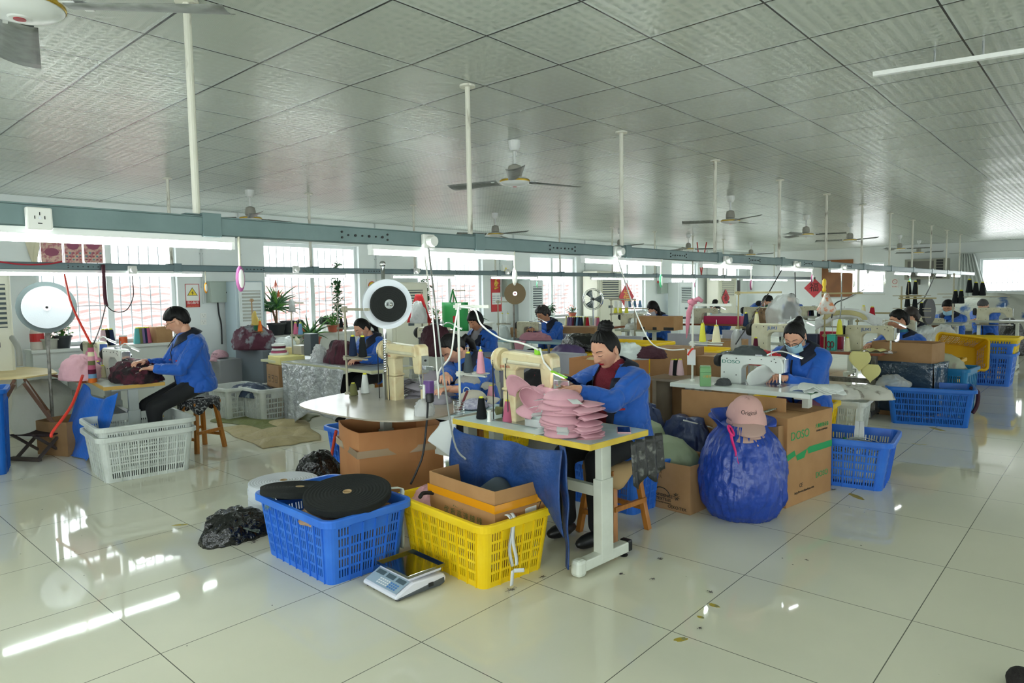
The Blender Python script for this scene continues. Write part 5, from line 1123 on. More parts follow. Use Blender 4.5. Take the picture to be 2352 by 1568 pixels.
# --- white coils and black bags behind ---
for k in range(7): flat_coil('coil of white webbing, %s from the floor in the stack behind the blue crate' % ('number '+['one', 'two', 'three', 'four', 'five', 'six'][k] if k < 6 else 'topmost'), (2.42+.006*sin(k*2.1), 4.37+.008*cos(k*1.7), .036*k), .235, .0345, wht_web, coreb, group='stack of white webbing coils', n=48)
blk_bag = mat('black_bin_liner', '#0b0c0d', .18, bump=(26, .9, .02), spec=.7)
heap('rubbish_bag', 'crumpled black bin liner on the floor left of the blue crate', 'bag', (1.99, 4.20, 0), .19, .17, blk_bag, 5, 1.2, .8, .05, n=90); heap('rubbish_bag', 'crumpled black bin liner behind the white coils, beside the big carton', 'bag', (2.86, 4.60, 0), .22, .36, blk_bag, 8, .9, .9, .05, n=90)
b = MB(); b.box((0, 0, 0), (.10, .035, .002)); o = solo('foil_packet', b, mat('printed_foil', '#8f9a96', .25, metal=.5, var=(40, '#3d4a44')), 'small printed foil packet on the black bin liner', 'packet', at(578, 1215, .07)); o.rotation_euler = (.3, .4, -.6)
# --- yellow crate ---
crate('big yellow plastic crate at the front with an open carton in it', (2.44, 2.42), (2.515, 3.105), 'yellow', L=.70, W=.44, h=.36)
c = carton('open carton with orange tape band sitting in the front yellow crate', (2.76, 2.70, .17), radians(-6.5), (.37, .60, .33), card, openb=True, tape=(tape_or, .235, .045), name='cardboard_box', warp=.008)
for k, ch in enumerate('优质高速缝线'): text(ch, .048, (-.1885, .13-.06*k+.0, .135), plane((0, -1, 0), (0, 0, 1)), mat('olive_print', '#5f6e42', .7), c, 'printed_character')
text('Xinje', .045, (-.1885, .02, .185), plane((0, -1, 0), (0, 0, 1)), mat('olive_print', ''), c, 'printed_script'); text('色别', .035, (-.03, -.3035, .175), plane((1, 0, 0), (0, 0, 1)), ink_r, c, 'printed_character'); q = MB(); q.box((.07, -.3038, .165), (.085, .001, .06)); q.build('paper_sticker', mat('white_paper', '#e9edec', .6), c)
q = MB(); q.add([(.12, -.304, .15), (.16, -.304, .22), (.115, -.304, .22), (.122, -.304, .205), (.145, -.304, .21), (.125, -.304, .165)], [(0, 1, 2, 3, 4, 5)]); q.build('printed_mark', ink, c)
cloth(lambda u, v: (2.78+.14*(u-.5)*2+.02*sin(v*5), 2.63+.15*(v-.5)*2, .385+.10*exp(-((u-.5)/.3)**2-((v-.5)/.33)**2)+.012*N((u*5, v*5, 0), 1, 3)), 26, 26, 'knit_cap', 'dark grey soft cap lying in the open carton', 'cap', mat('dark_grey_knit', '#3a444c', .8), .004)
for k in range(3): cloth(lambda u, v, k=k: (2.80+.16*(u-.5)*2, 2.56+.10*(v-.5)*2-.02*k, .365+.014*k+.03*(1-(2*u-1)**2)-.02*v+.006*N((u*7, v*7, k), 1)), 16, 10, 'cap_brim', 'cream cap piece, %s of three under the dark grey cap' % ('bottom', 'middle', 'top')[k], 'fabric piece', mat('cream_fabric', '#c9c2a4', .8), .003, group='cream pieces in the open carton')
heap('clothes', 'pink cap bundle in clear film at the back of the yellow crate', 'cap bundle', (2.66, 3.10, .22), .11, .16, mat('pink_bundle', '#cf9aa0', .4, bump=(30, .5), coat=.5), 12)
cord('black strap lying over the back rim of the yellow crate', [(2.50, 2.98, .375), (2.55, 3.0, .385), (2.62, 2.98, .37), (2.66, 2.94, .35)], .012, mat('black_strap', '#17181a', .8), 'strap', 'strap')
heap('scrap', 'scraps of cloth heaped in the bottom of the yellow crate', 'fabric scraps', (2.70, 2.76, .02), .2, .15, mat('mixed_scraps', '#b8a89a', .8, var=(14, '#7b2f32', .5, .6)), 14, .8, 1.3, kind='stuff')
heap('scrap', 'scraps of cloth filling the front blue crate', 'fabric scraps', (2.21, 3.40, .02), .22, .28, mat('brown_scraps', '#9a8468', .8, var=(12, '#4a5568', .5, .6)), 15, .8, 1.3, kind='stuff')
lace = mat('white_lace_strap', '#dfe2e2', .7)
b = MB(); 
b.grid(lambda u, v: (2.575+.004*sin(u*12)+.03*u*(u > .7), 2.372+.006*sin(u*8)-.02*min(1, u*5)+0*v, .378-.34*u+.0) if False else (2.575+(v-.5)*.022+.012*sin(u*7), 2.375-.035*min(1, u*8), .382-.29*max(0, u-.05)), 26, 2)
b.grid(lambda u, v: (2.60+(v-.5)*.022+.014*sin(u*6+2), 2.372-.035*min(1, u*8), .380-.29*max(0, u-.05)), 26, 2)
b.grid(lambda u, v: (2.585+.06*u+.0*v, 2.335-.02*u, .085+.022*(v-.5)-.01*u), 8, 2); b.grid(lambda u, v: (2.575+(v-.5)*.024-.01*u, 2.335, .09-.08*u), 8, 2)
o = solo('lace_strap', b, lace, 'knotted white strap with black edges hanging on the front yellow crate', 'strap', smooth=True, solid=.003)
b = MB()
for x in (2.563, 2.612): b.tube([(x+.012*sin(u/26*7+(2 if x > 2.6 else 0)), 2.338, .382-.29*max(0, u/26-.05)) for u in range(27)], .0015, 4)
b.build('black_edging', ink, o)
# --- scale ---
sw = mat('scale_white_body', '#dfe0ea', .3); sg = mat('scale_grey_base', '#4d5358', .4)
p0 = at(905, 1372, 0); p1 = at(845, 1335, 0); ang = atan2(p1.y-p0.y, p1.x-p0.x); t = thing('electronic_scale', 'electronic counting scale with steel tray on the floor between the crates', 'scale', ((2.09+2.12)/2+.12, 2.80, 0), radians(-4))
b = MB(); b.prism([(-.16, .012), (-.155, .03), (-.05, .075), (.15, .062), (.165, .04), (.16, .015), (.12, .008)], -.155, .155); b.build('housing', sw, t, bev=.012)
b = MB(); b.prism([(-.15, .008), (-.14, .02), (.15, .045), (.155, .012), (.12, .004)], -.157, .157); b.build('base', sg, t, bev=.006)
q = MB(); s_ = (.045)/.105; 
Rk = plane((0, -1, 0), (.92, 0, .39)); q.add([Rk @ V3(v)+V3((-.103, 0, .0565)) for v in ((-.14, -.048, 0), (.14, -.048, 0), (.14, .048, 0), (-.14, .048, 0))], [(0, 1, 2, 3)]); kp = q.build('keypad', mat('keypad_blue_grey', '#9fb3c0', .3), t)
for k in range(3): q = MB(); q.add([Rk @ V3((v[0]-.09+.09*k, v[1]+.026, .001))+V3((-.103, 0, .0565)) for v in ((-.036, -.014, 0), (.036, -.014, 0), (.036, .014, 0), (-.036, .014, 0))], [(0, 1, 2, 3)]); q.build('display', mat('lcd_dark', '#5a6a70', .15), kp)
for r in range(3):
    for k in range(9): q = MB(); q.add([Rk @ V3((v[0]-.05+.019*k, v[1]-.005-.014*r, .0015))+V3((-.103, 0, .0565)) for v in ((-.007, -.0045, 0), (.007, -.0045, 0), (.007, .0045, 0), (-.007, .0045, 0))], [(0, 1, 2, 3)]); q.build('key', mat('key_white', '#eef0f0', .4) if k < 5 else mat('key_blue', '#4a80c0', .4), kp)
b = MB(); b.box((.045, 0, .083), (.21, .27, .018)); b.build('tray_support', sw, t, bev=.006)
b = MB(); b.box((.045, 0, .095), (.235, .29, .004)); 
for c, d in (((.045-.118, 0), (.004, .29)), ((.045+.118, 0), (.004, .29)), ((.045, -.145), (.235, .004)), ((.045, .145), (.235, .004))): b.box((c[0], c[1], .103), (d[0], d[1], .016))
b.build('steel_tray', mat('brushed_tray', '#8e918a', .12, metal=1), t, bev=.002)
MB().box((.06, -.158, .03), (.03, .004, .02)).build('power_switch', dark, t)
for x, y in ((-.13, -.13), (-.13, .13), (.13, -.13), (.13, .13)): MB().cyl((x, y, 0), (x, y, .012), .015, n=12).build('rubber_foot', dark, t)
# --- main table ---
(mx, my), ma = corner_place((2.855, 2.03), (2.925, 3.075), 1.12, .52)
TT = sewing_table('front sewing table with yellow edge where the woman with the topknot sits', mx-.26, mx+.26, my-.56, my+.56, .75, rz=ma)
TT.location = (mx, my, 0)
bt = mat('dark_blue_tarp', '#1d4585', .45, bump=(30, .6, .01), var=(8, '#163566'))
def tarp(u, v):
    sag = .035+.05*sin(pi*u)+.02*sin(9*u); z = .735-sag*.6-v*(.36+.25*max(0, u-.75)*4*.6+.1*sin(u*6)); y = 3.08-.90*u+.0; x = 2.895-.06*u-.02-.03*sin(v*3)-.012*sin(u*19+v*2)-.03*v*(1-u); return (x+.02*v, y, z)
cloth(tarp, 60, 24, 'tarp_curtain', 'dark blue woven tarp tied along the front of the main sewing table', 'tarp', bt, .003)
cloth(lambda u, v: (2.845+.03*(v-.5)+.006*sin(u*17), 2.205+.055*(v-.5)*(1+.3*sin(u*5))-.03*u, .72-.66*u), 30, 6, 'tarp_strip', 'twisted dark blue tarp end hanging beside the leg of the main table', 'tarp', bt, .008)
bp = mat('black_streaked_plastic', '#262826', .35, bump=(30, .8), var=(22, '#8a8c84', .58, .75))
cloth(lambda u, v: (3.17+.33*u, 1.985-.012*sin(u*20)-.02*v, .715-(.24+.03*sin(u*11))*v), 30, 8, 'plastic_sheet', 'black streaked plastic sheet hanging from the right end of the main table', 'plastic sheet', bp, .003)
# machine, cones, caps, phone on the table
post_machine('cream post-bed sewing machine with a lime green lamp on the front table', (3.115, 2.895, .75), -pi/2-.03, .95)
pcap = mat('pink_cap_cotton', '#d5a3ae', .8, bump=(90, .15), var=(6, '#cc97a4')); wtag = None
rnd = random.Random(4)
CP = cap_proto(pcap, 'pink cap being sewn, under the needle', (3.10, 2.50, .90), radians(112), R=(radians(-20), radians(12), radians(112)), s=1.05)
for k in range(13):
    yy = 2.29+rnd.uniform(-.02, .02); xx = 2.975+rnd.uniform(-.025, .025)-.002*k
    c = dup(CP, (xx, yy, .752+.0165*k), None, 'pink embroidered cap, %s from the bottom of the stack beside the machine' % (ORD+['topmost'])[k], 'stack of pink caps'); c.rotation_euler = (rnd.uniform(-.06, .06), rnd.uniform(-.05, .12), radians(-58+rnd.uniform(-16, 16))); c.scale = (1.08, 1.12, .55)
    for ch in c.children:
        if ch.name.startswith('paper_tag'): ch.rotation_euler = (0, 0, rnd.uniform(.2, 3.6))
c = dup(CP, (2.93, 2.47, .925), None, 'pink cap lying brim up on the left of the pink stack', 'stack of pink caps'); c.rotation_euler = (radians(30), radians(-50), radians(150)); c.scale = (1, 1, .6)
cone('black', (3.04, 3.0, .75), 'black thread cone standing on the front table left of the machine', .14, .034); cone('rose', (3.07, 2.80, .75), 'rose pink thread cone at the foot of the cream post machine', .135, .034)
b = MB(); b.lathe([(.016, 0), (.012, .01), (.010, .06), (.014, .07)], n=14); solo('plastic_spool', b, wplast, 'small white plastic spool next to the black thread cone', 'spool', at(1124, 968, .75), auto=.5)
cone('pink', at(1128, 915, .77), 'short pink thread cone behind the black one', .10, .03); o = cone('olive', at(1138, 943, .785), 'thread cone lying on its side with a yellow core', .09, .028, tilt=(pi/2, 0, 1.0))
t = thing('smartphone', 'smartphone in a pink case lying face up on the front table', 'phone', (3.262, 2.085, .75), radians(34)); b = MB(); b.box((0, 0, .0045), (.155, .078, .009)); b.build('case', mat('pink_phone_case', '#d8a8b0', .4), t, bev=.006); b = MB(); b.box((0, 0, .0095), (.146, .070, .001)); b.build('screen', mat('dark_screen', '#10142a', .08), t)
b = MB(); b.tube([(.0+.03*cos(a*pi/8), .02*sin(a*pi/8), .008) for a in range(17)], .006, 6); b.tube([(.06+.03*cos(a*pi/8), -.01+.02*sin(a*pi/8), .010) for a in range(17)], .006, 6); b.bar((.03, 0, .008), (-.0, .08, .008), .012, .004); solo('thread_snips', b, mat('purple_handle', '#6a3a58', .35), 'purple-handled scissors under the pink caps', 'scissors', at(1215, 958, .752), .5, smooth=True)
b = MB(); b.lathe([(.045, -.004), (.045, .004), (.012, .012), (.012, -.012)], n=24, R=Matrix.Rotation(pi/2, 3, 'X')); solo('bobbin_wheel', b, dark, 'small black belt wheel beside the post machine', 'wheel', at(1155, 930, .80), .3, auto=.5)
t = thing('wire_cup', 'wire basket cup holding a red-handled tool', 'cup', at(1055, 950, .755)); b = MB()
for k in range(9): b.tube([(.035*cos(a*pi/8), .035*sin(a*pi/8), .01*k) for a in range(17)], .002, 4)
b.build('wire_body', steel, t); b = MB(); b.bar((0, 0, .02), (.05, -.03, .15), .014); b.build('tool_handle', mat('dark_red_handle', '#6a2028', .4), t)
# stool
wood = mat('varnished_wood', '#b8762c', .4, var=(5, '#8f5a20', .4, .8), stretch=(6, 6, .8), coat=.2)
def stool(label, cx, cy, rz, h=.44, w=.30, m=None, pad=None, cov=None):
    t = thing('wooden_stool', label, 'stool', (cx, cy, 0), rz, 'worker stools'); b = MB(); b.box((0, 0, h-.015), (w*.95, w*.75, .03)); b.build('seat', m or wood, t, bev=.004); s1, s2 = w*.40, w*.62
    tl = []
    for sx in (-1, 1):
        for sy in (-1, 1): b = MB(); b.bar((sx*s1*.85, sy*s1*.7, h-.03), (sx*s2*.82, sy*s2*.68, 0), .036, .036); b.build('leg', m or wood, t, bev=.002)
    for sx in (-1, 1): b = MB(); b.bar((sx*s2*.78, -s2*.62, .14), (sx*s2*.78, s2*.62, .14), .022, .03); b.build('stretcher', m or wood, t)
    for sy in (-1, 1): b = MB(); b.bar((-s2*.74, sy*s2*.64, .2), (s2*.74, sy*s2*.64, .2), .022, .03); b.build('stretcher', m or wood, t)
    if pad: b = MB(); b.ell((0, 0, h+.015), (w*.5, w*.42, .03), 16, 8); b.build('cushion', pad, t, smooth=True)
    if cov: b = MB(); b.grid(lambda u, v: (w*.6*cos(u*2*pi)*(.3+.75*min(v*1.6, 1)), w*.5*sin(u*2*pi)*(.3+.75*min(v*1.6, 1)), h+.03-.10*max(0, v-.5)*2*(1+.5*sin(u*2*pi*5))), 40, 8, wrap=True); b.build('seat_cover', cov, t, smooth=True, solid=.004)
    return t
stool('varnished wooden stool under the woman with the topknot', 3.63, 2.40, radians(-6), .44, .34, cov=mat('beige_seat_cloth', '#b89a6e', .8))
# --- station behind: curved board, open carton, second post machine ---
def closed(q, k=5):
    n = len(q); out = []
    for i in range(n):
        p0, p1, p2, p3 = q[i-1], q[i], q[(i+1) % n], q[(i+2) % n]
        for j in range(k): t = j/k; out.append(.5*((2*p1)+(p2-p0)*t+(2*p0-5*p1+4*p2-p3)*t*t+(3*p1-p0-3*p2+p3)*t**3))
    return out
pts = [(690, 932), (700, 922), (760, 908), (880, 888), (960, 892), (1010, 905), (1058, 925), (1052, 944), (1000, 958), (940, 965), (870, 965), (800, 957), (735, 945)]
q = closed([at(a, c, .762) for a, c in pts]); b = MB(); n = len(q); b.add([(p.x, p.y, .752) for p in q]+[(p.x, p.y, .762) for p in q], [tuple(range(n)), tuple(range(n, 2*n))]+[(i, (i+1) % n, (i+1) % n+n, i+n) for i in range(n)])
solo('extension_board', b, mat('worn_plywood', '#a09888', .28, var=(3, '#8a8174', .4, .65), coat=.15), 'worn curved board laid out in front of the second sewing table', 'board')
sewing_table('pale blue sewing table behind the curved board, covered in cut fabric', 2.98, 3.52, 3.20, 4.38, .75, topm=mat('pale_blue_top', '#b9d2d8', .3), edgem=mat('white_edge', '#d8dcd8', .4))
post_machine('older cream post-bed machine of the woman with the white bracelet', (3.17, 4.14, .75), -pi/2, .95, cream, lamp=False)
carton('big open orange-brown carton with worn tape under the curved board', (3.10, 4.02, 0), radians(-20), (.62, .56, .60), card3, openb=True, tape=(mat('old_clear_tape', '#b9a184', .15, coat=.7), .45, .05), warp=.03)
crate('small blue crate of grey cloth behind the big open carton', (3.45, 4.95), (3.50, 5.4), 'blue', L=.5, W=.42, h=.34, lod=1)
heap('clothes', 'heap of grey and lilac cloth in the small blue crate', 'cloth heap', (3.66, 5.18, .22), .22, .26, mat('grey_lilac_cloth', '#8f8a90', .85, var=(5, '#a9a49a')), 21)
cord('red-orange strap hanging on the small blue crate', [at(772, 990, .38), at(768, 1010, .28), at(762, 1045, .1)], .014, mat('red_orange_strap', '#d8452a', .6), 'strap', 'strap')
heap('plastic_bag', 'crumpled clear plastic bag at the right end of the curved board', 'bag', at(975, 960, .74), .07, .13, film('clear_bag', '#d5d9d8', .45), 23)
cloth(lambda u, v: (2.90+.05*u-.12*v*(1-u*.5)+.01*sin(v*6), 3.24-.10*u-.02*v, .75-.03*(1-u)-.24*v*(.4+.6*u)), 14, 14, 'cloth_scrap', 'white cloth scrap hanging off the board above the big carton', 'cloth scrap', mat('white_scrap', '#cfd4d4', .8), .003)
gcap = mat('grey_cap_cotton', '#8d8891', .8, var=(5, '#7f7a84')); ccap = mat('cream_cap_cotton', '#cfc8ba', .8); mesh_m = mat('grey_mesh_fabric', '#b8b4ac', .8, bump=(200, .9))
GC = cap_proto(gcap, 'grey cap being sewn by the woman with the bracelet', at(990, 880, .86), radians(150), group='grey caps on the second table')
for k, (px, py, z, az, m, lab) in enumerate([(1010, 925, .76, 40, gcap, 'flattened grey cap in front of the purple plug'), (1040, 905, .78, 100, gcap, 'grey cap lying behind the purple plug'), (965, 905, .77, 200, gcap, 'grey cap piece left of the purple plug'), (1075, 880, .86, -30, mesh_m, 'beige mesh cap on top of the heap by the thread stand'), (1085, 915, .79, -20, ccap, 'cream cap with black lettering under the mesh cap'), (1090, 935, .76, 10, mat('lilac_gingham', '#9d9ab8', .8, var=(60, '#d5d4e0')), 'lilac checked cap at the bottom of the heap by the thread stand')]):
    c = cap_proto(m, lab, at(px, py, z), radians(az), s=1.05, flat=.55, group='caps on the second table', tag_=False)
for k in range(9): cloth(lambda u, v, k=k: (0, 0, 0) if False else (at(942, 905, .76).x+(u-.5)*.24, at(942, 905, .76).y+(v-.5)*.10+.012*k, .765+.011*k+.02*(1-(2*u-1)**2)+.004*sin(u*20+k)), 18, 4, 'grey_fabric_piece', 'grey striped piece, %s from the bottom of the fan beside the old machine' % ORD[k], 'fabric piece', mat('grey_striped_piece', '#a8a4aa', .8), .003, group='fan of grey pieces')
# plug adapter
t = thing('plug_adapter', 'purple and white plug adapter with a black plug hanging over the second table', 'plug adapter', P(985, 895, x=2.86)); b = MB(); b.box((0, 0, 0), (.045, .06, .12)); b.build('adapter_body', mat('purple_plastic', '#6a4a8a', .35), t, bev=.006); b = MB(); b.box((-.02, .018, -.01), (.02, .02, .09)); b.build('white_side', wplast, t, bev=.003)
b = MB(); b.lathe([(.012, -.05), (.026, -.04), (.028, 0), (.022, .012)], (-.02, -.03, -.03), 14); b.build('black_plug', dark, t, auto=.6)
cord('black cable hanging from the plug adapter down into the yellow crate', [P(983, 915, x=2.84), P(981, 960, x=2.80), P(972, 1040, x=2.74), P(958, 1080, x=2.70), P(943, 1112, x=2.66)], .007, bcord)
# big reel on its post
reel('tall reel of white tape with a smaller coil of black tape in front', (3.10, 4.00, 1.476), (-.42, -.9), .182, .05, wht_web, chrome, blk_web, .132)
b = MB(); b.cyl((0, 0, 0), (0, 0, 1.0), .014, n=14)
for k in range(14): b.lathe([(.015, .22+.018*k), (.0175, .226+.018*k), (.015, .232+.018*k)], n=14, caps=False)
b.ell((0, 0, 1.02), (.024, .024, .024), 14, 10); b.lathe([(.03, 0), (.03, .006)], n=16); solo('chrome_post', b, chrome, 'chrome post holding the black and white tape reel', 'post', (3.12, 4.075, .75), smooth=True)
# stands round the middle stations
sm, sd = stand_m()
TSP = P(1057, 935, z=.75); th_ = P(1056, 697, x=TSP.x).z-.75; ty_ = P(1082, 857, x=TSP.x).z-.75
TS = thread_stand('white thread stand between the two front tables, carrying a grey and a pink cone', TSP, th_, trays=(ty_,), az=pi, m=sm, top=.30)
cone('grey', stand_pt(TSP, pi, .09, ty_+.004), 'dark grey thread cone on the stand between the front tables', .14, .034); cone('pink', stand_pt(TSP, pi, .21, ty_+.004), 'pink thread cone on the stand between the front tables', .16, .030)
# --- big blue bag, caps, cartons at the right ---
bag_m = mat('blue_woven_sack', '#1c3f9c', .32, bump=(16, .8, .015), var=(5, '#2548a8'), spec=.6)
bp_ = at(1702, 1195, 0); BX, BYc = 4.46, 1.90
o = sack('woven_sack', 'bulging royal blue woven sack of caps tied with a pink ribbon', 'sack', (BX, BYc, 0), [(.001, 0), (.21, .0), (.255, .04), (.295, .16), (.30, .30), (.275, .44), (.225, .54), (.175, .60), (.15, .63)], bag_m, n=160, fold=.016, ff=26, seed=4, big=.022)
cloth(lambda u, v: (BX+(.15+.07*v+.012*sin(u*34))*cos(-1.0+u*4.2), BYc+(.15+.07*v+.012*sin(u*34))*sin(-1.0+u*4.2), .61+.10*v*sin(pi*u)**.5+.012*N((u*9, v, 0), 1)), 90, 8, 'sack_collar', 'gathered open mouth of the blue sack standing up behind the caps', 'sack', bag_m, .003)
cloth(lambda u, v: (BX-.25-.005*sin(u*9), BYc-.03+.018*(v-.5)-.04*u*1.2, .60-.19*u), 14, 2, 'pink_ribbon', 'bright pink ribbon hanging from the knot of the blue sack', 'ribbon', mat('magenta_ribbon', '#e0257a', .5), .003)
b = MB(); b.tube([(.025*cos(a*pi/8), .018*sin(a*pi/8), .03*sin(a*pi/8+.5)) for a in range(17)], .008, 6); solo('ribbon_knot', b, mat('magenta_ribbon', ''), 'looped pink ribbon knot on the blue sack', 'ribbon', (BX-.23, BYc-.02, .62), .4, smooth=True)
kcap = mat('dusty_pink_cap', '#d3a7a0', .8, bump=(90, .15)); kin = mat('dusty_pink_brim', '#b99a90', .8)
K = cap_proto(kcap, 'dusty pink cap with dark lettering on top of the blue sack', (BX+.02, BYc-.02, .70), 0, R=(0, radians(24), radians(-150)), s=1.25, group='caps in the blue sack', tag_=False, brim_m=kin)
for k, (dx, dy, dz, a) in enumerate([(.0, .03, -.03, -135), (-.01, .0, -.05, -160), (.01, -.02, -.07, -150), (-.0, .03, -.09, -140), (.0, .01, -.11, -150)]):
    c = dup(K, (K.location.x+dx, K.location.y+dy, K.location.z+dz), None, 'dusty pink cap number %s below the top one in the blue sack' % ORD[k], 'caps in the blue sack'); c.rotation_euler = (0, radians(20), radians(a))
    for q in list(c.children_recursive):
        if q.name.startswith('lettering'): bpy.data.objects.remove(q)
D1 = at(1806, 1168, 0); D2 = at(1903, 1128, 0); da = atan2(D2.y-D1.y, D2.x-D1.x)
dl = .66; Rd = rotz(da); cc = V3((D1.x, D1.y, 0))+Rd @ V3((dl/2, .24, 0))
bx = carton('tall closed machine carton with a green zigzag stripe right of the blue sack', (cc.x, cc.y, 0), da, (dl, .48, .64), card)
FP = plane((1, 0, 0), (0, 0, 1)); zf = -.2415
text('DOSO', .085, (-.15, zf, .50), FP, ink_g, bx, 'printed_logo', sx=1.1); text('http://www.chinadoso.com', .026, (-.08, zf, .085), FP, ink, bx, 'printed_address'); text('CE', .04, (-.13, zf, .13), FP, ink, bx, 'printed_mark'); text('大顺缝纫设备', .034, (.17, zf, .53), FP, ink_g, bx, 'printed_name'); text('SEWING EQUIPMENT', .018, (.17, zf, .495), FP, ink, bx, 'printed_name'); text('DOSO', .06, (.18, zf, .16), FP, ink_g, bx, 'printed_logo', sx=1.1)
q = MB()
for xs in (((-.33, .38), (-.23, .40), (-.21, .36), (-.33, .335)), ((-.21, .36), (-.19, .32), (-.09, .325), (-.05, .385)), ((-.05, .385), (-.03, .345), (.33, .345), (.33, .395), (-.02, .395))): q.add([(x, zf, z) for x, z in xs], [tuple(range(len(xs)))])
q.build('green_stripe', ink_g, bx)
q = MB(); q.add([(-dl/2-.0015, y, z) for y, z in ((.24, .38), (-.24, .38), (-.24, .335), (.24, .335))], [(0, 1, 2, 3)]); q.build('green_stripe', ink_g, bx); text('6', .06, (-dl/2-.0015, .1, .55), plane((0, -1, 0), (0, 0, 1)), ink, bx, 'printed_number')
for k in range(5): b = MB(); b.tube([(-.28, .20-.012*k-.2, .645+.003*k), (0, .12-.012*k-.1, .65+.003*k), (.24, .16-.02*k, .645+.003*k)], .0045, 5); b.build('striped_cord', mat('white_green_cord', '#b9c4b8', .6, var=(90, '#2a3a34', .5, .55)), bx)
carton('open empty carton behind the blue sack, under the white table', (4.88, 1.98, .27), radians(-8), (.30, .52, .32), card2, openb=True, warp=.006); MB()
carton('closed carton under the open one behind the blue sack', (4.88, 1.98, 0), radians(-8), (.30, .52, .265), card)
cF = at(1580, 1183, 0); cb_ = carton('open worn carton of green sacks with a flower and arc logo', (cF.x+.24, cF.y+.33, 0), radians(-4), (.42, .72, .34), card2, openb=True, warp=.01)
FPL = plane((0, -1, 0), (0, 0, 1)); xf = -.2175; text('CONFIDENCE', .03, (xf, -.13, .10), FPL, ink, cb_, 'printed_text'); text('IN TEXTILES', .03, (xf, -.13, .072), FPL, ink, cb_, 'printed_text'); text('Tested for harmful substances', .014, (xf, -.13, .05), FPL, ink, cb_, 'printed_text'); text('OEKO-TEX', .03, (xf, -.26, .03), FPL, ink, cb_, 'printed_text')
q = MB(); q.tube([(xf, .0-.07*0+(-.13)+.07*cos(a*pi/12), .10+.055*sin(a*pi/12)) for a in range(4, 13)], .003, 4)
for k in range(9): a = 2*pi*k/9; q.bar((xf, -.255+.008*cos(a), .11+.008*sin(a)), (xf, -.255+.026*cos(a), .11+.026*sin(a)), .006, .001)
q.build('printed_flower', ink, cb_)
for k in range(3): text('内装面料请勿重压 防潮防火', .026, (xf, .02, .30-.035*k), FPL, mat('brown_print', '#6d5236', .7), cb_, 'printed_text')
gs = mat('sage_green_sack', '#8f9c7e', .6, bump=(30, .4), var=(4, '#84916f')); sack('woven_sack', 'lower sage green sack bulging out of the flower-logo carton', 'sack', (cF.x+.26, cF.y+.35, .14), [(.001, 0), (.2, 0), (.27, .1), (.24, .22), (.15, .30), (.05, .33), (.001, .335)], gs, 60, .012, 8, 11, sx=.75, sy=1.15)
sack('woven_sack', 'smaller sage green sack on top, next to the table end', 'sack', (cF.x+.28, cF.y+.52, .40), [(.001, 0), (.12, 0), (.16, .06), (.14, .13), (.07, .16), (.001, .165)], gs, 60, .012, 8, 17, sx=.8, sy=1.2)
nv = mat('navy_tarp', '#22315a', .4, bump=(14, .8, .015), spec=.6); heap('tarp_heap', 'dark navy tarpaulin bundle heaped behind the green sacks', 'tarp', (4.86, 2.98, 0), .34, .64, nv, 31, .7, 1.1, .07, n=100); heap('tarp_heap', 'lower fold of navy tarpaulin beside the blue sack', 'tarp', (4.86, 2.52, 0), .28, .54, nv, 37, .6, 1.0, .06, n=80)
cord('pale strap lying across the navy tarpaulin', [at(1570, 965, .55), at(1610, 975, .5), at(1645, 985, .45)], .006, wcord, 'strap', 'strap')
crate('blue crate on the floor behind the wooden stool, under the front table', (3.95, 2.45), (3.98, 3.1), 'blue', L=.6, W=.42, h=.34)
# blue crate at the right with white pieces
crate('blue plastic crate of white cut pieces right of the zigzag-stripe carton', (5.60, 1.30), (5.52, 1.98), 'blue', L=.68, W=.50, h=.38, flare=1.16)
wpc = mat('white_cut_fabric', '#dfe4e0', .8)
def piece(label, loc, rz, s=1.0, group='white cut pieces', tilt=(0, 0), m=None, name='fabric_piece'):
    k = ('pc', (m or wpc).name)
    if k not in CONE:
        b = MB(); b.grid(lambda u, v: ((u-.5)*.20, (v-.5)*.14*(1-(2*u-1)**2*.8)+.03*(2*u-1)**2, .02*(1-(2*u-1)**2)+.004*N((u*6, v*6, 0), 1)), 14, 6); o = solo(name, b, m or wpc, label, 'fabric piece', loc, rz, group, smooth=True, solid=.003); CONE[k] = o
    else: o = dup(CONE[k], loc, rz, label, group)
    o.rotation_euler = (tilt[0], tilt[1], rz); o.scale = (s, s, s); return o
WORDS = ['lowest', 'second lowest', 'third', 'fourth', 'fifth', 'sixth', 'seventh', 'eighth', 'ninth', 'tenth', 'eleventh', 'twelfth', 'thirteenth', 'fourteenth', 'fifteenth', 'topmost']
for k in range(14): piece('white cut cap panel in the right blue crate, %s in its left fan' % WORDS[k], (5.80+.004*k, 1.78-.022*k, .17+.012*k), 1.2+.05*k, 1.1, 'white panels in the right blue crate', (.2, -.1))
for k in range(7): piece('white folded strip in the right blue crate, %s in its right bundle' % WORDS[k], (5.83, 1.42+.012*k, .24+.012*k), .6-.06*k, .9, 'white strips in the right blue crate', (.1, .2))
for k in range(2): b = MB(); b.box((0, 0, .12), (.012, .035, .24)); solo('cardboard_strip', b, wpc, 'upright white strip sticking out of the right blue crate, %s one' % ('left', 'right')[k], 'strip', (5.86, 1.56-.05*k, .24), .2).rotation_euler = (.1-.1*k, -.1, 0)
heap('fabric_scraps', 'white offcuts lying in the bottom of the right blue crate', 'fabric scraps', (5.82, 1.62, .03), .24, .16, wpc, 41, .8, 1.2, kind='stuff')
b = MB(); b.grid(lambda u, v: (.03*(u-.5), .002, -.07*v), 4, 4); b.ell((0, 0, 0), (.02, .015, .015), 8, 6); solo('green_tie', b, mat('green_cloth', '#1f7a4a', .7), 'green cloth tie on the rim of the right blue crate', 'cloth tie', at(1940, 1008, .36), smooth=True)
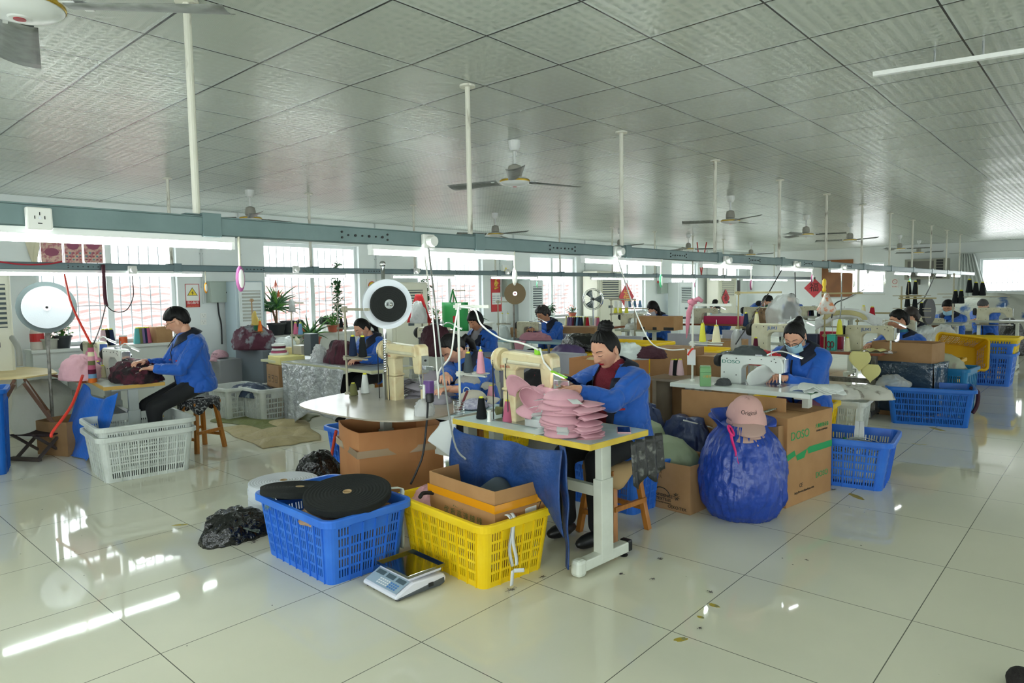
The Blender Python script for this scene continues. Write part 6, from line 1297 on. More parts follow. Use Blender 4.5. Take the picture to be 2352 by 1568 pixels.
# --- white machine station ---
grn = mat('green_edge_band', '#1f7a3c', .4); wt = mat('white_laminate', '#dfe7e2', .2)
(dx_, dy_), daz = corner_place((5.03, 1.64), (5.045, 2.72), 1.13, .55)
t = sewing_table('white sewing table with a green end, used by the masked woman with glasses', dx_-.275, dx_+.275, dy_-.565, dy_+.565, .78, topm=wt, edgem=wt, rz=daz); t.location = (dx_, dy_, 0)
q = MB(); q.box((0, -.566, .764), (.55, .004, .034)); q.add([(-.272, -.56, .7812), (.272, -.56, .7812), (.272, -.48, .7812), (.0, -.44, .7812), (-.2, -.50, .7812)], [(0, 1, 2, 3, 4)]); q.build('green_end_band', grn, t)
WM = flat_machine('white flatbed machine with a green maker name, used by the masked woman with glasses', (5.35, P(1652, 850, x=5.35).y, .78), -pi/2, mwhite, 'DOSO', mat('green_logo', '#1f7a6a', .4), 1.22, motor=False); WM.scale = (1.14, 1.2, .88)
b = MB(); b.box((0, 0, 0), (1.04, .006, .42)); 
for px0, px1, lab in ((1566, 1690, 'brown cardboard sheet hung under the left half of the white table'), (1690, 1806, 'brown cardboard sheet hung under the right half of the white table')):
    a = P(px0, 930, x=5.0); c = P(px1, 930, x=5.0); b = MB(); b.grid(lambda u, v: (.01*sin(u*3), (c.y-a.y)*u, -.44*v), 6, 6); solo('cardboard_sheet', b, card, lab, 'cardboard sheet', (5.0, a.y, .74), solid=.006)
b = MB(); b.box((0, 0, .075), (.085, .085, .15)); b.box((0, 0, .112), (.088, .088, .004)); b.box((0, 0, .155), (.08, .08, .012)); o = solo('tea_tin', b, mat('green_tin', '#5f8f5a', .35, metal=.3), 'green square tea tin left of the white machine', 'tin', at(1620, 886, .78), .5, bev=.004); text('小罐茶', .022, (-.045, -.01, .08), FPL, gold_p, o, 'lettering')
for k in range(16): piece('white curved panel on the white table, %s from the left of the pile' % ORD[k], V3(at(1838+5*k, 893+.5*k, .79))+V3((.02*sin(k), .0, .006*(k % 5))), 2.3+.12*k, .9, 'pile of white panels on the white table', (.15*sin(k), .12))
piece('large white panel with black script held under the white machine', P(1750, 868, x=5.3), 2.6, 1.5, tilt=(1.1, .2))
TS2 = (5.22, 2.66, .78); thread_stand('white thread stand at the left end of the white table, pink rag tied on top', TS2, .66, trays=(.33,), az=pi, m=sm, top=.34)
cone('yellow', stand_pt(TS2, pi, .09, .335), 'bright yellow thread cone on the stand with the pink rag', .155, .028); cone('cream', stand_pt(TS2, pi, .21, .335), 'cream thread cone on the stand with the pink rag', .14, .035)
prag = mat('pink_rag', '#d4879a', .8); b = MB(); b.ell((0, 0, 0), (.035, .035, .03), 14, 10, fn=lambda p, th, ph: p*(1+.25*sin(th*3+ph*4))); b.tube([(0, 0, -.01), (.0, .03, -.08), (.01, .045, -.18), (0, .05, -.30)], [.02, .022, .018, .004], 8); b.tube([(0, 0, .01), (0, -.06, .03), (.0, -.09, .01)], [.015, .022, .016], 8); solo('pink_rag', b, prag, 'pink rag knotted round the top of a white thread stand', 'rag', (TS2[0]-.01, TS2[1], 1.44), smooth=True)
b = MB(); b.box((0, 0, 0), (.002, .075, .13)); solo('paper_card', b, mat('white_paper', ''), 'blank white card hanging on the stand with the pink rag', 'card', P(1588, 820, x=5.18)); cord('orange-red ribbon tied on the thread stand of the white table', [P(1592, 800, x=5.17), P(1586, 805, x=5.15), P(1580, 815, x=5.15)], .008, rcord, 'ribbon', 'ribbon')
heap('red_plastic_bag', 'red plastic bag behind the white machine', 'bag', P(1760, 822, x=5.7)-V3((0, 0, .06)), .11, .13, mat('red_plastic_film', '#d8303a', .3, bump=(30, .8)), 43, .8, 1.5); heap('cloth', 'dark grey cloth bundle draped on the white machine', 'cloth bundle', P(1722, 808, x=5.40)-V3((0, 0, .05)), .10, .10, mat('dark_grey_cloth', '#3c4444', .6), 44, .6, 1.6)
heap('cables', 'tangle of black and grey cables beside the green tin', 'cables', at(1660, 884, .78), .06, .06, mat('cable_tangle', '#4a4f50', .5, bump=(90, 1)), 45)
heap('clear_film', 'clear plastic film crumpled on the white machine top', 'plastic film', P(1672, 818, x=5.40)-V3((0, 0, .02)), .08, .06, mat('smoky_film', '#5a6060', .2, bump=(40, .7)), 46, .6, 1.6)
# tall carton with the certificate logo
(cx_, cy_), ca = (5.35, 3.62), radians(-6)
pl = MB(); pl.box((0, 0, .225), (.5, .55, .45)); solo('white_plinth', pl, mat('white_panel_box', '#d5d8d8', .5), 'white boxed base under the big brown carton', 'box', (5.30, 3.55, 0), ca, bev=.004)
c = carton('big brown carton full of clothes behind the woman with the topknot', (5.30, 3.55, .455), ca, (.48, .56, .47), card3, openb=True, warp=.02)
text('SGS', .055, (-.245, -.16, .06), FPL, ink, c, 'printed_text'); text('CONFIDENCE\nIN TEXTILES', .04, (-.245, -.05, .33), plane((0, 1, 0), (0, 0, -1)), ink, c, 'printed_text'); text('新疆棉', .07, (-.245, -.1, .17), FPL, ink_b, c, 'printed_text')
heap('clothes', 'beige and maroon garments piled in the big brown carton', 'clothes', (5.30, 3.55, .83), .24, .14, mat('beige_maroon_clothes', '#b9a77e', .8, var=(6, '#5a1c2c', .5, .56)), 47); heap('plastic_bag', 'white translucent plastic bag on top of the brown carton', 'bag', (5.36, 3.42, .92), .19, .15, film('milky_bag', '#cfdad6', .25), 48, .8, 1.2, .05)
# --- right aisle crates further back ---
crate('yellow crate of white pieces under the right end of the white table', (6.45, 2.02), (6.42, 2.66), 'yellow', L=.66, W=.45, h=.46)
crate('white crate with a blue cap hanging on it, behind the yellow one', (7.05, 1.85), (6.98, 2.5), 'white', L=.66, W=.42, h=.44)
for px, py, z, lab in ((1915, 878, .48, 'white pieces heaped in the yellow crate by the white table'), (1990, 880, .46, 'white and beige pieces heaped in the white crate')): heap('fabric_scraps', lab, 'fabric scraps', P(px, py+14, x=6.66 if px < 1950 else 7.2)-V3((0, 0, .08)), .2, .12, mat('white_beige_scraps', '#cdccc0', .8, var=(7, '#8a8478', .5, .6)), px, .8, 1.2, kind='stuff')
crate('long blue crate with a maroon strap beside the aisle', (8.50, 1.92), (9.42, 1.70), 'deepblue', L=.98, W=.55, h=.45, groups=(10, 5)) if False else None
crate('long blue crate with a maroon strap beside the aisle', (8.70, 1.19), (8.57, 1.82), 'deepblue', L=.72, W=.5, h=.42, groups=(10, 5))
t = thing('plastic_crate', 'teal crate of grey-green garments behind the long blue crate', 'crate', (9.75, 1.66, 0), radians(-4)); crate_mesh(t, mat('crate_teal', '#1474a8', .38, spec=.4), .66, .50, .56, 1.10, (7, 5)); heap('clothes', 'grey-green garments piled in the teal crate', 'clothes', (9.75, 1.68, .46), .3, .26, mat('grey_green_garments', '#a9ad96', .8, var=(4, '#8d8478', .5, .62)), 51, .8, 1.1)
t = thing('plastic_crate', 'yellow crate just behind the teal one', 'crate', (10.38, 1.93, 0), 0); crate_mesh(t, mat('crate_yellow2', '#d9a90f', .4), .75, .45, .60, 1.12, (6, 4), lod=0); heap('plastic_sheet', 'pale plastic sheet folded over the yellow crate', 'plastic sheet', (10.35, 1.95, .55), .3, .22, mat('pale_sheet', '#c3c9c2', .35), 52)
cord('maroon strap looped on the corner of the long blue crate', [P(2228, 890, x=9.0), P(2246, 900, x=8.98), P(2244, 930, x=8.95), P(2234, 948, x=8.9)], .02, mat('maroon_strap', '#3d1424', .7), 'strap', 'strap')
heap('clothes', 'grey cloth and a light blue cap brim lying over the long blue crate', 'clothes', (8.75, 1.95, .40), .18, .12, mat('pale_blue_grey_cloth', '#a5b0ba', .8, var=(5, '#b9b6aa')), 53)
# ================= people and stations =================
brn_e = mat('brown_table_edge', '#8a4a2c', .5); greytop = mat('grey_worn_top', '#a9b0ac', .35, var=(6, '#979e9a')); blu_top = mat('blue_grey_top', '#9fc0cc', .3)
def tab(label, pxL, pxR, py, X, dx=.5, topm=None, edgem=None, legm=None, **k):
    "table whose near long edge is seen between two photo pixels at distance X down the hall"
    z = P((pxL+pxR)/2, py, x=X).z; a = P(pxL, py, x=X).y; b_ = P(pxR, py, x=X).y
    t = sewing_table(label, X, X+dx, b_, a, z, topm=topm or lam, edgem=edgem or edge_y, legm=legm, **k); return X+dx/2, a, b_, z
def mach(label, px, X, z, m=None, s=1.0, kind='flat', **k):
    p = P(px, 800, x=X); return (flat_machine if kind == 'flat' else post_machine)(label, (X, p.y, z), -pi/2, m=m, s=s, **k)
HD = None
# main woman
person('person with a topknot, open blue jacket over dark red knit, sewing pink caps', (1390, 802, 3.60), pi-.10, [P(1322, 893, x=3.22), P(1285, 872, x=3.22)], hair='bun', lo=0, openj=True, lips=lips_r, pitch=.42, yaw=-.02, lean=.16, curl=.28, sleeve=.98)
# woman 2 (bracelet)
o = person('person with a ponytail bent over a grey cap, white bracelet on the wrist', (1040, 800, 3.68), pi+.05, [P(1028, 893, x=3.36), P(1018, 868, x=3.32)], hair='tail', lo=0, pitch=.75, yaw=-.2, lean=.34, curl=.8, sleeve=.68, pocket=False)
b = MB(); b.tube([V3(P(1072, 900, x=3.44))+V3((.0, .035*cos(a*pi/8), .035*sin(a*pi/8))) for a in range(17)], .004, 6, caps=False)
q = b.build('bracelet', mat('white_bangle', '#d9dcd6', .3), None); q.parent = o; q.matrix_parent_inverse = o.matrix_world.inverted()
# man at the left
person('young person with glasses and a mop of black hair at the left table', (408, 738, 2.74), pi-.12, [P(350, 845, x=2.47), P(330, 830, x=2.46)], hair='mop', lo=1, pitch=.35, yaw=-.5, lean=.12, glasses=mat('thin_gold_frame', '#8a7a60', .3, metal=.8), curl=.7, sc=1.0)
# woman behind the maroon work
person('person with a low ponytail looking down behind the dark red clothes', (832, 754, 4.95), pi+.05, [P(825, 825, x=4.65), P(812, 822, x=4.6)], hair='tail', lo=1, pitch=.55, yaw=-.15, lean=.25, legs=True)
person('elderly person with bobbed black hair and a grey undershirt, smiling down', (1092, 737, 6.1), pi-.05, [P(1085, 800, x=5.85), P(1075, 805, x=5.8)], hair='bob', lo=1, pitch=.45, yaw=.1, lean=.2, inner=grey_k, openj=True, sk=skin_t)
person('person with curly greying hair sewing pink cloth at the pale blue table', (1247, 722, 8.55), pi+.05, [P(1232, 757, x=8.25), P(1222, 755, x=8.2)], hair='curly', lo=1, pitch=.5, yaw=-.2, lean=.25, sk=skin_t, sc=1.08)
person('person with long hair and a white mask working on white caps', (1500, 708, 11.5), pi-.1, [P(1484, 738, x=11.1), P(1478, 738, x=11.1)], hair='long', lo=2, pitch=.5, lean=.2, mask=mask_w, inner=maroon_k, sc=1.12)
person('person in a pale blue mask at the brown table with the crimson box', (1642, 711, 12.9), pi-.1, [P(1650, 733, x=12.5), P(1632, 745, x=12.6)], hair='bun', lo=2, pitch=.4, yaw=-.05, lean=.15, mask=mask_b, sc=1.12)
person('person bending far forward with the face turned away, near the end wall', (1762, 692, 15.2), -pi/2-.3, [P(1772, 712, x=15.0), P(1765, 715, x=15.2)], hair='short', lo=2, pitch=.7, lean=.85, stand=True, sc=1.1, mask=mat('green_mask', '#2a5a48', .7))
person('distant person seated at the end wall behind the hanging clear bag', (1818, 686, 18.5), pi, [P(1812, 700, x=18), P(1826, 702, x=18)], hair='short', lo=2, pitch=.3, lean=.1, sc=1.1)
person('person in a pale blue mask and black glasses at the white machine', (1826, 772, 5.75), pi-.12, [P(1802, 868, x=5.52), P(1782, 862, x=5.48)], hair='pony', lo=0, pitch=.62, yaw=.12, lean=.2, mask=mask_b, glasses=True, curl=.5, pocket=False, trous=mat('maroon_dotted_trousers', '#6d3a4c', .8))
person('young person with short black hair looking away to the left, behind the steel mug', (2064, 738, 9.9), pi-.15, [P(1985, 790, x=9.3), P(1990, 796, x=9.3)], hair='short', lo=1, pitch=.05, yaw=-.75, lean=.12, sk=skin_t, open_eyes=True, inner=mat('teal_shirt', '#2a7a90', .7), pocket=False, sc=1.12)
person('person with curly brown hair and a clear plastic cape, behind the short-haired one', (2092, 728, 11.0), pi-.1, [P(2060, 760, x=10.6), P(2075, 760, x=10.6)], hair='perm', lo=2, pitch=.45, yaw=-.1, lean=.2, coat=film('milky_cape', '#cdd8d8', .25), pocket=False)
person('person in a pale blue mask with tousled black hair at the right', (2178, 706, 13.4), pi-.1, [P(2150, 748, x=13.0), P(2163, 750, x=12.95)], hair='short', lo=1, pitch=.45, lean=.15, mask=mask_b, pocket=False, sk=skin_t)
person('person in a grey cap almost hidden behind the far right machines', (2258, 702, 15.6), pi-.1, [P(2235, 735, x=15.2), P(2245, 735, x=15.2)], hair='short', lo=2, pitch=.7, lean=.25, hairm=mat('grey_cap_cloth', '#4c4a4c', .8))
for lab_, h_, xy_, rz_, st_, sc_ in PINFO:
    if st_ or 'topknot' in lab_ or 'mop' in lab_: continue
    stool('wooden stool under the '+' '.join(lab_.split()[:9]).rstrip(','), xy_[0], xy_[1], rz_, max(.38, h_*sc_+.005), .32)
# ---------- left station ----------
t = sewing_table('left sewing table with an ochre edge, heaped with dark red clothes', 2.14, 2.64, 6.78, 7.85, .75, topm=mat('dull_laminate', '#b4bab2', .35), edgem=mat('ochre_edge', '#c9a04a', .45), legm=mat('grey_white_steel', '#b9c0bd', .4)); t.rotation_euler = (0, 0, radians(-8))
mar = mat('maroon_cloth', '#4a1226', .8, bump=(18, .8, .02), var=(11, '#17090f', .45, .55)); heap('clothes', 'heap of dark red and black hats with loose white threads on the left table', 'clothes', (2.42, 7.05, .75), .25, .20, mar, 61, .85, 1.25, .05, n=90)
b = MB(); rnd = random.Random(5)
for k in range(40): a = rnd.uniform(0, 2*pi); r_ = rnd.uniform(.08, .25); p = V3((2.42+.85*r_*cos(a)-.02, 7.05+1.2*r_*sin(a), .75+.205*sqrt(max(0, 1-(r_/.27)**2))+.02)); b.tube([p, p+V3((rnd.uniform(-.03, .03), rnd.uniform(-.03, .03), rnd.uniform(-.01, .015)))], .0012, 4)
tag(solo('loose_threads', b, wcord, 'loose white thread ends on the dark red heap', 'thread'), kind='stuff')
flat_machine('grey-white machine of the person with glasses at the left', (2.38, 7.72, .76), -pi/2, mat('pale_machine', '#c9cdc4', .3), None, None, 1.12)
tab('older table left of the ochre one, under pink fabric', 90, 185, 862, 2.22, .6, greytop, brn_e, mat('grey_white_steel', ''))
flat_machine('oily cream machine with blue hoses behind the pink fabric', (2.5, 8.75, .78), -pi/2, cream2, None, None, 1.15)
heap('fabric', 'heap of pale pink cut fabric beside the left table', 'fabric', at(185, 870, .77), .20, .24, mat('pale_pink_fabric', '#d9a9b4', .8, bump=(12, .8, .02)), 62, .8, 1.2, .05); heap('fabric', 'bright pink folds under the needle of the cream machine at the left', 'fabric', P(215, 830, x=2.45), .10, .14, mat('pink_fabric', '#d98fa8', .8), 63, .8, 1.4)
for k, (px, py, c, h) in enumerate([(195, 868, 'olive', .16), (203, 868, 'cream', .16), (226, 862, 'purple', .15), (236, 868, 'cream', .13)]): cone(c, at(px, py, .75), '%s thread cone left of the dark red heap, %s from the left' % (NAME.get(c, c), ORD[k]), h, .04, 'cones on the ochre table')
t = thing('thread_cone_stack', 'tall stack of nested striped thread cones at the edge of the left table', 'thread cones', at(213, 878, .75), 0)
for k, c in enumerate(['orange', 'blue', 'maroon', 'rose', 'olive', 'pink', 'cream', 'rose', 'olive']): b = MB(); b.cyl((0, 0, .042*k), (0, 0, .042*(k+1)), .038-.0016*k, .0365-.0016*k, n=14); b.build('striped_cone', thread(c), t, auto=.6)
b = MB(); b.lathe([(.05, 0), (.052, .1), (.045, .11)], n=20); o = solo('jar', b, mat('orange_jar', '#e0602a', .3), 'orange jar with a white lid on the back ledge', 'jar', (P(326, 785, y=9.98).x-.25, 9.93, SZ), auto=.5); b = MB(); b.lathe([(.048, .11), (.048, .13), (.001, .13)], n=20); b.build('lid', wplast, o)
b = MB(); b.box((0, 0, .09), (.16, .2, .18)); solo('blue_bag', b, mat('blue_plastic_bag', '#2a6fc0', .4), 'blue bag on the ledge behind the left machine', 'bag', P(247, 832, x=2.9), bev=.02)
b = MB(); b.cyl((0, -.06, .03), (0, .06, .03), .03, n=14); solo('fabric_roll', b, thread('rose'), 'rose red fabric roll behind the dark red heap', 'roll', at(252, 842, .79), smooth=True); b = MB(); b.lathe([(.04, 0), (.042, .05), (.02, .055)], n=16); b.tube([(0, 0, .05), (.005, 0, .20)], .006, 6); solo('oil_can', b, red_p, 'little red spouted oil can on the left table', 'oil can', at(238, 860, .77))
bt2 = mat('bright_blue_tarp', '#1f6fd8', .4, bump=(26, .6, .01), var=(6, '#1a62c4'))
A = P(192, 880, x=2.10); B = P(265, 902, x=2.05); C = P(122, 1040, x=2.0); D = P(200, 1062, x=2.0)
def tf(u, v):
    top = A.lerp(B, u)+V3((0, 0, -.10*sin(pi*u))); bot = C.lerp(D, u)+V3((0, 0, .03*sin(u*7))); p = top.lerp(bot, v); w = sin(pi*v)*.5; mid = top.lerp(bot, .5); 
    return V3((p.x+.02*sin(u*14+v*3)+.02*v, p.y+(-.18*sin(pi*v)*(u-.3))+.015*sin(v*9), max(p.z, .01)))
cloth(tf, 30, 34, 'tarp', 'bright blue tarpaulin hanging from the left table down to the floor', 'tarp', bt2, .003)
cA, cB = at(258, 1110, 0), at(205, 1092, 0); wcr = 'stack of two white crates'
t = thing('plastic_crate', 'lower white crate of the nested pair in front of the left table', 'crate', (2.24, 6.55, 0), radians(90-6)); cw = mat('crate_white2', '#d5dbd6', .38, bump=(6, .04), var=(8, '#c3c9c2')); 
for i, (z, lab) in enumerate(((0, None), (.085, 'upper white crate nested in the one in front of the left table'))):
    if i: t = thing('plastic_crate', lab, 'crate', (2.24, 6.55, z), radians(90-6))
    crate_mesh(t, cw, .66, .62, .39, 1.13, (8, 6))
crate('white crate with torn side, left one by the compressor carton', (3.90, 8.30), (3.90, 8.72), 'white', L=.5, W=.45, h=.40); crate('white crate of straps and belts, right one by the compressor carton', (4.12, 7.85), (4.12, 8.25), 'white', L=.5, W=.45, h=.40)
heap('clothes', 'tangle of navy and black straps in the white crates by the wall', 'straps', (4.25, 8.35, .28), .3, .14, mat('navy_black_straps', '#2a3850', .8, var=(12, '#7f8c94', .55, .65)), 64, .8, 1.5)
c = carton('tall compressor carton standing by the air conditioner', (4.62, 8.15, 0), radians(-8), (.36, .42, .66), card2); text('30L COMPRESSOR', .046, (-.184, 0, .36), FPL, ink, c, 'printed_text', sx=.9)
for k, ch in enumerate('▽☂↑'): q = MB(); q.box((-.1815, .12-.12*k, .48), (.001, .07, .09)); q.build('symbol_frame', ink, c); q = MB(); q.box((-.1825, .12-.12*k, .48), (.001, .058, .078)); q.build('symbol_field', card2, c); q = MB(); q.add([(-.1835, .12-.12*k+y, .48+z) for y, z in (((-.02, .025), (.02, .025), (0, -.02)), ((-.022, 0), (.022, 0), (0, .025)), ((-.01, -.025), (.01, -.025), (0, .028)))[k]], [(0, 1, 2)]); q.build('handling_symbol', ink, c)
for k in range(4): text('产品名称 空压机配件', .032, (-.184, 0, .20-.045*k), FPL, ink, c, 'printed_text')
q = MB(); q.ell((-.184, -.13, .30), (.002, .05, .025), 16, 6); q.build('oval_label', whi_p, c)
b = MB(); b.box((0, 0, .055), (.34, .38, .11)); solo('foam_block', b, mat('pale_yellow_foam', '#e0d690', .8, bump=(60, .2)), 'pale yellow foam block lying on the compressor carton', 'foam', (4.62, 8.13, .665), -.1, bev=.01)
for k, (c_, r_, z_) in enumerate([('white', .12, .775), ('rose', .10, .80), ('white', .085, .835), ('maroon', .085, .865), ('white', .085, .893)]): b = MB(); b.lathe([(.02, 0), (r_, 0), (r_, .027), (.02, .027)], n=28); solo('ribbon_roll', b, thread(c_), '%s ribbon roll, %s from the bottom on the foam block' % (NAME.get(c_, c_), ORD[k]), 'ribbon roll', (4.60+.01*sin(k*3), 8.28, z_), group='ribbon rolls on the foam block', auto=.5)
# floor cloths
gt = mat('olive_green_tarp', '#71763a', .6, bump=(7, .9, .04), var=(3, '#62682f')); bt3 = mat('beige_canvas', '#b5a67c', .7, bump=(6, 1, .05), var=(3, '#a5966c'))
def floor_cloth(name, label, pts, m, seed, amp=.035):
    q = [at(a, c, .0) for a, c in pts]; 
    def fn(u, v): p = (q[0].lerp(q[1], u)).lerp(q[3].lerp(q[2], u), v); e = min(u, 1-u, v, 1-v)*6; return (p.x+.06*N((u*4, v*4, 1), 1, seed), p.y+.08*N((u*4, v*4, 5), 1, seed), .006+amp*max(0, N((p.x*2.4, p.y*2.4, 0), 1, seed)+.25)*min(1, e))
    cloth(fn, 50, 40, name, label, 'cloth', m, .004)
floor_cloth('floor_cloth', 'olive green tarpaulin spread on the floor by the white crates', [(486, 968), (560, 935), (740, 955), (640, 990)], gt, 3, .05)
floor_cloth('floor_cloth', 'crumpled beige canvas on the floor in front of the green tarpaulin', [(500, 985), (600, 1030), (742, 1012), (690, 955)], bt3, 6, .13)
stool('wooden stool with a checked cushion cover under the person with glasses', 2.96, 6.95, .3, .50, .34, cov=mat('black_white_check', '#24262a', .8, var=(60, '#9a9c9c', .55, .6)))
b = MB(); b.lathe([(.12, 0), (.10, .36), (.001, .36)], n=4); solo('plastic_stool', b, mat('yellow_plastic', '#e0b81a', .4), 'yellow plastic stool behind the white crates at the left', 'stool', (2.78, 7.25, 0), .6)
# folding stool
t = thing('folding_stool', 'small folding stool with crossed wooden legs and a dark seat', 'stool', at(92, 1050, 0), .5); gw = mat('grey_wood', '#5c5148', .7)
for y in (-.13, .13):
    for s in (-1, 1): b = MB(); b.bar((s*.15, y+.015*s, .02), (-s*.15, y+.015*s, .25), .03, .02); b.build('leg', gw, t)
for s in (-1, 1): b = MB(); b.bar((s*.15, -.17, .02), (s*.15, .17, .02), .035); b.build('crossbar', gw, t)
b = MB(); b.grid(lambda u, v: ((u-.5)*.34, (v-.5)*.32, .26-.03*sin(pi*u)), 8, 2); b.build('seat', mat('dark_red_seat', '#2c1a1e', .8), t, solid=.01)
# trestle with board
bl = MB(); 
pts = [(-60, 872), (-60, 850), (60, 842), (118, 846), (132, 855), (60, 866)]; q = [at(a, c, .76) for a, c in pts]; n = len(q); bl.add([(p.x, p.y, .745) for p in q]+[(p.x, p.y, .76) for p in q], [tuple(range(n)), tuple(range(n, 2*n))]+[(i, (i+1) % n, (i+1) % n+n, i+n) for i in range(n)])
solo('plywood_board', bl, mat('pale_plywood', '#d8c48c', .5, var=(4, '#cbb478')), 'pale plywood board with pencil notes on a trestle at the far left', 'board')
t = thing('trestle', 'wooden A-shaped trestle with a grey panel under the plywood board', 'trestle', (1.72, 8.15, 0), 1.35); tw = mat('worn_brown_wood', '#6d4a34', .6)
for x in (-.26, .26):
    for s in (-1, 1): b = MB(); b.bar((x, s*.42, 0), (x*.9, s*.04, .74), .045, .03); b.build('leg', tw, t)
for s in (-1, 1): b = MB(); b.bar((-.25, s*.22, .38), (.25, s*.22, .38), .035); b.build('crossbar', tw, t)
b = MB(); b.add([(-.24, -.20, .40), (.24, -.20, .40), (.22, -.05, .72), (-.22, -.05, .72)], [(0, 1, 2, 3)]); b.build('panel', mat('grey_hardboard', '#8c8a82', .6), t, solid=.006)
p0 = at(18, 1045, 0); t = thing('plastic_crate', 'blue crate standing on end at the left edge of the photo', 'crate', (1.20, 7.62, .0), 1.3); crate_mesh(t, mat('crate_deepblue', ''), .55, .42, .76, 1.06, (5, 4))
reel('large grey felt reel with a white tape coil in front, far left', (2.0, 8.18, 1.47), (-.22, -.97), .262, .04, mat('grey_felt', '#6c7879', .7), dark, wht_web, .215)
b = MB(); b.cyl((0, 0, 0), (0, 0, 1.20), .016, n=12); b.lathe([(.09, 0), (.09, .02), (.02, .04)], n=20); b.box((0, 0, 1.36), (.04, .03, .62)); solo('reel_post', b, mat('old_steel_post', '#8d8c86', .4, metal=.5, var=(20, '#5c5a54')), 'steel post holding the grey felt reel', 'post', (2.01, 8.27, 0))
carton('torn brown carton on the floor under the left tables', (2.08, 7.95, 0), .4, (.40, .42, .34), card2, openb=True, warp=.03)
for k, (px, py, r_, h_, lab, m) in enumerate([(80, 970, .28, .62, 'white woven sack standing under the plywood board', 'w'), (95, 868, .2, .3, 'upper grey-white sack under the board', 'w')]):
    if k == 0: sack('woven_sack', lab, 'sack', (2.15, 9.2, 0), [(.001, 0), (r_, 0), (r_*1.1, .2), (r_, .5), (r_*.6, h_), (.001, h_+.02)], mat('white_woven_sack', '#bfc2bc', .6, bump=(20, .6)), 60, .015, 8, 71)
stand_ac('white cabinet at the left edge of the photo with a red paper mark', -60, 22, 620, 9.3, acc, acc, .4, low=False)
cord('curved grey hose on the floor beside the left cabinet', [P(28, 775, x=1.9), P(42, 800, x=1.9), P(46, 840, x=1.9)], .03, mat('grey_hose', '#9a9c94', .6), 'hose', 'hose')
# ---------- second row left : shelf, silver cover table ----------
b = MB(); b.box((0, 0, .40), (.5, .8, .80)); solo('grey_cabinet', b, mat('dark_grey_cabinet', '#5f6870', .5), 'dark grey cabinet heaped with caps behind the person with glasses', 'cabinet', (4.9, 9.2, 0), bev=.01)
heap('clothes', 'dark red and grey clothes heaped high behind the person with glasses', 'clothes', (4.75, 9.25, .80), .3, .36, mat('maroon_grey_clothes', '#4c1f30', .8, bump=(12, .8, .02), var=(6, '#7d8187', .5, .6)), 72, .9, 1.2, .06); p = P(505, 823, x=4.45); b = MB(); b.box((0, 0, p.z/2), (.34, .5, p.z)); solo('low_shelf', b, mat('bench_grey', '#8f9296', .5), 'low grey shelf under the pale pink checked cap', 'shelf', (p.x+.05, p.y, 0), bev=.01); c = cap_proto(mat('pale_pink_check', '#c9a0aa', .8, var=(50, '#b08a95')), 'pale pink checked cap on the pile behind the person with glasses', P(505, 820, x=4.45), radians(-160), s=1.3, flat=.8, tag_=False)
z2 = .78; (tx, ta, tb_, z2) = tab('long table under a silver plastic cover beside the low ponytail person', 600, 852, 838, 4.45, .6, greytop, mat('cream_edge', '#cfcfa8', .4))
slv = mat('crumpled_silver_plastic', '#aeb3b4', .22, bump=(16, 1, .03), spec=.9, var=(9, '#8f9596')); a = P(650, 832, x=4.42).y; c_ = P(795, 832, x=4.42).y
cloth(lambda u, v: (4.40-.10*v*(1+.6*sin(u*5))+.015*sin(u*30), a+(c_-a)*u-.35*(v*(.6-u)), z2-.012-(.70-.18*u+.06*sin(u*8))*v), 60, 26, 'plastic_cover', 'crumpled silver plastic sheet hanging over the long table', 'plastic cover', slv, .003)
cloth(lambda u, v: (4.46+.5*v, a+(c_-a)*u*.98, z2+.004+.006*N((u*9, v*5, 0), 1)), 40, 12, 'plastic_cover', 'flat top of the silver plastic sheet on the long table', 'plastic cover', slv, .003)
heap('clothes', 'dark red and black clothes standing in front of the low ponytail person', 'clothes', P(785, 838, x=4.75), .20, .30, mat('maroon_black_folds', '#4a1226', .8, bump=(10, .6, .03), var=(3, '#0d0a0c', .5, .58), stretch=(1, 3, .4)), 73, .7, 1.5, .03); heap('plastic_bag', 'crumpled silver see-through bag on the covered table', 'bag', P(735, 838, x=4.7), .12, .26, mat('silver_clear_bag', '#b4b8b8', .15, bump=(26, 1, .03), spec=1), 74, .8, 1.3, .05)
heap('plastic_bag', 'white plastic bag of pieces left of the pole with the blue cone', 'bag', P(655, 812, x=4.9), .2, .22, mat('milky_plastic', '#cfd6d4', .3, bump=(18, .8, .02)), 75, .8, 1.2, .05)
for px, py, col, lab, d in ((643, 815, '#e8a02a', 'orange plastic box on the covered table', (.1, .26, .07)), (692, 813, '#b8b4a4', 'clear box of metal parts on the covered table', (.12, .2, .12)), (716, 815, '#4a5458', 'dark grey canister on the covered table', (.12, .17, .28)), (665, 812, '#d8c890', 'pale foam block beside the orange box', (.1, .16, .09))):
    b = MB(); b.box((0, 0, d[2]/2), d); p = P(px, py, x=4.8); solo('small_box', b, mat('box_'+col[1:], col, .4), lab, 'box', p, bev=.008)
aloe('bushy green aloe in a terracotta bowl at the middle of the aloe window', P(718, 792, x=5.9)-V3((0, 0, .06)), 1.35, 26, terra, heads=((-.05, .08), (.08, .08)), seed=21)
b = MB(); b.lathe([(.03, 0), (.05, .02), (.05, .07), (.015, .11), (.012, .14)], n=18); solo('glue_bottle', b, mat('milky_glue', '#d8d4b8', .3), 'small glue bottle with orange tip behind the blue cone', 'bottle', P(681, 792, x=5.2), auto=.5)
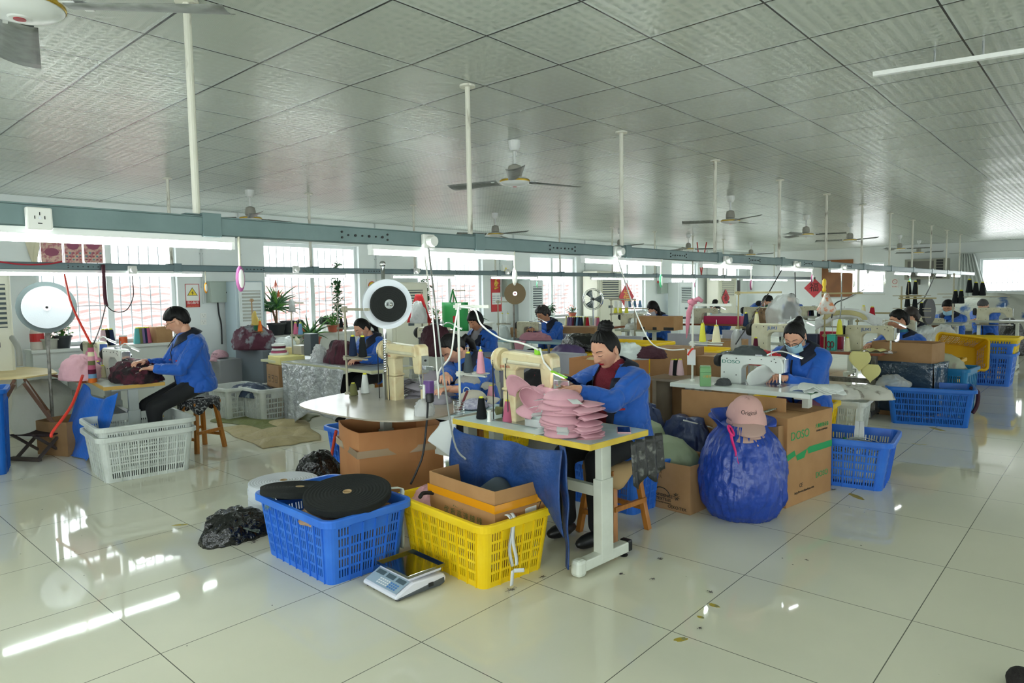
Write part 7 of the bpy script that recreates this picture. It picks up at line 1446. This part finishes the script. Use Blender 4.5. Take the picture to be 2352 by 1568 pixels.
def pole_stand(label, px, ptop, pbot, X, trays=(), top=.3, m=None, side=1, az=pi):
    b = P(px, pbot, x=X); tz = P(px, ptop, x=X).z-b.z; tr = [P(px, y, x=X).z-b.z for y in trays]; thread_stand(label, b, tz, trays=tr, az=az, m=m or sd, top=top, side=side); return b, tr, az
def cones_on(st, tray, items, side=1):
    for k, (c, lab) in enumerate(items): cone(c, stand_pt(st[0], st[2], (.09, .21)[k], st[1][tray]+.004, side), lab, .155, .032)
s = pole_stand('brown stand with a yellow cap bundle hanging on top, by the air conditioner', 583, 686, 812, 4.7, (761,), .05, mat('brown_stand', '#9a7a50', .5)); cones_on(s, 0, [('green', 'green thread cone on the brown stand by the air conditioner'), ('orange', 'orange thread cone on the brown stand by the air conditioner')]); heap('cap_bundle', 'yellow cap brims hung on the brown stand', 'cap bundle', P(585, 730, x=4.65)-V3((0, 0, .1)), .07, .20, mat('mustard_cloth', '#b8a050', .7), 76, .5, 1)
s = pole_stand('white stand with rose and blue cones in front of the aloe window', 673, 692, 822, 4.75, (768,), .3); cones_on(s, 0, [('rose', 'dusty rose cone on the stand in front of the aloe window'), ('blue', 'blue cone on the stand in front of the aloe window')]); heap('net_bag', 'grey net bag hanging from the top of the stand at the aloe window', 'bag', P(671, 716, x=4.7), .06, .17, mat('grey_net', '#8a8e8c', .6), 77, .6, 1)
s = pole_stand('grey stand with two small black cones behind the low ponytail person', 778, 696, 790, 6.2, (752,), .2); cones_on(s, 0, [('black', 'left small black cone on the grey stand behind the dark red clothes'), ('black', 'right small black cone on the grey stand behind the dark red clothes')])
s = pole_stand('dirty white stand with two fat black cones in front of the silver cover', 798, 704, 905, 2.95, (818,), .30); cones_on(s, 0, [('navy', 'left fat dark cone on the dirty white stand by the silver cover'), ('black', 'right fat black cone on the dirty white stand by the silver cover')])
cone('white', at(839, 903, .762), 'white thread cone on a yellow spool at the left of the second table', .16, .036); cone('olive', at(812, 908, .762), 'olive thread cone beside the white one on the second table', .1, .036)
# ---------- station of the elderly person, pale blue table ----------
flat_machine('cream machine column left of the elderly person', (5.7, P(962, 800, x=5.7).y, .80), -pi/2, cream2, 'WEISHENG', None, 1.25)
tab('grey table hidden behind the second station', 900, 1120, 812, 5.5, .5, greytop, brn_e)
tab('pale blue table of the curly-haired person', 1140, 1312, 784, 7.95, .5, blu_top, mat('blue_grey_edge', '#8fb0bc', .4)); mach('cream machine of the curly-haired person', 1188, 8.2, .82, cream2, 1.0)
heap('fabric', 'pink cloth with white lines under the hands of the curly-haired person', 'fabric', P(1228, 780, x=8.15), .2, .12, mat('dusty_pink_fabric', '#b87f8e', .8, bump=(10, .8, .02)), 81, .8, 1.6, .04)
cloth(lambda u, v: (7.93-.03*sin(v*5), P(1195, 800, x=7.93).y+(.26-.12*sin(v*3))*(u-.5), .80-.42*v), 12, 12, 'fabric', 'pink cloth end hanging down from the pale blue table', 'fabric', mat('dusty_pink_fabric', ''), .004)
st = pole_stand('white two-pole stand with white cones left of the cardboard reel', 1145, 690, 780, 7.9, (742,), .2); cones_on(st, 0, [('white', 'left white cone by the cardboard reel'), ('white', 'right white cone by the cardboard reel')])
reel('flat cardboard reel with a red rim beside the calendar', P(1183, 674, x=8.0), (-.75, -.66), .17, .03, mat('reel_cardboard', '#8e7a5c', .7), mat('red_hub', '#b0203a', .5)); b = MB(); p = P(1180, 690, x=8.05); b.cyl((0, 0, .62-p.z), (0, 0, .62), .016, n=10); solo('post', b, mat('old_steel_post', ''), 'grey post under the cardboard reel', 'post', (p.x, p.y, p.z-.62))
b = MB(); b.box((0, 0, .10), (.2, .26, .2)); carton('small carton by the cream machine of the curly-haired person', V3((8.30, P(1198, 752, x=8.3).y, .822)), 0, (.22, .3, .16), card2)
heap('plastic_bag', 'clear bag of white parts at the left end of the pale blue table', 'bag', P(1155, 782, x=8.1), .12, .24, film('clear_bag2', '#cfd8d8', .35), 82, .8, 1.3, .04)
b = MB(); b.grid(lambda u, v: (.01*sin(u*6), (.5-u)*.52, .42*(v-1)), 8, 6); bp3 = P(1040, 694, x=6.9); q = MB(); q.cyl((.06, .05, 0), (.06, .05, bp3.z+.2), .014, n=8); q.bar((.06, .05, bp3.z+.17), (-.02, -.28, bp3.z+.17), .014); q.cyl((.06, .05, 0), (.06, .05, .02), .14, n=16); solo('hook_stand', q, sd, 'thin stand with a short arm from which the green bag hangs', 'stand', (bp3.x, bp3.y, 0)); gb = solo('shopping_bag', b, mat('green_shopping_bag', '#1f9a4a', .5), 'green shopping bag hanging before the third window', 'bag', P(1040, 694, x=6.9)+V3((0, -.02, 0)), solid=.05, smooth=True); b = MB(); b.tube([(0, .08, 0), (0, .02, .18), (0, -.06, 0)], .012, 6); b.build('handle', mat('green_shopping_bag', ''), gb); b = MB(); b.box((-.03, -.04, -.25), (.004, .06, .10)); b.build('red_print', red_p, gb)
b = MB(); b.grid(lambda u, v: (.05*sin(u*9), (.5-u)*(.12+.42*v), -.42*v), 14, 10); bp2 = P(960, 676, x=6.6); q = MB(); q.cyl((.07, 0, 0), (.07, 0, bp2.z+.03), .014, n=8); q.bar((.07, 0, bp2.z+.02), (-.02, 0, bp2.z+.02), .012); q.cyl((.07, 0, 0), (.07, 0, .02), .14, n=16); solo('hook_stand', q, sd, 'thin stand from which the red triangular bag hangs', 'stand', (bp2.x, bp2.y, 0)); solo('red_bag', b, mat('red_cloth_bag', '#d02a30', .6), 'red triangular bag hanging right of the black and white reel', 'bag', P(960, 676, x=6.6), solid=.01, smooth=True); heap('white_bag', 'white plastic bag hanging in the red one', 'bag', P(962, 742, x=6.5), .16, .32, mat('white_film_bag', '#cfd2d0', .4, bump=(14, .8, .02)), 83, .5, 1, .03)
heap('clothes', 'dark maroon clothes heaped behind the person with the bracelet', 'clothes', P(1003, 815, x=5.3)-V3((0, 0, .0)), .26, .36, mat('dark_maroon_clothes', '#38101e', .8, bump=(12, 1, .03)), 84, .7, 1, .05)
# ---------- low dividers ----------
div = mat('lilac_grey_panel', '#b9bac6', .5, bump=(12, .08), var=(3, '#aaabb8'))
for (px0, px1, py, X, h, lab) in ((1100, 1345, 806, 6.35, .70, 'long lilac-grey divider panel behind the main machine'), (1280, 1475, 770, 8.9, .72, 'lilac-grey divider behind the yellow crates in the middle'), (1535, 1658, 768, 9.5, .74, 'lilac-grey divider under the brown table of the masked person'), (1660, 1752, 760, 10.5, .72, 'lilac-grey divider beside the hanging clear sleeve')):
    a = P(px0, py, x=X); c_ = P(px1, py, x=X); zt = (a.z+c_.z)/2; b = MB(); b.box((0, 0, zt/2), (.05, abs(a.y-c_.y), zt)); b.box((0, 0, zt), (.07, abs(a.y-c_.y), .02)); solo('divider_panel', b, div, lab, 'panel', (X, (a.y+c_.y)/2, 0), bev=.004)
def cr2(label, px, py, X, col, L=.7, W=.5, h=.36, rz=0, z=None): p = P(px, py, x=X); t = thing('plastic_crate', label, 'crate', (X, p.y, (p.z-h) if z is None else z), rz); crate_mesh(t, mat('crate_'+col, ''), L, W, h, 1.13, (6, 4), lod=0); return t
mat('crate_yellow', '#ecc70f', .4); mat('crate_blue', '#2f6fd6', .4)
for lab, px, py, X, col, L, z in (('blue crate under the yellow one in the middle of the hall', 1330, 812, 7.2, 'blue', .8, 0), ('yellow crate of black bags behind the needle head', 1322, 795, 7.3, 'yellow', .8, .40), ('yellow crate seen over the topknot', 1445, 784, 7.6, 'yellow', .9, None), ('yellow crate left of the pink rag stand', 1590, 800, 7.2, 'yellow', .7, None), ('yellow crate behind the drive belt of the main machine', 1130, 868, 4.6, 'yellow', .5, .1), ('upper yellow crate on the blue stack at the far right', 2252, 772, 13.0, 'yellow', .9, None), ('upper blue crate of the far right stack', 2253, 785, 12.95, 'blue', .8, None)):
    cr2(lab, px, py, X, col, L, z=z)
t = cr2('lower blue crate of the far right stack', 2253, 800, 12.9, 'blue', .8, z=0, h=.5)
for lab, px, py, X, r_, h_, m_, sd_ in (('black bag lying in the yellow crate behind the needle head', 1335, 795, 7.3, .26, .22, blk_bag, 91), ('purple cloth in clear film left of the face of the topknot person', 1305, 812, 6.9, .2, .18, mat('purple_cloth', '#5c4a78', .5), 92), ('dark cloth pile behind the post column', 1235, 880, 5.0, .16, .2, mat('black_red_cloth', '#1d1c20', .8, var=(9, '#8a2036', .62, .66)), 93), ('maroon garments behind the clear bag on the brown carton', 1490, 808, 5.4, .14, .10, mat('dark_maroon_clothes', ''), 94)): heap('clothes', lab, 'clothes', P(px, py, x=X)-V3((0, 0, .05)), r_, h_, m_, sd_, .8, 1.3, .05)
c = carton('wide carton with a blue printed band behind the needle head', (5.25, P(1325, 860, x=5.25).y, .25), radians(-8), (.4, .75, .46), card2, flaps=[('x-', -.9)]); q = MB(); q.box((-.203, 0, .36), (.002, .75, .13)); q.build('blue_band', mat('blue_grey_print', '#3d5870', .6), c); text('个生姜 免洗', .10, (-.206, 0, .36), FPL, mat('pale_print', '#8fa0a8', .6), c, 'printed_text')
b = MB(); b.box((0, 0, .12), (.5, .8, .24)); solo('low_bench', b, mat('bench_grey', '#8f9296', .5), 'grey low bench behind the post column', 'bench', (5.1, P(1270, 880, x=5.1).y, 0), bev=.01)
for lab, px, py, X, d, rz in (('carton at the left of the yellow crate row', 1335, 770, 9.2, (.4, .6, .3), .3), ('open carton below the pink rag stand', 1610, 850, 6.2, (.4, .5, .32), .2), ('carton left of the pink rag stand pole', 1555, 838, 6.0, (.35, .4, .36), 0), ('red-striped carton by the lilac divider', 1672, 815, 8.4, (.4, .4, .4), .1)): p = P(px, py, x=X); carton(lab, (X, p.y, 0), rz, (d[0], d[1], max(.2, p.z+d[2]*.5)), card2)
cone_row([(1545, 862, 'palepink'), (1552, 862, 'black'), (1562, 862, 'palepink')], 'on the board right of the brown carton', X=5.6, h=.15, r=.036, group='cones on the board'); b = MB(); p = P(1560, 868, x=5.6); b.box((0, 0, -.01), (.4, .55, .02)); b.box((0, .2, -.32), (.3, .04, .62)); b.box((0, -.2, -.32), (.3, .04, .62)); solo('side_board', b, mat('worn_plywood', ''), 'worn board carrying three cones behind the tea tin', 'board', (5.65, p.y, p.z))
# ---------- back rows ----------
_, a_, c_, z7 = tab('brown-edged table with the long row of thread cones', 1270, 1392, 750, 9.9, .6, mat('brown_top', '#8f7350', .5), brn_e)
cone_row([(1301, 748, 'cream'), (1306.5, 748, 'purple'), (1312, 748, 'purple'), (1317.5, 748, 'maroon'), (1322, 748, 'black'), (1326.5, 748, 'blue'), (1331, 748, 'navy'), (1335.5, 748, 'navy'), (1344, 748, 'olive'), (1349.5, 748, 'red'), (1369, 748, 'palepink'), (1374, 748, 'rose')], 'in the long row behind the topknot', X=10.1, z=z7, h=.17, r=.036, group='long row of cones')
tab('pale table of the person with long hair', 1412, 1500, 757, 10.9, .5, greytop, mat('pale_green_edge', '#b4baa4', .4)); mach('cream machine of the person with long hair', 1425, 11.1, .83, cream2, 1.1); st = pole_stand('rail stand holding three white and yellow cones', 1404, 685, 752, 10.0, (720,), .5)
for k, px in enumerate((1414, 1425, 1439)): p = P(px, 719, x=10.0); cone('yellow', p, 'yellow cone with a white cap, %s from the left on the rail stand' % ORD[k], .10, .036, 'capped cones on the rail stand', core=wplast); b = MB(); b.lathe([(.036, 0), (.03, .10), (.015, .11)], n=12); solo('plastic_cup', b, wplast, 'white cap over the %s yellow cone on the rail stand' % ORD[k], 'cap', (p.x, p.y, p.z+.105), auto=.5)
cone_row([(1446, 706, 'blue'), (1458, 706, 'blue'), (1470, 706, 'blue')], 'on the rail before the fifth window', X=10.6, h=.13, r=.034, group='blue cones on the rail'); b = MB(); p = P(1458, 707, x=10.6); b.box((0, 0, -.01), (.04, .55, .02)); b.cyl((0, 0, -p.z), (0, 0, -.02), .014, n=8); b.cyl((0, 0, -p.z), (0, 0, -p.z+.02), .12, n=16); solo('rail', b, sd, 'thin rail under the three blue cones', 'rail', p)
c = carton('low brown carton with black tape patches on the table of the long-haired person', P(1515, 757, x=11.0), 0, (.35, .75, .25), card); 
for y, w_ in ((.25, .08), (0, .08), (-.28, .2)): q = MB(); q.box((-.177, y, .03), (.002, w_, .05)); q.build('black_tape', dark, c)
for k, (px, py, lab) in enumerate([(1455, 752, 'left'), (1492, 748, 'right')]): heap('cap', lab+' white cap bundle on the table of the long-haired person', 'caps', P(px, py+4, x=11.05), .17, .12, wpc, 95+k, .7, 1)
cloth(lambda u, v: (10.87, P(1452, 760, x=10.87).y+.10*(u-.5)-.05*sin(v*3), .82-.28*v), 6, 8, 'fabric', 'white band hanging from the table of the long-haired person', 'fabric', wpc, .003)
_, a_, c_, z8 = tab('brown table with a crimson box in front of the masked person', 1550, 1735, 744, 12.0, .6, greytop, brn_e); mach('cream machine on the brown table with the crimson box', 1592, 12.2, z8, cream2, 1.1)
b = MB(); b.box((0, 0, .075), (.3, .72, .15)); p = P(1657, 743, x=12.1); solo('crimson_box', b, mat('crimson_box', '#b01a50', .4), 'crimson box full of white scraps on the brown table', 'box', (12.15, p.y-.05, z8), bev=.006); heap('scraps', 'white scraps on top of the crimson box', 'scraps', (12.15, p.y-.05, z8+.15), .14, .05, wpc, 97, .8, 2.2, kind='stuff')
s = pole_stand('tan stand with a black knob in front of the end wall corner', 1695, 668, 808, 7.4, (750,), .48, mat('tan_stand', '#a09468', .5)); cones_on(s, 0, [('navy', 'navy cone on the tan stand above the clear sleeve'), ('cream', 'cream cone on the tan stand above the clear sleeve')]); b = MB(); b.cyl((0, 0, 0), (0, 0, .12), .018, n=10); solo('black_handle_grip', b, dark, 'black grip pushed on top of the tan stand', 'grip', P(1696.5, 668, x=7.38))
b = MB(); b.lathe([(.02, 0), (.055, -.08), (.06, -.2), (.045, -.34), (.01, -.40)], n=20); solo('clear_sleeve', b, film('grey_clear_sleeve', '#b0b4b4', .3), 'long clear plastic sleeve hanging from the tan stand', 'plastic sleeve', P(1691, 755, x=7.3), smooth=True)
_, a_, c_, z9 = tab('grey table with the cream machine behind the masked person with glasses', 1680, 1850, 812, 7.0, .6, greytop, greytop); flat_machine('cream machine with a blue maker name left of the masked person with glasses', (7.25, P(1722, 800, x=7.25).y, z9), -pi/2, cream2, 'JUKI', None, 1.15)
cone('maroon', P(1779, 797, x=7.2) if False else (7.2, P(1736, 797, x=7.2).y, z9), 'dark maroon cone under the arm of the cream machine', .15, .034)
for lab, px, py, X, r_, h_, m_, sx_ in (('big translucent bag of black caps hanging from the far stand', 1800, 765, 8.2, .26, .62, film('hanging_clear_bag', '#e6eaea', .62), 1.0), ('brown paper bundle with black straps in the background', 1755, 748, 9.2, .22, .34, mat('brown_bundle', '#6a5238', .7, bump=(10, 1, .03), var=(5, '#15130f', .5, .58)), 1.0)):
    heap('hanging_bag' if 'bag' in lab else 'bundle', lab, 'bag', P(px, py+6, x=X), r_*.85, h_*.8, m_, int(px), .8, sx_, .05, n=60)
heap('cap_bundle', 'black and brown caps inside the top of the translucent bag', 'caps', P(1812, 732, x=8.2), .08, .20, mat('black_brown_caps', '#1c1a18', .7, var=(8, '#6a4a30', .6, .65)), 99, .5, 1)
for px0, px1, py, X, lab in ((1700, 1800, 735, 13.6, 'far pale table before the end wall at the left'), (1810, 1880, 727, 14.5, 'far table with small cones near the red diamond'), (1860, 1960, 728, 12.5, 'far cluttered table in front of the brown board'), (2040, 2210, 742, 12.7, 'far grey table of the tousled person'), (2225, 2352, 737, 15.0, 'long pale table at the right edge')): tab(lab, px0, px1, py, X, .6, greytop, mat('pale_edge', '#a9aca0', .5))
for px, X, z, s, lab in ((1705, 13.8, .86, 1.2, 'far cream machine left of the bending person'), (1740, 13.8, .86, 1.0, 'far cream machine below the bending person'), (1830, 14.7, .88, 1.1, 'far cream machine near the red diamond'), (1880, 12.7, .86, 1.1, 'far cream machine below the red diamond'), (2010, 10.2, .84, 1.0, 'pale machine behind the short-haired person'), (2092, 12.9, .76, 1.0, 'cream machine in front of the tousled person'), (2236, 15.2, .82, 1.2, 'cream machine in front of the person in the grey cap'), (2058, 13.0, .84, 1.0, 'cream machine with a black disc below the wall unit')):
    mach(lab, px, X, z, cream2, s, lamp=False)
cone_row([(1836, 725, 'navy'), (1842, 725, 'grey'), (1847, 725, 'palepink'), (1851, 725, 'rose'), (1856, 725, 'pink'), (1861, 725, 'navy'), (1866, 725, 'black')], 'on the far table near the red diamond', X=14.8, h=.16, r=.034, group='small far cones')
s = pole_stand('thick stand with a yellow screwdriver on top, right of the masked person with glasses', 1893, 670, 807, 8.78, (768,), .42, mat('tan_stand', '')); cone('yellow', P(1928, 768, x=8.7), 'pale yellow cone on the thick stand with the screwdriver', .18, .038); b = MB(); b.lathe([(.016, 0), (.022, .03), (.016, .06), (.024, .09), (.022, .14), (.008, .16)], n=14); solo('screwdriver', b, mat('yellow_handle', '#e8c62a', .35), 'yellow-handled screwdriver standing in the thick stand', 'screwdriver', P(1893, 670, x=8.78), smooth=True)
b = MB(); b.lathe([(.001, 0), (.09, .01), (.11, .06), (.07, .14), (.02, .26)], n=24); solo('fruit_bag', b, mat('orange_white_bag', '#d8d4cc', .4, var=(16, '#e08a5c', .5, .6)), 'see-through bag of oranges hanging from the thick stand', 'bag', P(1898, 722, x=8.68), smooth=True)
_, a_, c_, z12 = tab('brown-edged table of the short-haired person behind the mug', 1858, 2022, 808, 8.65, .5, greytop, brn_e, mat('old_steel_post', '')); flat_machine('cream machine with a blue maker name right of the screwdriver stand', (8.9, P(1936, 800, x=8.9).y, z12), -pi/2, cream2, 'JUKI', None, 1.18)
cone('cream', (8.72, P(1946, 800, x=8.72).y, z12), 'cream cone standing against the column of the cream machine', .17, .036); 
for px, w_, h_, col, lab in ((1898, .26, .22, '#b01a3a', 'crimson box behind the teal bottle'), (1912, .10, .20, '#3ab0a0', 'teal bottle in front of the crimson box'), (1868, .14, .2, '#26304a', 'navy box of tools at the left end of the brown-edged table')): b = MB(); b.box((0, 0, h_/2), (.1, w_, h_)); solo('box' if 'box' in lab else 'bottle', b, mat('c'+col[1:], col, .4), lab, 'box' if 'box' in lab else 'bottle', (9.0 if 'crimson box' in lab[:12] else 8.78, P(px, 800, x=8.8).y, z12), bev=.01)
b = MB(); 
for s in (-1, 1): b.tube([(0, s*.02+.02*cos(a*pi/8), .07+.035*sin(a*pi/8)) for a in range(17)], .006, 6)
b.bar((0, 0, 0), (0, 0, .05), .01); solo('scissors', b, mat('dark_red_handle', ''), 'scissors with round dark red handles on the brown-edged table', 'scissors', (8.7, P(1907, 800, x=8.7).y, z12+.01))
yf = mat('pale_yellow_fabric', '#e3dc96', .8)
cloth(lambda u, v: (8.68+.3*v, P(1975+u*48, 800, x=8.7).y, z12+.01+.03*abs(sin(u*6))*(1-v*.3)), 20, 8, 'fabric_piece', 'pale yellow fabric spread under the cream machine', 'fabric piece', yf, .004)
for k, (px, py, s_) in enumerate(((1975, 830, 1.0), (2000, 860, .9))): cloth(lambda u, v, px=px, py=py, s_=s_: (8.6-.02*v, P(px, py, x=8.6).y+.24*s_*(u-.5)*sin(pi*min(1, v+.25)), P(px, py, x=8.6).z+.12-.30*s_*v), 8, 10, 'fabric_piece', ('upper', 'lower')[k]+' pale yellow piece hanging down beside the open lined box', 'fabric piece', yf, .004)
q_ = P(2084, 832, x=9.25); c = carton('open carton lined with dark plastic in front of the short-haired person', (9.25, q_.y, 0), radians(-8), (.42, .66, P(2084, 787, x=9.05).z), card2, openb=True, warp=.02); q = MB()
q.grid(lambda u, v: (-.245-.012*sin(u*9+v*4), (u-.5)*.72, .66-.60*v), 26, 14); q.grid(lambda u, v: ((u-.5)*.50, -.365-.012*sin(u*9+v*4), .66-.60*v), 26, 14); q.build('plastic_liner', mat('dark_blue_liner', '#33485c', .15, bump=(16, 1, .02), spec=.9), c, smooth=True, solid=.003)
t = thing('steel_mug', 'steel travel mug with a black lid in front of the short-haired person', 'mug', P(2057, 789, x=9.25)); b = MB(); b.lathe([(.036, 0), (.042, .01), (.042, .13), (.04, .135)], n=22); b.build('mug_body', chrome, t, auto=.5); b = MB(); b.lathe([(.043, .135), (.043, .175), (.03, .185), (.001, .185)], n=22); b.build('lid', dark, t, auto=.5); b = MB(); b.tube([(0, .04, .03), (0, .075, .05), (0, .075, .11), (0, .04, .13)], .007, 6); b.build('handle', dark, t)
cloth(lambda u, v: (9.0+.1*u, P(1945, 735, x=9.0).y+(.5-u)*.75, 1.16+.13*sin(pi*u)-.16*v*(1-.3*sin(pi*u))), 24, 8, 'film_sheet', 'white film with a cream cap brim on top of the cream machine', 'plastic film', mat('white_film', '#cfd4d4', .3, bump=(16, .8, .02)), .003)
cloth(lambda u, v: (8.97, P(1940, 728, x=8.97).y+(.26-.06*v)*cos(pi*u), 1.15+(.12-.06*v)*sin(pi*u)), 24, 5, 'brim_piece', 'cream curved brim piece lying on the white film', 'fabric piece', mat('khaki_brim', '#b9b282', .7), .004)
s = pole_stand('brown stand with cream and red cones against the end wall', 1968, 715, 790, 10.5, (735,), .45, mat('tan_stand', '')); cone('cream', P(1983, 734, x=10.5), 'cream cone left of the red one before the end wall', .2, .04); cone('red', P(2003, 732, x=10.5), 'red cone on a yellow spool before the end wall', .17, .045)
s = pole_stand('tall stand behind the short-haired person with dark cones', 2069, 682, 760, 11.5, (678.5,), .45, mat('tan_stand', ''))
for k, (px, py) in enumerate([(2087, 676), (2102, 676), (2084, 705), (2101, 711), (2116, 725)]): cone('black', P(px, py, x=11.6), 'black thread cone, %s of the group below the grey wall unit' % ORD[k], .20, .04, 'black cones below the wall unit')
b = MB(); 
for py in (677, 706, 712, 726): p = P(2094, py, x=11.6); b.box((0, p.y-P(2094, 700, x=11.6).y, p.z-.012), (.05, .5, .012))
b.cyl((0, .14, .7), (0, .14, 1.55), .012, n=8); p = P(2094, 700, x=11.6); solo('cone_rack', b, sd, 'rack carrying the black cones below the grey wall unit', 'rack', (11.6, p.y, 0))
b = MB(); b.cyl((-.02, 0, 0), (.02, 0, 0), .21, n=28); o = solo('black_disc', b, mat('dark_rubber_disc', '#3a3c40', .5), 'dark round disc beside the tousled person', 'disc', P(2133, 715, x=12.6)); o.rotation_euler = (0, 0, 1.36); b = MB(); b.cyl((0, 0, .62-P(2133, 715, x=12.62).z), (0, 0, .5), .015, n=8); solo('post', b, sd, 'post under the dark round disc', 'post', P(2133, 715, x=12.62)-V3((0, 0, .62)))
for k, (px, py) in enumerate([(2226, 672), (2241, 679), (2256, 679), (2194, 697), (2207, 697)]): cone('black', P(px, py, x=13.2), 'black thread cone, %s of the group before the right end window' % ORD[k], .22, .05, 'black cones at the right')
b = MB(); p = P(2240, 680, x=13.2); b.box((0, 0, p.z-.01), (.04, .9, .015)); b.cyl((0, .3, .7), (0, .3, 1.75), .014, n=8); b.box((0, .72, P(2200, 698, x=13.2).z-.01), (.04, .5, .015)); b.box((0, .4, P(2226, 673, x=13.2).z-.01), (.04, .25, .015)); solo('cone_rack', b, sd, 'rack carrying the black cones before the right end window', 'rack', (13.2, p.y, 0))
heap('bundle', 'big bundle of grey and white sheets on blue bags under the right end window', 'bundle', P(2295, 735, x=20.6)-V3((0, 0, .25)), .95, .88, mat('grey_white_bundle', '#a8aaa0', .6, bump=(5, 1, .05), var=(2, '#2c5488', .55, .62)), 101, .7, 1.5, .12, n=70)
zb = P(2295, 735, x=20.6).z-.25; b = MB(); b.box((0, 0, zb/2), (1.1, 2.4, zb)); solo('bundle_table', b, mat('dark_bench', '#4c5258', .6), 'dark bench under the bundle at the right end window', 'bench', (20.6, P(2295, 735, x=20.6).y, 0))
cr = thing('plastic_crate', 'yellow crate tilted on its side by the aisle', 'crate', (11.9, P(2190, 815, x=11.9).y, P(2190, 815, x=11.9).z-.05), .1); crate_mesh(cr, mat('crate_yellow3', '#d8aa0c', .4), .58, .42, .36, 1.1, (6, 4), lod=0); cr.rotation_euler = (.35, -1.15, .1)
heap('plastic_bag', 'white plastic bag with a black knot above the tilted yellow crate', 'bag', P(2170, 785, x=12.2)-V3((0, 0, .06)), .20, .32, mat('white_film_bag', ''), 103, .7, 1, .05); carton('carton under the white bag with the black knot', (12.3, P(2165, 790, x=12.3).y, 0), 0, (.45, .5, .68), card2)
sack('rubbish_bag', 'black bin bag standing at the far right of the aisle', 'bag', (P(2313, 814, z=0).x, P(2313, 814, z=0).y, 0), [(.001, 0), (.3, 0), (.34, .15), (.32, .45), (.2, .72), (.08, .8), (.001, .8)], blk_bag, 60, .03, 8, 104); sack('woven_sack', 'grey-white sack beside the black bin bag at the right edge', 'sack', (P(2345, 812, z=0).x+.3, P(2345, 812, z=0).y-.1, 0), [(.001, 0), (.3, 0), (.34, .2), (.25, .5), (.001, .55)], mat('white_woven_sack', ''), 50, .02, 8, 105)
carton('small open-flapped carton on the floor at the aisle', (P(2258, 862, z=0).x+.2, P(2258, 862, z=0).y, 0), -.1, (.35, .42, .34), card2, flaps=[('x-', .9)])
t = thing('plastic_crate', 'white bucket-like crate left of the small aisle carton', 'crate', (P(2225, 850, z=0).x+.9, P(2225, 850, z=0).y+.1, 0), 0); crate_mesh(t, mat('crate_white2', ''), .4, .4, .40, 1.1, (4, 4), lod=0)
# floor tape remnants, dirt
ym = mat('worn_yellow_tape', '#b09a2c', .6, var=(30, '#8f8f60', .5, .6))
def patch(label, px, py, w_, l_, rz, m=ym, seed=1, name='tape_remnant', cat='tape', n=16):
    p = at(px, py, 0); b = MB(); vs = [((w_*(.5+.22*N((cos(a*2*pi/n)*3, sin(a*2*pi/n)*3, seed), 1)))*cos(a*2*pi/n)*1.1, l_*(.5+.2*N((a, seed, 0), 1.3))*sin(a*2*pi/n)*1.1, .0008) for a in range(n)]; b.add(vs+[(0, 0, .0008)], [(a, (a+1) % n, n) for a in range(n)]); o = solo(name, b, m, label, cat, (p.x, p.y, 0), rz, solid=.0008); return o
for a in [(1967, 1140, .05, .16, -.7, 'worn patch of yellow floor tape in front of the right blue crate'), (2152, 985, .06, .2, -.7, 'yellow floor tape patch below the long blue crate'), (2112, 1020, .02, .12, .1, 'thin yellow tape streak left of the tile joint'), (1640, 1390, .03, .05, 0, 'small yellow tape scrap on the floor, upper one at the front'), (1609, 1417, .02, .03, 0, 'small yellow tape scrap on the floor, middle one at the front'), (1565, 1468, .03, .06, 1, 'small yellow tape scrap by the front tile corner'), (414, 1205, .03, .09, .9, 'yellow tape scrap on the floor left of the black bag'), (2195, 905, .08, .5, -.75, 'long worn yellow tape line in the aisle')]: patch(a[5], a[0], a[1], a[2], a[3], a[4], seed=a[0])
lint = mat('dark_lint', '#3d3436', .9); rnd = random.Random(9)
def lintball(px, py, s_, lab, m=lint):
    p = at(px, py, 0); b = MB()
    s_ *= .6
    for k in range(9): a = rnd.uniform(0, 6.3); q0 = V3((rnd.uniform(-.4, .4)*s_, rnd.uniform(-.4, .4)*s_, .003)); q1 = V3((cos(a)*s_*rnd.random(), sin(a)*s_*rnd.random(), .004+s_*.25*rnd.random())); q2 = q1+V3((rnd.uniform(-1, 1)*s_*.7, rnd.uniform(-1, 1)*s_*.7, -q1.z+.002)); b.tube([q0, q1, q2], .0009, 4)
    tag(solo('lint', b, m, lab, 'lint', (p.x, p.y, 0)), kind='stuff')
for a in [(1517, 1284, .03, 'tangle of dark thread on the floor right of the stool'), (1425, 1318, .035, 'loop of grey thread on the floor before the table foot'), (1500, 1330, .02, 'tiny thread tuft on the floor'), (1632, 1360, .025, 'curl of dark thread near the yellow tape scraps'), (1385, 1272, .05, 'lint and threads under the foot of the front table'), (1245, 1325, .03, 'lint between the yellow crate and the table foot'), (1175, 1355, .05, 'dust and lint under the lace strap of the yellow crate'), (585, 1245, .05, 'black flakes on the floor under the black bin liner'), (1608, 1443, .02, 'small black scrap on the floor at the front'), (2335, 1555, .05, 'dark fluffy object at the bottom right corner'), (1853, 1287, .015, 'dark speck on the floor near the right tile joint'), (1915, 1125, .04, 'dark lint in front of the right blue crate')]: lintball(*a)
b = MB(); b.ell((0, 0, .03), (.06, .05, .05), 16, 10); p = at(2345, 1568, .02); solo('shoe_tip', b, mat('dark_fluff', '#1e1a18', .9, bump=(60, 1)), 'dark furry tip of something at the bottom right corner of the photo', 'object', (p.x, p.y, 0), smooth=True)
